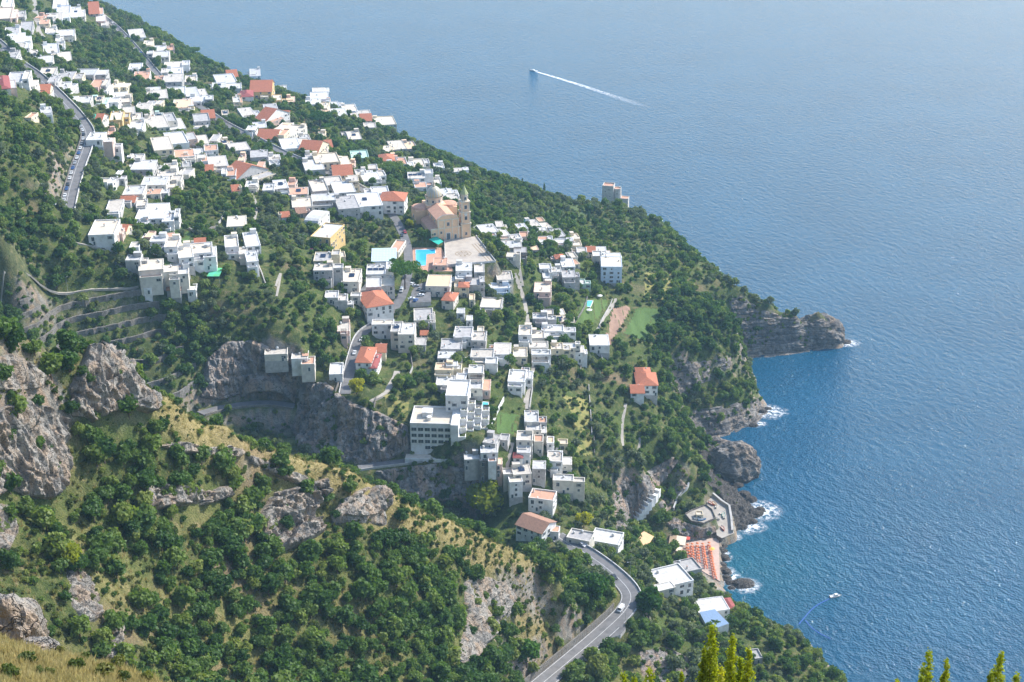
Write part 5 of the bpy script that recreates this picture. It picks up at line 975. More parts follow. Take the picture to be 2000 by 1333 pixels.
for i in range(4):                                   # stepped room terraces with planters
    for j in range(5):
        x0 = 13.404+i*3.6; y0 = -1.5+j*4.2+(i % 2)*1.4; z = 9.5+j*2.9-i*1.9; mb = MB(); mb.box(x0, x0+3.55, y0, y0+4.16, -9, z, 0); flat_roof(mb, x0, x0+3.55, y0, y0+4.16, z, .9, 1, 0)
        mb.box(x0+.3, x0+3.2, y0+4.0, y0+4.1, z+.1, z+2.2, 2) if j == 4 else None
        t = mb.build('room_terrace', [HW, ROOFS['beige'], GLASS], hotel); pb = MB()
        for q in range(14): cx, cy = x0+.5+random.random()*2.6, y0+.5+random.random()*.5; pb.face([(cx-.25, cy, z+.3+random.random()*.5), (cx+.2, cy-.2, z+.5), (cx+.2, cy+.25, z+.9+random.random()*.4)])
        pb.build('planter', [PLANT], t)
        if i == 3: inst('window', WIN[2], hotel, (x0+3.57, y0+2, z-2.6), math.pi/2)
mb = MB(); mb.box(-14, 8, -6, -.004, -10, -1.2, 0, 1); mb.box(-14, 8, -6.2, -6.004, -10, -.3, 0); mb.build('entrance_terrace', [HW, ROOFS['beige']], hotel)
wall_along('pool_garden_wall', np.array([hit1(u, v) for u, v in [(960,838),(972,806),(984,783)]]), 0, 2.4, .4, HW, 'white garden wall beside the narrow hotel pool', down=2)
# ------------------------------------------------------------------ coastal watchtower
TST = plain('tower_stone', (.56,.53,.48), (.42,.39,.35), .95, .5, .3); pt = P(1188, 390, 41.0); wt = tag(empty('watchtower', pt, R(-12)), 'old stone coastal watchtower with terracotta roof terrace against the sea', 'tower'); occ_disc(pt[0], pt[1], 12)
mb = MB(); mb.prism([(-5, -5), (5, -5), (5, 5), (-5, 5)], -8, 12.5, 0, None, .92); flat_roof(mb, -4.6, 4.6, -4.6, 4.6, 12.5, 1.0, 1, 0); mb.build('keep', [TST, TERRA], wt)
mb = MB(); mb.lathe([(4.0, -8), (3.5, 9.6), (3.5, 10.6), (3.1, 10.6), (3.1, 9.8), (0, 9.8)], 18, 0, 7.2, 1); mb.build('round_turret', [TST], wt)
mb = MB(); mb.lathe([(3.05, 9.86), (0, 9.86)], 18, 0, 7.2, 1); mb.build('turret_floor', [TERRA], wt)
mb = MB(); mb.box(10.5, 17, -2, 5, -8, 2, 0); flat_roof(mb, 10.5, 17, -2, 5, 2, .5, 1, 0); mb.build('annexe', [TST, TERRA], wt)
for x, z in ((-2, 8), (2, 4), (1, 9.8)): inst('window', WIN[3], wt, (x, -4.86, z), 0)
inst('window', WIN[3], wt, (7.6, -2.8, 6), 0)
# ------------------------------------------------------------------ white stepped restaurant in the cliff
n = 9; st_ = [hit1(1236+(1277-1236)*k/(n-1), 1018+(962-1018)*k/(n-1)) for k in range(n)]; a = st_[0]; root = tag(empty('cliff_restaurant', a), 'white stepped terrace restaurant climbing a cleft in the sea cliff', 'restaurant')
for k in range(1, n): st_[k][2] = max(st_[k][2], st_[k-1][2]+.6)
for i in range(n):
    q = st_[i]-a; dv = st_[min(i+1, n-1)]-st_[max(i-1, 0)]; ang = math.atan2(dv[1], dv[0]); L = max(3.0, math.hypot(dv[0], dv[1])/2*1.02); T = Matrix.Translation((q[0], q[1], q[2]+1.2)) @ Matrix.Rotation(ang, 4, 'Z'); mb = MB()
    mb.box(-L/2, L/2, -3.4, 3.4, -4.5, 0, 0, T=T); mb.box(-L/2, L/2, -3.6, -3.404, -4.5, .8, 0, T=T); mb.box(-L/2-.1, -L/2+.15, -3.4, 3.4, 0, .8, 0, T=T)
    if i % 2: mb.box(-L/2+.4, L/2, .9, 3.4, 0, 2.5, 0, T=T); mb.box(-L/2+.38, -L/2+.42, 1.4, 2.6, .2, 2.0, 1, T=T)
    mb.build('terrace', [HW, GLASS], root); occ_disc(st_[i][0], st_[i][1], 4)
sl = catmull(np.array([hit1(u, v) for u, v in [(1240,1032),(1256,1008),(1268,996),(1274,984)]]), 6); wall_along('stair_parapet', sl, 0, 1.2, .5, HW, 'white zigzag stair parapet below the stepped restaurant', down=2)
sl = catmull(np.array([hit1(u, v) for u, v in [(1315,998),(1322,980),(1332,964),(1341,956),(1345,948)]]), 6); wall_along('stair_parapet', sl, 0, 2.0, .8, WHITEW, 'pale stair wall climbing beside the boat quay', down=3)
# ------------------------------------------------------------------ bathing platform, umbrellas, quay, boats
SANDF = plain('bathing_floor', (.52,.38,.31), (.44,.33,.27), .9, .5)
slab('bathing_platform', BEACH, 2.3, 5, [CONCRETE, SANDF], kind='structure', top=1); slab('boat_quay', QUAY, 4.6, 8, [ROCKS['gorge'], PAVING], kind='structure', top=1); slab('round_bastion', BASTION, 10.1, 10.5, [STONEW, PAVING], 'stone bastion terrace with a shaggy wall above the bathing platform', 'terrace', top=1)
bl = np.vstack([BASTION, BASTION[:1]]); wall_along('bastion_parapet', np.c_[bl[:, :2], np.full(len(bl), 10.1)], 0, .9, .35, STONEW, 'low stone parapet round the quay bastion', down=.5)
house(1366,1004,12,6,0,3,'bC','x', phrase='small cream hut on the quay bastion')
ORNG = plain('umbrella_orange', (.72,.22,.09), (.62,.18,.08), .8); YEL = plain('umbrella_yellow', (.85,.48,.10), None, .8); REDC = plain('lounger_red', (.62,.20,.13), None, .8)
def umbrella_meshes(canvas, r=.92):
    mb = MB(); mb.lathe([(r, 1.95), (r*.55, 2.25), (0, 2.5)], 8, 0); mb.lathe([(0, 2.46), (r*.55, 2.2), (r, 1.9), (r, 1.95)], 8, 0); c = mb.mesh('canopy', [canvas]); mb = MB(); mb.tube((0, 0, 0), (0, 0, 2.5), .04, n=5, m=0); return c, mb.mesh('pole', [STEEL])
UM = umbrella_meshes(ORNG); UMY = umbrella_meshes(YEL, 1.7); UMW = umbrella_meshes(WALLS['white'], 1.9)
def _lounger():
    mb = MB(); mb.box(-.32, .32, -.9, .35, .28, .36, 0); mb.face([(-.32, .35, .36), (.32, .35, .36), (.32, .95, .72), (-.32, .95, .72)], 0); mb.face([(-.32, .95, .69), (.32, .95, .69), (.32, .35, .33), (-.32, .35, .33)], 0)
    for x in (-.28, .28):
        for y in (-.8, .3): mb.box(x-.03, x+.03, y-.03, y+.03, 0, .28, 1)
    return mb.mesh('sun_lounger', [REDC, STEEL])
LOUNGE = _lounger()
rows = [((1342,1070),(1345,1088),4,'innermost row'),((1351,1068),(1353,1094),6,'second row from the wall'),((1361,1067),(1364,1096),6,'middle row'),((1372,1068),(1379,1108),9,'second row from the sea'),((1384,1066),(1396,1128),13,'row along the sea edge')]
for (u0, v0), (u1, v1), n, nm in rows:
    for i in range(n):
        t = i/(n-1); q = P(u0+(u1-u0)*t+random.uniform(-.7, .7), v0+(v1-v0)*t, 2.3); e = tag(empty('beach_umbrella', q), f'orange beach umbrella, number {i+1} from the quay end in the {nm}' if False else None, 'umbrella', 'orange beach umbrellas')
        e['label'] = ('first' if i == 0 else (ORD[i]).strip())+f' orange beach umbrella from the quay end, {nm}'
        inst('canopy', UM[0], e); inst('pole', UM[1], e)
        for s in (-1, 1):
            l = inst('sun_lounger', LOUNGE, None, (q[0]+s*.75, q[1]-.9, 2.3), random.uniform(-.2, .2)); tag(l, f'{"seaward" if s > 0 else "inland"} red sun lounger under the {("first" if i == 0 else ORD[i].strip())} umbrella, {nm}', 'lounger', 'red sun loungers')
def big_umb(u, v, z, M_, lab): e = tag(empty('parasol', P(u, v, z)), lab, 'parasol'); inst('canopy', M_[0], e); inst('pole', M_[1], e)
big_umb(1390,1078,2.3,UMY,'large yellow orange parasol among the beach umbrellas'); big_umb(1171,583,float(hit1(1171,587)[2])+.1,UMW,'white parasol at the upper end of the villa lawn'); big_umb(1151,611,float(hit1(1151,615)[2])+.1,UMW,'white parasol at the lower end of the villa lawn')
def awning(name, label, px, z, mat_, h=2.8, dz=(0, 0, 0, 0), cat='awning'):
    W = [P(u, v, z) for u, v in px]; c = np.mean(W, 0); r = empty(name, (c[0], c[1], z-h)); mb = MB(); T_ = [(p[0]-c[0], p[1]-c[1], h+dz[i]) for i, p in enumerate(W)]
    nrm = (Vector(T_[1])-Vector(T_[0])).cross(Vector(T_[2])-Vector(T_[0])); T_ = T_ if nrm.z > 0 else T_[::-1]
    mb.face(T_); mb.face([(x, y, zz-.12) for x, y, zz in T_[::-1]])
    for i in range(len(T_)): a_, b_ = T_[i], T_[(i+1) % len(T_)]; mb.face([(a_[0], a_[1], a_[2]-.12), (b_[0], b_[1], b_[2]-.12), b_, a_])
    mb.build('cover', [mat_], r)
    for p in T_: mb = MB(); mb.tube((p[0]*.94, p[1]*.94, -3), (p[0]*.94, p[1]*.94, p[2]-.1), .08, n=6); mb.build('post', [STEEL], r)
    occ_disc(c[0], c[1], 4); return tag(r, label, cat)
CANV = plain('cream_canvas', (.72,.60,.46), (.64,.53,.40), .9); BRNC = plain('brown_thatch', (.36,.26,.17), (.28,.20,.13), .95); ORC = plain('orange_canvas', (.78,.50,.28), (.70,.44,.24), .9)
awning('awning', 'cream canvas awning of the beach restaurant', [(1322,1046),(1341,1050),(1338,1066),(1320,1062)], 7, CANV, dz=(0,.3,0,-.2)); awning('awning', 'brown thatched awning of the beach restaurant', [(1306,1062),(1309,1044),(1322,1046),(1319,1062)], 7.2, BRNC)
awning('awning', 'lower pale canvas awning in front of the beach restaurant', [(1303,1070),(1318,1062),(1336,1067),(1326,1078)], 6, CANV); awning('awning', 'orange canvas awning under the stepped restaurant', [(1243,1048),(1258,1038),(1277,1048),(1262,1072)], 22, ORC)
awning('awning', 'two tone green terrace awning at the edge of the old terraces', [(404,540),(413,523),(436,524),(428,540)], float(hit1(420, 545)[2])+3, plain('green_canvas', (.10,.42,.18), (.10,.50,.42), .8, .25), cat='awning'); awning('awning', 'turquoise net canopy in front of the church', [(838,468),(852,462),(866,472),(856,478)], 112, plain('turquoise_net', (.03,.48,.36), (.03,.36,.28), .8, .8))
awning('awning', 'turquoise tarpaulin on the slope below the upper road', [(172,230),(180,222),(196,226),(190,232)], float(hit1(184, 229)[2])+1.5, MATS['turquoise_net'], 1.5); awning('awning', 'pale blue tarpaulin among the houses beyond the piazza', [(1012,430),(1018,423),(1031,429),(1026,437)], float(hit1(1022, 432)[2])+2, plain('blue_tarp', (.30,.62,.68), None, .7), 2)
awning('kiosk', 'small red kiosk at the foot of the quay wall', [(1340,1054),(1341,1048),(1348,1049),(1347,1055)], 5.2, plain('kiosk_red', (.65,.10,.07), None, .7), 2.6, cat='kiosk')
def hull_mesh(L, W, H, mat_, inner, cabin=False):
    mb = MB(); n = 9; st = []
    for i in range(n):
        t = i/(n-1); w = W/2*(1-max(0, (t-.35)/.65)**2.2) if t > .35 else W/2*(.86+.4*t); st.append((-L/2+L*t, max(w, .03), H*(1+.35*t*t)))
    for (x0, w0, h0), (x1, w1, h1) in zip(st[:-1], st[1:]):
        for s in (-1, 1):
            F = [(x0, s*w0*.55, 0), (x1, s*w1*.5, 0), (x1, s*w1, h1), (x0, s*w0, h0)]; mb.face(F if s < 0 else F[::-1], 0); F = [(x0, s*w0, h0), (x1, s*w1, h1), (x1, s*w1*.82, h1), (x0, s*w0*.82, h0)]; mb.face(F if s < 0 else F[::-1], 0)
        mb.face([(x0, -w0*.82, h0-.25), (x1, -w1*.82, h1-.25), (x1, w1*.82, h1-.25), (x0, w0*.82, h0-.25)], 1)
    x, w, h = st[0]; mb.face([(x, -w, h), (x, w, h), (x, w*.55, 0), (x, -w*.55, 0)], 0)
    if cabin: mb.box(-L*.1, L*.14, -W*.28, W*.28, H*.8, H+1.0, 0); mb.face([(L*.145, -W*.27, H+.95), (L*.26, -W*.2, H*1.05), (L*.26, W*.2, H*1.05), (L*.145, W*.27, H+.95)], 2)
    return mb.mesh('hull', [mat_, inner, GLASS])
PW = plain('boat_white', (.80,.80,.78), None, .4); PINN = plain('boat_inside', (.48,.42,.34), None, .7)
BOATC = {'white': PW, 'red': plain('boat_red', (.60,.10,.07), None, .5), 'orange': plain('boat_orange', (.78,.42,.14), None, .5), 'teal': plain('boat_teal', (.05,.42,.38), None, .5), 'blue': plain('boat_blue', (.08,.30,.60), None, .5)}
def boat(label, u, v, z, L, col, ang, cabin=False, group=None):
    r = tag(empty('motor_boat' if cabin else 'rowing_boat', P(u, v, z), R(ang)), label, 'boat', group); inst('hull', hull_mesh(L, L*.36, .75, BOATC[col], PINN if not cabin else PW, cabin), r)
    for s in (-.1, .22): mb = MB(); mb.box(L*s-.12, L*s+.12, -L*.14, L*.14, .5, .58); mb.build('bench', [PINN], r)
    mb = MB(); mb.box(-L/2-.35, -L/2-.02, -.2, .2, .1, 1.0); mb.build('outboard_motor', [SHUT], r); return r
for u, v, c, a_, lab in [(1389,985,'red',-60,'red rowing boat pulled up at the back of the quay'),(1396,986,'orange',-70,'orange rowing boat beside the red one on the quay'),(1401,990,'white',60,'white rowing boat beside the orange one on the quay'),(1411,1003,'white',40,'white rowing boat beside the teal one on the quay'),(1413,1007,'teal',75,'teal rowing boat lying across the middle of the quay'),(1399,1014,'white',-40,'white motor skiff on the ramp edge of the quay'),(1371,1016,'blue',10,'blue rowing boat on the round bastion'),(1363,1015,'white',-10,'white rowing boat beside the blue one on the bastion'),(1412,1034,'red',-80,'red rowing boat near the quay steps'),(1416,1010,'white',70,'white rowing boat behind the teal one on the quay')]:
    boat(lab, u, v, 10.15 if 'bastion' in lab else 4.65, 4.6, c, a_)
boat('white motor boat moored off the wooded shore at the blue net', 1632, 1166, -.1, 6.5, 'white', 12, True); boat('white speedboat drawing a long wake on the open sea', 1042, 139, -.1, 11, 'white', 158, True)
sw = np.array([P(u, v, 4.6) for u, v in [(1392,968),(1410,983),(1424,992),(1428,1015),(1430,1041)]]); wall_along('sea_wall', sw, 0, 1.8, 1.2, CONCRETE, 'thick concrete sea wall between boat quay and dark rocks', down=6)
# foam and wake
def foam_mat(name, lo, hi, sc):
    m, nt, b = _new(name); b.inputs['Base Color'].default_value = (.85,.88,.9,1); b.inputs['Roughness'].default_value = .9
    f = _ramp(nt, _noise(nt, sc, 5, .7), [(lo, (0,0,0)), (hi, (1,1,1))]); at = _n(nt, 'ShaderNodeAttribute', attribute_name='edge'); f = _math(nt, 'MULTIPLY', f, at.outputs['Fac']); nt.links.new(f, b.inputs['Alpha']); return m
FOAM = foam_mat('sea_foam', .42, .6, .35); WAKE = foam_mat('wake_foam', .30, .55, .22)
def foam(label, u, v, r, seed, sx=1.0, hole=0.0):
    c = P(u, v, 0.06); n, k = 28, 6; V = []; E = []
    for j in range(k+1):
        t = hole+(1-hole)*j/k
        for i in range(n):
            a_ = 2*math.pi*i/n; rr = r*t*(1+.35*float(fbm(np.array(math.cos(a_)*1.5+seed), np.array(math.sin(a_)*1.5), o=3, s=seed))); V.append((c[0]+rr*sx*math.cos(a_), c[1]+rr*math.sin(a_), c[2]+.15*(1-t))); E.append(max(0, 1-t**2))
    Q = [(j*n+i, j*n+(i+1) % n, (j+1)*n+(i+1) % n, (j+1)*n+i) for j in range(k) for i in range(n)]
    me = bigmesh('sea_foam', V, Q, FOAM); at = me.attributes.new('edge', 'FLOAT', 'POINT'); at.data.foreach_set('value', np.array(E, np.float32)); tag(link(bpy.data.objects.new('sea_foam', me)), label, 'foam', None, 'stuff')
for i, (u, v, r, sx, lab) in enumerate([(1654,671,8,1.4,'white foam at the headland tip'),(1502,805,11,1.3,'foam at the second promontory'),(1486,998,13,1.0,'big splash off the dark rock shelf'),(1464,1028,9,1.2,'foam below the quay wall'),(1418,1046,7,1.3,'foam in the quay corner'),(1452,1144,9,1.2,'foam ring round the lone rock'),(1414,1085,7,.7,'foam on the platform rocks'),(1422,1125,9,.8,'foam along the platform end'),(1478,828,6,1.4,'foam under the low cliff')]): foam(lab, u, v, r, 40+i, sx)
a, b = P(1046, 140, .05), P(1275, 212, .05); d = b-a; L = np.linalg.norm(d[:2]); d2 = d[:2]/L; nrm = np.array([-d2[1], d2[0]]); V = []; E = []; n = 60
for i in range(n+1):
    t = i/n; w = 1.6+5*t**.7; q = a[:2]+d2*L*t+nrm*math.sin(t*5)*1.5
    for j, o_ in enumerate((-1, -.5, 0, .5, 1)): V.append((*(q+nrm*o_*w), .05)); E.append((1-t)**.9*(1.0 if abs(o_) < .9 else .0)*(1 if t < .5 else .9))
Q = [(i*5+j, i*5+j+1, (i+1)*5+j+1, (i+1)*5+j) for i in range(n) for j in range(4)]; me = bigmesh('boat_wake', V, Q, WAKE); at = me.attributes.new('edge', 'FLOAT', 'POINT'); at.data.foreach_set('value', np.array(E, np.float32)); tag(link(bpy.data.objects.new('boat_wake', me)), 'long white wake behind the speedboat', 'wake', None, 'stuff')
BLUEN = plain('net_blue', (.02,.10,.36), None, .6)
for px, lab in ([(1620,1170),(1600,1180),(1584,1192),(1570,1208),(1560,1220)], 'blue floating net line trailing from the moored boat'), ([(1573,1212),(1585,1226),(1602,1238),(1622,1248)], 'second blue net line closer to the wooded shore'):
    ln = catmull(np.array([P(u, v, .08) for u, v in px]), 8); o = ribbon('floating_net', ln, .6, BLUEN, .05, .3, kind=None); tag(o, lab, 'net')
# ------------------------------------------------------------------ lanes, garden walls
for px, w in [([(1005,535),(1015,562),(1024,590),(1032,640)],2.6),([(1042,705),(1036,740),(1029,775),(1027,800)],3),([(1000,866),(992,900),(984,935)],2.4),([(1222,790),(1215,830),(1216,872)],1.8),([(1164,648),(1186,612),(1202,584)],2.2),([(485,365),(500,400),(497,432)],1.8),([(722,785),(750,768),(770,742),(776,726)],3.4),([(1020,560),(1012,520),(996,490),(985,470)],2.4),([(538,560),(548,535),(540,580)],1.2),([(1246,882),(1250,856)],1.6),([(65,-5),(70,30),(75,62),(90,80)],5),([(132,470),(180,482),(210,492)],1.4),([(0,596),(130,574),(270,560)],1.6)]:
    ln = catmull(np.array([hit1(u, v) for u, v in px]), 8); ln[:, 2] = hgt(ln[:, 0], ln[:, 1]); kk = np.ones(5)/5; ln[2:-2, 2] = np.convolve(ln[:, 2], kk, 'valid'); carve(ln, w/2+.3, 1.5); ribbon('footpath', ln, w, PAVING, .35, 1.2)
GW = [[(1140,700),(1134,722),(1128,745)],[(1150,755),(1153,800),(1156,850)],[(1160,856),(1161,890)],[(1172,690),(1180,720)],[(1118,640),(1140,605),(1150,572)],[(1196,588),(1170,640)],[(800,680),(806,720)],[(790,758),(806,720)],[(730,800),(735,780)],[(420,450),(432,432),(440,415)],[(400,460),(424,442)],[(340,430),(380,455)],[(225,515),(262,548)],[(1040,760),(1034,800)],[(1254,700),(1250,740)],[(880,760),(884,790)],[(655,770),(664,745)],[(1085,880),(1098,870)],[(230,130),(242,160)],[(215,110),(222,150)],[(200,100),(204,140)],[(505,520),(520,560)],[(620,640),(632,600)]]
for i, px in enumerate(GW):
    ln = catmull(np.array([hit1(u, v) for u, v in px]), 6); ln[:, 2] = hgt(ln[:, 0], ln[:, 1]); o = wall_along('garden_wall', ln, 0, 1.5, .45, CONCRETE if i % 2 else STONEW, None, 'garden wall', 'garden walls between the plots', down=1.2); later(o, 'narrow stone garden wall' if i % 2 == 0 else 'narrow grey garden wall', *px[0])
SOILM = {'lawn': plain('lawn_grass', (.09,.145,.03), (.055,.095,.022), .95, 1.2), 'crop': plain('crop_green', (.085,.145,.03), (.045,.085,.022), .95, 1.4), 'soil': plain('ploughed_soil', (.30,.19,.13), (.23,.14,.10), .95, .5), 'hay': plain('hay_field', (.25,.22,.07), (.13,.15,.04), .95, .3), 'straw': plain('straw_field', (.30,.25,.13), (.20,.19,.08), .95, .3), 'meadow': plain('meadow_green', (.09,.125,.035), (.055,.085,.024), .95, .5)}
for nm, px, k, lab in FIELDS:
    W = zone(px); x0, y0 = W.min(0)-2; x1, y1 = W.max(0)+2; xs = np.arange(x0, x1, 1.5); ys = np.arange(y0, y1, 1.5); X, Y = np.meshgrid(xs, ys); Z = hgt(X, Y)+.12; ins = in_poly(X, Y, W); Q = tri_grid(len(xs), len(ys)); Q = Q[ins.ravel()[Q].all(1)]
    if not len(Q): continue
    us = np.zeros(X.size, bool); us[Q.ravel()] = True; rm = np.cumsum(us)-1; tag(link(bpy.data.objects.new(nm, bigmesh(nm, np.stack([X, Y, Z], -1).reshape(-1, 3)[us], rm[Q], SOILM[k], smooth=True))), kind='structure')
    if k not in ('hay', 'meadow', 'straw'): OCC |= in_poly(MX, MY, W)
# ------------------------------------------------------------------ vehicles
def car_meshes(col, van=False):
    L, W = (4.9, 1.95) if van else (4.2, 1.75); mb = MB()
    prof = [(-L/2, .35), (L/2, .35), (L/2, .75), (L*.36, 1.0), (L*.30, 1.95), (-L*.46, 2.05), (-L/2, 1.6)] if van else [(-L/2, .3), (L/2, .3), (L/2+.02, .62), (L*.42, .86), (L*.2, .95), (L*.06, 1.42), (-L*.26, 1.45), (-L*.42, 1.0), (-L/2, .9)]
    n = len(prof); zc = .95
    for s in (-1, 1): F = [(x, s*(W/2 if z <= zc+.06 else W/2*.84), z) for x, z in prof]; mb.face(F if s < 0 else F[::-1], 0)
    for i in range(n):
        (x0, z0), (x1, z1) = prof[i], prof[(i+1) % n]; w0 = W/2 if z0 <= zc+.06 else W/2*.84; w1 = W/2 if z1 <= zc+.06 else W/2*.84; mb.face([(x0, -w0, z0), (x0, w0, z0), (x1, w1, z1), (x1, -w1, z1)][::-1], 0)
    body = mb.mesh('body', [col]); g = MB()
    if van: g.face([(L*.365, -W*.4, 1.05), (L*.365, W*.4, 1.05), (L*.315, W*.36, 1.85), (L*.315, -W*.36, 1.85)]); xs = (L*.05, L*.27)
    else: g.face([(L*.205, -W*.42, .99), (L*.205, W*.42, .99), (L*.075, W*.38, 1.39), (L*.075, -W*.38, 1.39)]); g.face([(-L*.43, W*.4, 1.03), (-L*.43, -W*.4, 1.03), (-L*.275, -W*.37, 1.41), (-L*.275, W*.37, 1.41)]); xs = (-L*.27, L*.1)
    z0, z1 = (1.1, 1.75) if van else (1.02, 1.36)
    for s in (-1, 1): F = [(xs[0], s*(W/2*.99), z0), (xs[1]+.1, s*(W/2*.99), z0), (xs[1]-.15, s*W/2*.87, z1), (xs[0]+.1, s*W/2*.87, z1)]; g.face(F if s < 0 else F[::-1])
    return body, g.mesh('windscreen', [GLASS]), L, W
mb = MB(); mb.lathe([(0, -.1), (.3, -.1), (.32, 0), (.3, .1), (0, .1)], 10); WHEEL = mb.mesh('wheel', [plain('tyre', (.03,.03,.03), None, .8)])
CARC = {k: car_meshes(plain('car_'+k, c, None, .25, 1, spec=.6), k == 'van') for k, c in {'white': (.78,.78,.77), 'silver': (.45,.46,.48), 'dark': (.045,.047,.05), 'blue': (.05,.12,.32), 'red': (.42,.04,.04), 'grey': (.20,.21,.22), 'van': (.80,.80,.79)}.items()}
def car(label, p, heading, col, group='cars on the town roads'):
    r = tag(empty('parked_car' if 'parked' in label else 'car', p, heading), label, 'van' if col == 'van' else 'car', group); b_, g_, L, W = CARC[col]; inst('body', b_, r); inst('windscreen', g_, r)
    for sx in (-1, 1):
        for sy in (-1, 1): w = inst('wheel', WHEEL, r, (sx*L*.31, sy*(W/2-.08), .32)); w.rotation_euler = (R(90), 0, 0)
    return r
def along(line, s, off):
    seg = np.linalg.norm(np.diff(line[:, :2], axis=0), axis=1); c = np.r_[0, np.cumsum(seg)]; s = s*c[-1]; i = min(np.searchsorted(c, s)-1, len(seg)-1); i = max(i, 0); t = (s-c[i])/seg[i]; q = line[i]*(1-t)+line[i+1]*t; d = (line[i+1]-line[i])[:2]/seg[i]
    return (q[0]-d[1]*off, q[1]+d[0]*off, q[2]+.08), math.atan2(d[1], d[0])
cols = ['white', 'silver', 'white', 'dark', 'white', 'grey', 'white', 'blue', 'white', 'silver', 'blue', 'white', 'white', 'dark', 'blue', 'white', 'white']
cl = np.linspace(.64, .965, 17); colw = {'white': 'white', 'silver': 'silver', 'dark': 'black', 'grey': 'grey', 'blue': 'blue'}
for i, (s, c) in enumerate(zip(cl, cols)):
    if i in (13, 15): s += .004
    p, a = along(L_up, s, -2.9); car(f'{colw[c]} parked car, {"first" if i == 0 else ORD[i].strip()} down the line on the upper road', p, a+random.uniform(-.04, .04), c, 'cars parked along the upper road')
p = hit1(102, 402); car('white car parked alone on the bend below the upper road', (p[0], p[1], p[2]+.2), R(10), 'white')
for lab, ln, s, off, c in [('white van driving round the coast road bend', L_cove, .46, -1.8, 'van'), ('black car on the coast road before the bend', L_cove, .29, -1.6, 'dark'), ('silver estate parked at the top of the coast road', L_cove, .10, 3.6, 'silver'), ('dark car parked behind the silver estate', L_cove, .04, 3.4, 'grey'),
                           ('white car parked on the layby bastion, farther one', L_cove, .665, 5.6, 'white'), ('white car parked on the layby bastion, closer one', L_cove, .70, 5.5, 'silver'), ('red car on the road by the church', L_mid, .80, 1.4, 'red'), ('grey car on the road by the church', L_mid, .805, -1.4, 'grey'),
                           ('dark car on the road below the church', L_mid, .885, -1.4, 'dark'), ('red car on the road below the church', L_mid, .88, 1.5, 'red'), ('white van by the umbrella pine', L_mid, .975, -1.2, 'van'), ('dark car under the umbrella pine', L_mid, .955, -1.4, 'dark'), ('white car parked at the red hipped house', L_low, .22, 1.8, 'white'), ('white car by the gorge road palm', L_low, .40, 1.6, 'white'), ('white car driving down to the road bend', L_low, .55, .2, 'white'),
                           ('white car on the straight far road', L_mid, .10, 1.2, 'white'), ('grey car on the straight far road', L_mid, .2, -1.2, 'grey'), ('blue car on the straight far road', L_mid, .25, 1.2, 'blue'), ('white car half way along the town road', L_mid, .52, 1.2, 'white')]:
    p, a = along(ln, s, off); car(lab, p, a, c)
lot = pad([(806,560),(840,548),(842,590),(800,592)], 106.8, 2.0); slab('car_park', lot, 106.9, 3, [CONCRETE, ASPHALT], kind='structure', top=1)
for i, (u, v, c, w_) in enumerate([(805,556,'white','white'),(812,560,'silver','silver'),(820,566,'grey','grey'),(826,572,'dark','black'),(822,578,'white','white'),(804,585,'white','white'),(812,588,'blue','blue')]):
    q = P(u, v, 107); car(f'{w_} parked car in the small car park, {"first" if i == 0 else ORD[i].strip()} from the pine', q, R(random.choice([15, 20, 70])), c, 'cars in the small car park')
# lamp posts
def lamp(label, p, h=7.5, arm=1.2, ang=0):
    r = tag(empty('street_lamp', p, ang), label, 'lamp post', 'street lamps'); mb = MB(); mb.tube((0, 0, -.3), (0, 0, h), .09, .06); mb.tube((0, 0, h), (arm, 0, h+.25), .05); mb.build('pole', [STEEL], r); mb = MB(); mb.box(arm-.1, arm+.6, -.14, .14, h+.16, h+.3); mb.build('lamp_head', [STEEL], r)
for i, s in enumerate([.12, .3, .52, .72, .9]): p, a = along(L_cove, s, 5.9 if s < .6 else -6.2); lamp(f'{["first","second","third","fourth","fifth"][i]} street lamp down the coast road', p, ang=a+R(90 if s > .6 else -90))
for i, s in enumerate([.45, .62, .8, .95]): p, a = along(L_up, s, 4.7); lamp(f'{["first","second","third","fourth"][i]} street lamp down the upper road', p, ang=a-R(90))
for u, v, lab in [(133,572,'tall lamp post on the footpath above the old terraces'),(593,487,'lamp post in the grove below the vaulted house'),(833,998,'thin pole on the golden crest of the near hill'),(1230,520,'thin pole beside the pale blue villa')]:
    p = hit1(u, v); lamp(lab, p, 9, .4)

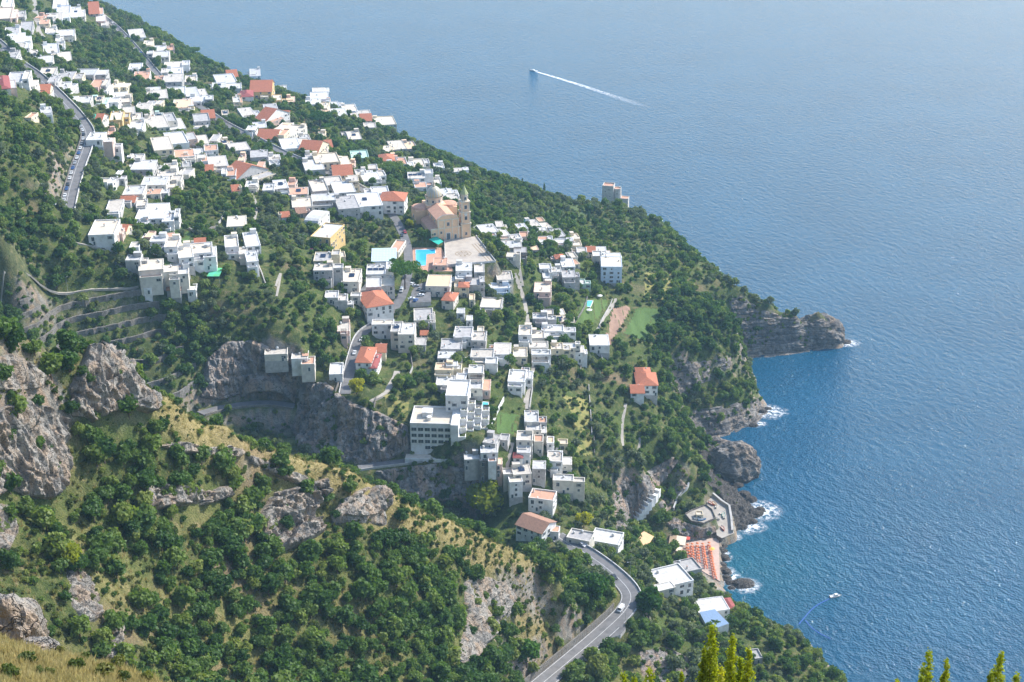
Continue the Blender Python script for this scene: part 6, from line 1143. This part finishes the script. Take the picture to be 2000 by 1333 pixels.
# ------------------------------------------------------------------ plants: crowns of many leaf tufts round limbs
def crown(name, lobes, n, leaf, key, seed, core=.72, up=.25, flat=1.0, rr_=(.72, 1.12)):
    rg = np.random.default_rng(seed); L = np.array(lobes, float); w = L[:, 3]**2; k = rg.choice(len(L), n, p=w/w.sum())
    d = rg.normal(size=(n, 3)); d[:, 2] = np.abs(d[:, 2])*(1 if up > .5 else np.where(rg.random(n) < .72, 1, -1)); d /= np.linalg.norm(d, axis=1, keepdims=True)
    r = L[k, 3]*rg.uniform(*rr_, n); c = L[k, :3]+d*r[:, None]*np.array([1, 1, flat])
    nr = d*1.1+rg.normal(size=(n, 3))*.75; nr /= np.linalg.norm(nr, axis=1, keepdims=True); t1 = np.cross(nr, rg.normal(size=(n, 3))); t1 /= np.linalg.norm(t1, axis=1, keepdims=True); t2 = np.cross(nr, t1)
    s = leaf*rg.uniform(.55, 1.25, n)[:, None]; V = np.stack([c-t1*s-t2*s*.5, c+t1*s*.3-t2*s*.85, c+t1*s+t2*s*.4, c-t1*s*.3+t2*s*.9], 1).reshape(-1, 3)
    V = V+rg.normal(size=V.shape)*leaf*.12; Q = np.arange(n*4).reshape(-1, 4)
    vs = [V]; qs = [Q]; off = len(V); bm = bmesh.new(); bmesh.ops.create_icosphere(bm, subdivisions=1, radius=1); ic = np.array([v.co[:] for v in bm.verts]); fc = np.array([[v.index for v in f.verts] for f in bm.faces]); bm.free()
    if core:
        for x, y, z, rr in lobes:
            j = ic*(rr*core*rg.uniform(.8, 1.15, (len(ic), 1)))*np.array([1, 1, flat])+np.array([x, y, z]); vs.append(j); qs.append(np.c_[fc, fc[:, 2]]*0+np.c_[fc, fc[:, :1]]+off); off += len(ic)
    V = np.vstack(vs); faces = [tuple(q) for q in Q]+[tuple(int(a) for a in q[:3]) for g in qs[1:] for q in g]
    me = bpy.data.meshes.new(name); me.from_pydata([tuple(v) for v in V], [], faces); me.materials.append(LEAF[key]); me.update(); return me
def trunk(name, h, r, limbs, seed, lean=.1):
    rg = random.Random(seed); mb = MB(); x = rg.uniform(-lean, lean)*h; y = rg.uniform(-lean, lean)*h; mb.tube((0, 0, -.8), (x*.5, y*.5, h*.5), r*1.25, r*.9); mb.tube((x*.5, y*.5, h*.5), (x, y, h), r*.9, r*.6)
    for lx, ly, lz, lr in limbs: mb.tube((x*.8, y*.8, h*.75), (lx, ly, lz), r*.5, r*.2, 5)
    return mb.mesh(name, [BARK])
def lobes_round(seed, H, Rr, n):
    rg = random.Random(seed); out = [(0, 0, H*.6, Rr*.72)]
    for i in range(n): a = 2*math.pi*i/n+rg.uniform(-.4, .4); q = Rr*rg.uniform(.42, .68); out.append((q*math.cos(a), q*math.sin(a), H*rg.uniform(.42, .78), Rr*rg.uniform(.36, .55)))
    out.append((rg.uniform(-.3, .3)*Rr, rg.uniform(-.3, .3)*Rr, H*.82, Rr*.45)); return out
def make_kind(key, n_var, fn): return [fn(100*n_var+i*7+len(key)) for i in range(n_var)]
def v_tree(key, H, Rr, nl, n, leaf, core=.72):
    def f(seed):
        lb = lobes_round(seed, H, Rr, nl); return crown('crown', lb, n, leaf, key, seed, core), trunk('trunk', H*.55, .17, lb[1:5], seed)
    return f
KINDS = {'evergreen_oak': make_kind('oak', 5, v_tree('oak', 5.6, 2.7, 7, 420, .42, .74)), 'broadleaf_tree': make_kind('tree', 6, v_tree('tree', 5.6, 2.7, 6, 360, .46, .7)), 'olive_tree': make_kind('olive', 4, v_tree('olive', 4.4, 2.3, 6, 300, .36, .6)),
         'shrub': make_kind('scrub', 5, v_tree('scrub', 1.7, 1.35, 5, 190, .26, .66)), 'green_shrub': make_kind('tree', 4, v_tree('tree', 1.9, 1.5, 5, 190, .28, .7))}
def lobes_pine(seed, H, Rr):
    rg = random.Random(seed); out = []
    for i in range(17): a = i*2.4; q = Rr*math.sqrt(i/17)*.86; out.append((q*math.cos(a), q*math.sin(a), H*(.93-.10*(q/Rr)**2)+rg.uniform(-.3, .3), Rr*rg.uniform(.25, .36)))
    return out
def pine(label, u, v, H, Rr, key='pine', tr=.42):
    p = hit1(u, v); lb = lobes_pine(int(u), H, Rr); r = tag(empty('umbrella_pine', p), label, 'pine tree', 'umbrella pines'); o = inst('crown', crown('crown', lb, 2600, .42, key, int(u+v), .66, .6, .8), r); o = inst('trunk', trunk('trunk', H*.78, tr, lb[3::3], int(u), .04), r); occ_disc(p[0], p[1], 2.5)
pine('big umbrella pine with wide flat crown beside the town road', 791, 566, 15.5, 9.8); pine('broad umbrella pine on the far slope against the gardens', 626, 254, 13, 10.5); pine('umbrella pine with wide crown beyond the church road', 764, 346, 9, 9.5, 'tree'); pine('flat umbrella pine on the far brow above the sea', 376, 112, 8, 8, 'tree'); pine('pale umbrella pine behind the far broad one', 640, 262, 8, 5)
def handtree(name, label, u, v, H, key, kind, cat='tree', p=None):
    p = hit1(u, v) if p is None else p; r = tag(empty(name, p, random.uniform(0, 6)), label, cat); Rr = H*.45; lb = lobes_round(int(u*3+v), H, Rr, 9); inst('crown', crown('crown', lb, 1500, H*.055, key, int(u+v), .68), r); inst('trunk', trunk('trunk', H*.6, .03*H, lb[1:6], int(u)), r); occ_disc(p[0], p[1], 2)
handtree('pine_tree', 'bright green round pine standing below the cliff houses', 946, 1012, 21, 'lime', 'pine', 'tree', P(946, 1012, float(hit1(946, 1012)[2]))); handtree('lime_tree', 'bright lime green round tree at the road bend', 697, 770, 8.5, 'lime', 'lime'); handtree('street_tree', 'light green tree beside the church road', 799, 446, 6, 'lime', 'tree'); handtree('pine_tree', 'yellow green pine on the scrub slope of the near hill', 135, 1110, 7.5, 'lime', 'pine')
handtree('pine_tree', 'leafy pine on the bank above the coast road bend', 1155, 1180, 15, 'pine', 'pine'); handtree('pine_tree', 'bright pine below the coast road bend', 1266, 1206, 15, 'pine', 'pine'); handtree('pine_tree', 'round green pine low on the bank of the coast road', 1028, 1300, 13, 'pine', 'pine'); handtree('acacia_tree', 'yellow green tree beside the roofs at the top of the coast road', 1140, 1032, 9, 'lime', 'tree'); handtree('pine_tree', 'tall dark pine beside the layby bastion', 1165, 1330, 12, 'tree', 'tree')
handtree('bougainvillea', 'purple bougainvillea by the coast road houses', 1098, 1078, 2.4, 'flower', 'f', 'shrub'); handtree('bougainvillea', 'purple bougainvillea among the white houses up the slope', 407, 308, 2.6, 'flower', 'f', 'shrub'); handtree('bougainvillea', 'magenta bougainvillea below the cream end wall', 608, 494, 2.6, 'flower', 'f', 'shrub')
def cypress(label, u, v, H, Rr=None):
    p = hit1(u, v); Rr = Rr or H*.13; n = 9; lb = [(0, 0, H*(.08+.86*i/n), Rr*(1.1-.95*(i/n)**1.6)*(.75 if i == 0 else 1)) for i in range(n)]; r = tag(empty('cypress_tree', p), label, 'cypress', 'cypress trees'); inst('crown', crown('crown', lb, 520, .34, 'oak', int(u+v), .78), r); inst('trunk', trunk('trunk', H*.5, .16, [], int(u), 0), r)
for i, (u, v, H) in enumerate([(704,328,11),(292,300,10),(225,245,8),(1063,375,10),(1062,392,8),(990,352,7),(1004,357,7),(1020,362,8),(1026,366,7),(846,296,6),(837,640,9),(842,655,8),(1050,376,7),(784,305,7),(325,207,7),(1081,398,8),(1150,432,9),(984,415,9)]):
    cypress('dark slim cypress', u, v, H); TO_LABEL.append((COL.objects[-1].parent or COL.objects[-1], 'dark slim cypress tree', u, v))
def palm(label, u, v, H):
    p = hit1(u, v); r = tag(empty('palm_tree', p), label, 'palm', 'palm trees'); mb = MB(); mb.tube((0, 0, -.5), (.3, 0, H), .3, .2, 7); mb.build('trunk', [BARK], r); mb = MB()
    for i in range(22):
        a = i*2.4; e = .9-.07*i; pts = []
        for k in range(6): t = k/5; x = 2.9*t; z = H+2.0*t*e-2.2*t*t*(1.1-.2*e); pts.append((.3+x*math.cos(a), x*math.sin(a), z))
        for k in range(5):
            a0, b0 = pts[k], pts[k+1]; w0 = .5*math.sin(math.pi*(k+.4)/6); w1 = .5*math.sin(math.pi*(k+1.4)/6.4)
            for s in (-1, 1): mb.face([a0, b0, (b0[0]-s*w1*math.sin(a), b0[1]+s*w1*math.cos(a), b0[2]-.25), (a0[0]-s*w0*math.sin(a), a0[1]+s*w0*math.cos(a), a0[2]-.25)])
    mb.build('fronds', [LEAF['tree']], r)
for u, v, H, lab in [(712,676,6,'palm beside the gorge road'),(1112,965,5,'palm below the cliff houses'),(1395,1228,4,'small palm on the blue terrace edge'),(1103,980,4,'small palm beside the villa with blue wall'),(400,560,4,'small palm by the old terraces')]: palm(lab, u, v, H)

for u_, v_ in ((1590,640),(1610,650),(1625,655)): occ_disc(*P(u_, v_, 10)[:2], 12)
# ------------------------------------------------------------------ scattered plants
_rg = np.random.default_rng(5)
def jitter(step, x0, x1, y0, y1):
    x = np.arange(x0, x1, step); y = np.arange(y0, y1, step); X, Y = np.meshgrid(x, y); X = X+_rg.uniform(-.5, .5, X.shape)*step; Y = Y+_rg.uniform(-.5, .5, Y.shape)*step; return X.ravel(), Y.ravel()
def on_occ(x, y): i = np.clip(((x-GX0)/GS+.5).astype(int), 0, OCC.shape[1]-1); j = np.clip(((y-GY0)/GS+.5).astype(int), 0, OCC.shape[0]-1); return OCC[j, i]
gzy, gzx = np.gradient(GZ, GS); SLOPE = np.hypot(gzx, gzy)
def grid_at(G, x, y): i = np.clip(((x-GX0)/GS+.5).astype(int), 0, G.shape[1]-1); j = np.clip(((y-GY0)/GS+.5).astype(int), 0, G.shape[0]-1); return G[j, i]
rockm = np.zeros(OCC.shape, bool)
for p_ in ROCK_MASKS:
    i = np.clip(((p_[:, 0]-GX0)/GS+.5).astype(int), 0, OCC.shape[1]-1); j = np.clip(((p_[:, 1]-GY0)/GS+.5).astype(int), 0, OCC.shape[0]-1); rockm[j, i] = True
Zs = {k: zone(v) for k, v in {'gully': [(-90,400),(60,418),(130,428),(190,470),(250,540),(256,560),(120,568),(-90,600)], 'terr': [(0,592),(140,578),(270,565),(330,600),(390,660),(380,775),(300,790),(200,720),(100,690),(0,640)], 'gorge': [(272,590),(330,582),(400,640),(425,690),(395,770),(345,745),(300,650)],
                                 'head': [(1290,560),(1400,590),(1450,640),(1440,700),(1330,740),(1270,720),(1262,660)], 'prom': [(1340,755),(1430,735),(1475,765),(1440,790),(1350,800)], 'field': [(1060,390),(1150,392),(1290,470),(1310,520),(1240,520),(1150,450)], 'hang': [(720,800),(800,820),(806,880),(740,870)], 'cove': [(1220,1080),(1270,1110),(1330,1080),(1300,1050),(1220,1060)], 'low': [(1050,1345),(1130,1290),(1180,1262),(1226,1215),(1262,1215),(1360,1232),(1385,1280),(1380,1345)], 'bank': [(1035,1120),(1085,1075),(1140,1110),(1200,1150),(1190,1200),(1120,1250),(1060,1200)], 'wall': [(1205,890),(1260,880),(1330,870),(1350,940),(1320,990),(1290,1030),(1240,1060),(1200,1045)], 'grove': [(510,380),(580,400),(610,470),(560,500),(500,450)]}.items()}
def scatter():
    out = {k: [] for k in KINDS}
    def emit(kind, x, y, s): out[kind].append(np.c_[x, y, hgt(x, y), s])
    def passes(step, *box):                      # steep ground carries more plants for its plan area
        a_ = [jitter(step, *box) for _ in range(3)]; x = np.concatenate([q[0] for q in a_]); y = np.concatenate([q[1] for q in a_]); sl = grid_at(SLOPE, x, y); return x, y, sl, np.clip(np.sqrt(1+sl*sl)/3, .34, 1)
    # ---- far side: town, gardens, headland
    x, y, sl, wt_ = passes(5.2, -700, 330, 420, 1750); z = hgt(x, y); nz = fbm(x/38, y/38, o=3, s=50)
    far = (y > 585+x*.35) | (x > 14); far &= z > 4; far &= ~on_occ(x, y); rk = grid_at(rockm, x, y)
    dens = np.clip(.54+nz*.8, .14, .92); dens = np.where((y > 1000) & (x > -420), np.maximum(dens, .66), dens); dens[in_poly(x, y, Zs['field'])] *= .6; dens = np.where(rk, dens*.36, dens)
    dens[in_poly(x, y, Zs['terr'])] = .24
    for k in ('gully', 'gorge', 'head', 'prom', 'hang', 'grove', 'cove', 'wall', 'low', 'bank'): m = in_poly(x, y, Zs[k]); dens[m] = np.where(rk[m], .35, .97)
    k = far & (_rg.random(len(x)) < dens*wt_); x, y, nz, sl = x[k], y[k], nz[k], sl[k]
    s = .55+.80*_rg.random(len(x))**1.7; dark = np.zeros(len(x), bool)
    for q in ('gully', 'gorge', 'head', 'hang'): dark |= in_poly(x, y, Zs[q])
    s[dark] *= 1.12; lo_ = in_poly(x, y, Zs['low']) | in_poly(x, y, Zs['bank']); s[lo_] = .75+.85*_rg.random(lo_.sum()); s = np.where(sl > 1.8, s*.75, s); ol = (~dark) & ((fbm(x/50, y/50, o=2, s=90) > .14) | in_poly(x, y, Zs['grove'])) & (_rg.random(len(x)) < .7); ok = (~ol) & (dark & (_rg.random(len(x)) < .6) | (_rg.random(len(x)) < .12)); tr = ~(ol | ok)
    emit('olive_tree', x[ol], y[ol], s[ol]*1.1); emit('evergreen_oak', x[ok], y[ok], s[ok]); emit('broadleaf_tree', x[tr], y[tr], s[tr])
    x, y, sl, wt_ = passes(3.2, -700, 330, 420, 1750); z = hgt(x, y); far = ((y > 585+x*.35) | (x > 14)) & (z > 3) & ~on_occ(x, y); rk = grid_at(rockm, x, y); far &= _rg.random(len(x)) < wt_*np.where(rk, .5, np.clip(.5+fbm(x/14, y/14, o=2, s=60)*.9, .05, .9)); x, y = x[far], y[far]; g = _rg.random(len(x)) < .62
    emit('green_shrub', x[g], y[g], _rg.uniform(.5, 1.2, g.sum())); emit('shrub', x[~g], y[~g], _rg.uniform(.5, 1.1, (~g).sum()))
    # ---- near spur
    x, y, sl, wt_ = passes(4.6, -330, 120, 292, 620); near = ~((y > 585+x*.35) | (x > 14)) & ~on_occ(x, y); dry = grid_at(Zc[..., 0], x, y); rk = grid_at(rockm, x, y); n1 = fbm(x/16, y/16, o=3, s=70); u, v = project(np.c_[x, y, hgt(x, y)])
    dens = np.clip(.68+n1*1.5, .05, .98); dens = np.maximum(dens, np.where((u > 380) & (v > 1050) & (u < 900), .97, 0)); dens = np.where(dry > .6, dens*.07, dens); dens = np.where(rk, .16, dens); k = near & (_rg.random(len(x)) < dens*wt_); x, y, n1 = x[k], y[k], n1[k]
    s = .6+.8*_rg.random(len(x))**1.5+np.clip(n1, 0, .5)*.4; o = _rg.random(len(x)) < .5; emit('evergreen_oak', x[o], y[o], s[o]); emit('broadleaf_tree', x[~o], y[~o], s[~o])
    x, y, sl, wt_ = passes(2.05, -330, 120, 292, 620); near = ~((y > 585+x*.35) | (x > 14)) & ~on_occ(x, y); rk = grid_at(rockm, x, y); dry = grid_at(Zc[..., 0], x, y); k = near & (_rg.random(len(x)) < wt_*np.where(rk, .2, np.clip(.66+fbm(x/6, y/6, o=2, s=77)*.9, .12, .95)*np.where(dry > .6, .75, 1))); x, y = x[k], y[k]; g = _rg.random(len(x)) < .22
    emit('green_shrub', x[g], y[g], _rg.uniform(.4, .95, g.sum())); emit('shrub', x[~g], y[~g], .3+.7*_rg.random((~g).sum())**2)
    return {k: np.vstack(v) for k, v in out.items()}
SCT = scatter()
def instancer(name, kind_meshes, pts, label):
    """plants past the count of individuals: one object, real copies of the same crowns"""
    col = bpy.data.collections.new(name+'_sources')
    for i, (c, t) in enumerate(kind_meshes):
        bm = bmesh.new(); bm.from_mesh(c); nf = len(bm.faces)
        if t is not None: bm.from_mesh(t)
        bm.faces.ensure_lookup_table()
        for f in bm.faces[nf:]: f.material_index = 1
        me = bpy.data.meshes.new(f'{name}_{i}'); bm.to_mesh(me); bm.free(); me.materials.append(c.materials[0])
        if t is not None: me.materials.append(BARK)
        col.objects.link(bpy.data.objects.new(f'{name}_{i:02d}', me))
    n = len(pts); me = bpy.data.meshes.new(name); me.vertices.add(n); me.vertices.foreach_set('co', np.asarray(pts[:, :3]-np.array([0, 0, .1]), np.float32).ravel())
    me.attributes.new('scl', 'FLOAT', 'POINT').data.foreach_set('value', pts[:, 3].astype(np.float32)); rot = np.zeros((n, 3), np.float32); rot[:, 2] = _rg.uniform(0, 6.28, n); rot[:, :2] = _rg.normal(0, .07, (n, 2))
    me.attributes.new('rot', 'FLOAT_VECTOR', 'POINT').data.foreach_set('vector', rot.ravel()); me.attributes.new('pick', 'INT', 'POINT').data.foreach_set('value', _rg.integers(0, len(kind_meshes), n).astype(np.int32))
    o = link(bpy.data.objects.new(name, me)); tag(o, label, None, None, 'stuff')
    ng = bpy.data.node_groups.new(name, 'GeometryNodeTree'); ng.interface.new_socket('Geometry', in_out='INPUT', socket_type='NodeSocketGeometry'); ng.interface.new_socket('Geometry', in_out='OUTPUT', socket_type='NodeSocketGeometry')
    gi = ng.nodes.new('NodeGroupInput'); go = ng.nodes.new('NodeGroupOutput'); ip = ng.nodes.new('GeometryNodeInstanceOnPoints'); ci = ng.nodes.new('GeometryNodeCollectionInfo'); ci.inputs['Collection'].default_value = col; ci.inputs['Separate Children'].default_value = True; ci.inputs['Reset Children'].default_value = True
    def na(nm, ty): a = ng.nodes.new('GeometryNodeInputNamedAttribute'); a.data_type = ty; a.inputs['Name'].default_value = nm; return a.outputs['Attribute']
    ng.links.new(gi.outputs[0], ip.inputs['Points']); ng.links.new(ci.outputs[0], ip.inputs['Instance']); ip.inputs['Pick Instance'].default_value = True; ng.links.new(na('pick', 'INT'), ip.inputs['Instance Index']); ng.links.new(na('rot', 'FLOAT_VECTOR'), ip.inputs['Rotation']); ng.links.new(na('scl', 'FLOAT'), ip.inputs['Scale']); ng.links.new(ip.outputs[0], go.inputs[0])
    md = o.modifiers.new('plants', 'NODES'); md.node_group = ng; return o
def facing(pts):
    """which plants the view reaches: not behind a ridge"""
    q = pts[:, :3]+np.array([0, 0, 3.0]); c = np.array([0, 0, CAM_H]); ok = np.ones(len(q), bool)
    for t in np.linspace(.45, .985, 40): m = c+(q-c)*t; ok &= m[:, 2] > hgt(m[:, 0], m[:, 1])-.5
    u, v = project(pts[:, :3]); return ok & (u > -15) & (u < 2015) & (v > -10) & (v < 1360), u, v
IND = {'evergreen_oak': (290, 'dark evergreen oak', 'tree', 'dark evergreen oaks'), 'broadleaf_tree': (290, 'green broadleaf tree', 'tree', 'green broadleaf trees'), 'olive_tree': (200, 'grey green olive tree', 'olive tree', 'olive trees'), 'shrub': (200, 'low olive green scrub bush', 'shrub', 'scrub bushes'), 'green_shrub': (120, 'low dark green bush', 'shrub', 'green bushes')}
STUFFL = {'evergreen_oak': 'mass of smaller dark evergreen oaks across the slopes', 'broadleaf_tree': 'mass of smaller green trees between the houses', 'olive_tree': 'mass of smaller grey green olives in the gardens', 'shrub': 'olive green scrub covering the slopes', 'green_shrub': 'dark green bushes covering the gardens'}
for kind, pts in SCT.items():
    ok, u, v = facing(pts); n, ph_, cat, grp = IND[kind]; D = np.linalg.norm(pts[:, :3]-np.array([0, 0, CAM_H]), axis=1); sz = np.where(ok, pts[:, 3]/D, 0); top = np.argsort(-sz)[:n]; rest = np.ones(len(pts), bool); rest[top] = False
    vis = (u > -120) & (u < 2120) & (v > -120) & (v < 1460); rest &= vis
    for i in top:
        c_, t_ = KINDS[kind][int(_rg.integers(0, len(KINDS[kind])))]; p = pts[i]; nm = kind.replace('green_shrub', 'bush'); r = empty(nm, (p[0], p[1], p[2]-.1), float(_rg.uniform(0, 6.28))); r.scale = (p[3],)*3
        inst('crown' if 'shrub' not in kind else 'foliage', c_, r); inst('trunk' if 'shrub' not in kind else 'stem', t_, r); tag(r, None, cat, grp); b_ = 'large ' if p[3] > .95 else 'small ' if p[3] < .6 else ''; later(r, b_+ph_, u[i], v[i])
    instancer({'evergreen_oak': 'oak_woodland', 'broadleaf_tree': 'garden_trees', 'olive_tree': 'olive_grove', 'shrub': 'scrub_vegetation', 'green_shrub': 'bush_vegetation'}[kind], KINDS[kind], pts[rest], STUFFL[kind])
    print('plants', kind, len(pts), int(rest.sum()), int(ok.sum()))

# ------------------------------------------------------------------ grassy knoll and conifers close to the viewpoint
su = np.linspace(-200, 460, 110); vs_ = np.interp(su, [-200, 0, 60, 150, 250, 340, 460], [1236, 1252, 1264, 1286, 1312, 1342, 1390])
rowsk = []; ts = np.linspace(0, 1, 44)
back = PD(su, vs_, 121.0); rowsk.append(back+np.array([0, 9, -16])); rowsk.append(back+np.array([0, 3.2, -2.6]))
for t in ts: rowsk.append(PD(su, vs_+t*230, 121-38*t))
KV = np.stack(rowsk, 0); KV[..., 2] += fbm(KV[..., 0]/3.5, KV[..., 1]/3.5, o=4, s=88)*.55; KV[..., 2] += fbm(KV[..., 0]/14, KV[..., 1]/14, o=2, s=89)*.5
me = bigmesh('knoll', KV.reshape(-1, 3), tri_grid(KV.shape[1], KV.shape[0])[:, ::-1], bpy.data.materials['hillside_ground'], smooth=True); ca = me.attributes.new('zone', 'FLOAT_COLOR', 'POINT'); ca.data.foreach_set('color', np.tile(np.array([1, 0, 0, 1], np.float32), len(me.vertices))); tag(link(bpy.data.objects.new('grassy_knoll_terrain', me)), kind='structure')
def tuft(seed, key):
    rg = random.Random(seed); mb = MB()
    for i in range(16): a = rg.uniform(0, 6.28); r0 = rg.uniform(0, .16); h = rg.uniform(.2, .5); l = rg.uniform(.05, .3); x, y = r0*math.cos(a), r0*math.sin(a); w = .035; mb.face([(x-w*math.sin(a), y+w*math.cos(a), -.05), (x+w*math.sin(a), y-w*math.cos(a), -.05), (x+l*math.cos(a), y+l*math.sin(a), h)])
    return mb.mesh('tuft', [LEAF[key]]), None
ii = _rg.integers(1, KV.shape[0]-1, 11000); jj = _rg.integers(0, KV.shape[1]-1, 11000); fa = _rg.random((11000, 1)); fb = _rg.random((11000, 1)); gp = KV[ii, jj]*(1-fa)+KV[ii, jj+1]*fa; gp = gp*(1-fb)+(KV[np.minimum(ii+1, KV.shape[0]-1), jj])*fb
instancer('dry_grass', [tuft(i, 'dry') for i in range(5)], np.c_[gp+np.array([0, 0, .1]), _rg.uniform(.6, 1.5, len(gp))], 'golden dry grass on the knoll below the viewpoint')
hx, hy = jitter(1.5, -330, 40, 292, 600); kk_ = ~((hy > 585+hx*.35) | (hx > 14)) & ~on_occ(hx, hy) & ~grid_at(rockm, hx, hy) & (_rg.random(len(hx)) < np.clip(grid_at(Zc[..., 0], hx, hy)*1.1, .4, .92)); hp = np.c_[hx[kk_], hy[kk_], hgt(hx[kk_], hy[kk_])+.1, _rg.uniform(1.4, 3.2, kk_.sum())]
instancer('hill_grass', [tuft(20+i, 'dry') for i in range(4)]+[tuft(30, 'scrub')], hp, 'dry grass between the bushes on the near hill')
for i, (u, v, s) in enumerate([(55,1296,.5),(150,1310,.55),(165,1292,.4),(205,1322,.6),(20,1325,.5),(245,1330,.4),(290,1328,.4),(120,1275,.3),(100,1322,.35),(230,1302,.45),(75,1318,.3)]):
    p = PD(u, v, 121-38*max(0, (v-np.interp(u, su, vs_)))/230); c_, t_ = KINDS['shrub'][i % 5]; r = empty('shrub', p, i); r.scale = (s,)*3; inst('foliage', c_, r); inst('stem', t_, r); tag(r, None, 'shrub', 'bushes on the grassy knoll'); later(r, 'small green bush on the golden knoll', u, v)
def near_boulder(label, u, v, D, r, sc, seed): o = boulder('boulder', label, 0, 1000, 0, r, sc, ROCKS['pale'], seed, 5); o.location = PD(u, v, D); return o
near_boulder('grey limestone outcrop behind the grassy knoll', 22, 1240, 126, 2.4, (1.2, .9, 1.25), 61); near_boulder('pointed grey stones beside the limestone outcrop', 18, 1200, 128, 1.1, (1, .9, 1.3), 62); near_boulder('low pale stones on the rim of the grassy knoll', 72, 1262, 122, .9, (1.6, 1, .6), 64)
def conifer(label, u, v, D, W, n=1700):
    tip = PD(u, v, D); g = float(rbf_eval([tip[0]], [tip[1]])[0]); H = 9.0; base = tip[2]-H; r = tag(empty('conifer', (tip[0], tip[1], g)), label, 'conifer', 'yellow green conifers below the viewpoint'); dz = base-g; rg = random.Random(int(u)); lb = []
    for i in range(26): t = i/26; a = i*2.4; q = W*(1-t)**.8*.75*rg.uniform(.5, 1.2); lb.append((q*math.cos(a), q*math.sin(a), H*t+dz, W*(.40*(1-t)+.13)))
    inst('crown', crown('crown', lb, n*6, .065, 'lime', int(u), 0, .25, 2.4, (.25, 1.55)), r); mb = MB(); mb.tube((0, 0, -.5), (0, 0, dz+H*.8), .16, .04); mb.build('trunk', [BARK], r)
for i, (u, v, D, W) in enumerate([(1393,1220,74,.95),(1432,1238,76,.85),(1464,1264,72,.8),(1376,1262,75,.6),(1448,1282,73,.7),(1220,1312,70,.8),(1270,1304,72,1.0),(1240,1322,71,.8),(1332,1308,70,.5),(1305,1326,72,.6),(1817,1268,68,.85),(1852,1283,68,.6),(1957,1272,66,.8),(1988,1316,66,.9),(1755,1322,66,.5),(1938,1312,66,.7),(1802,1318,67,.6),(1410,1300,72,.9)]):
    conifer(None, u, v, D, W); TO_LABEL.append((COL.objects[-1].parent, 'upright yellow green conifer tip', u, v))
flush_labels()
for kk, o in enumerate([o for o in COL.objects if o.name.startswith('shore_rock') and o.get('group')]): pass
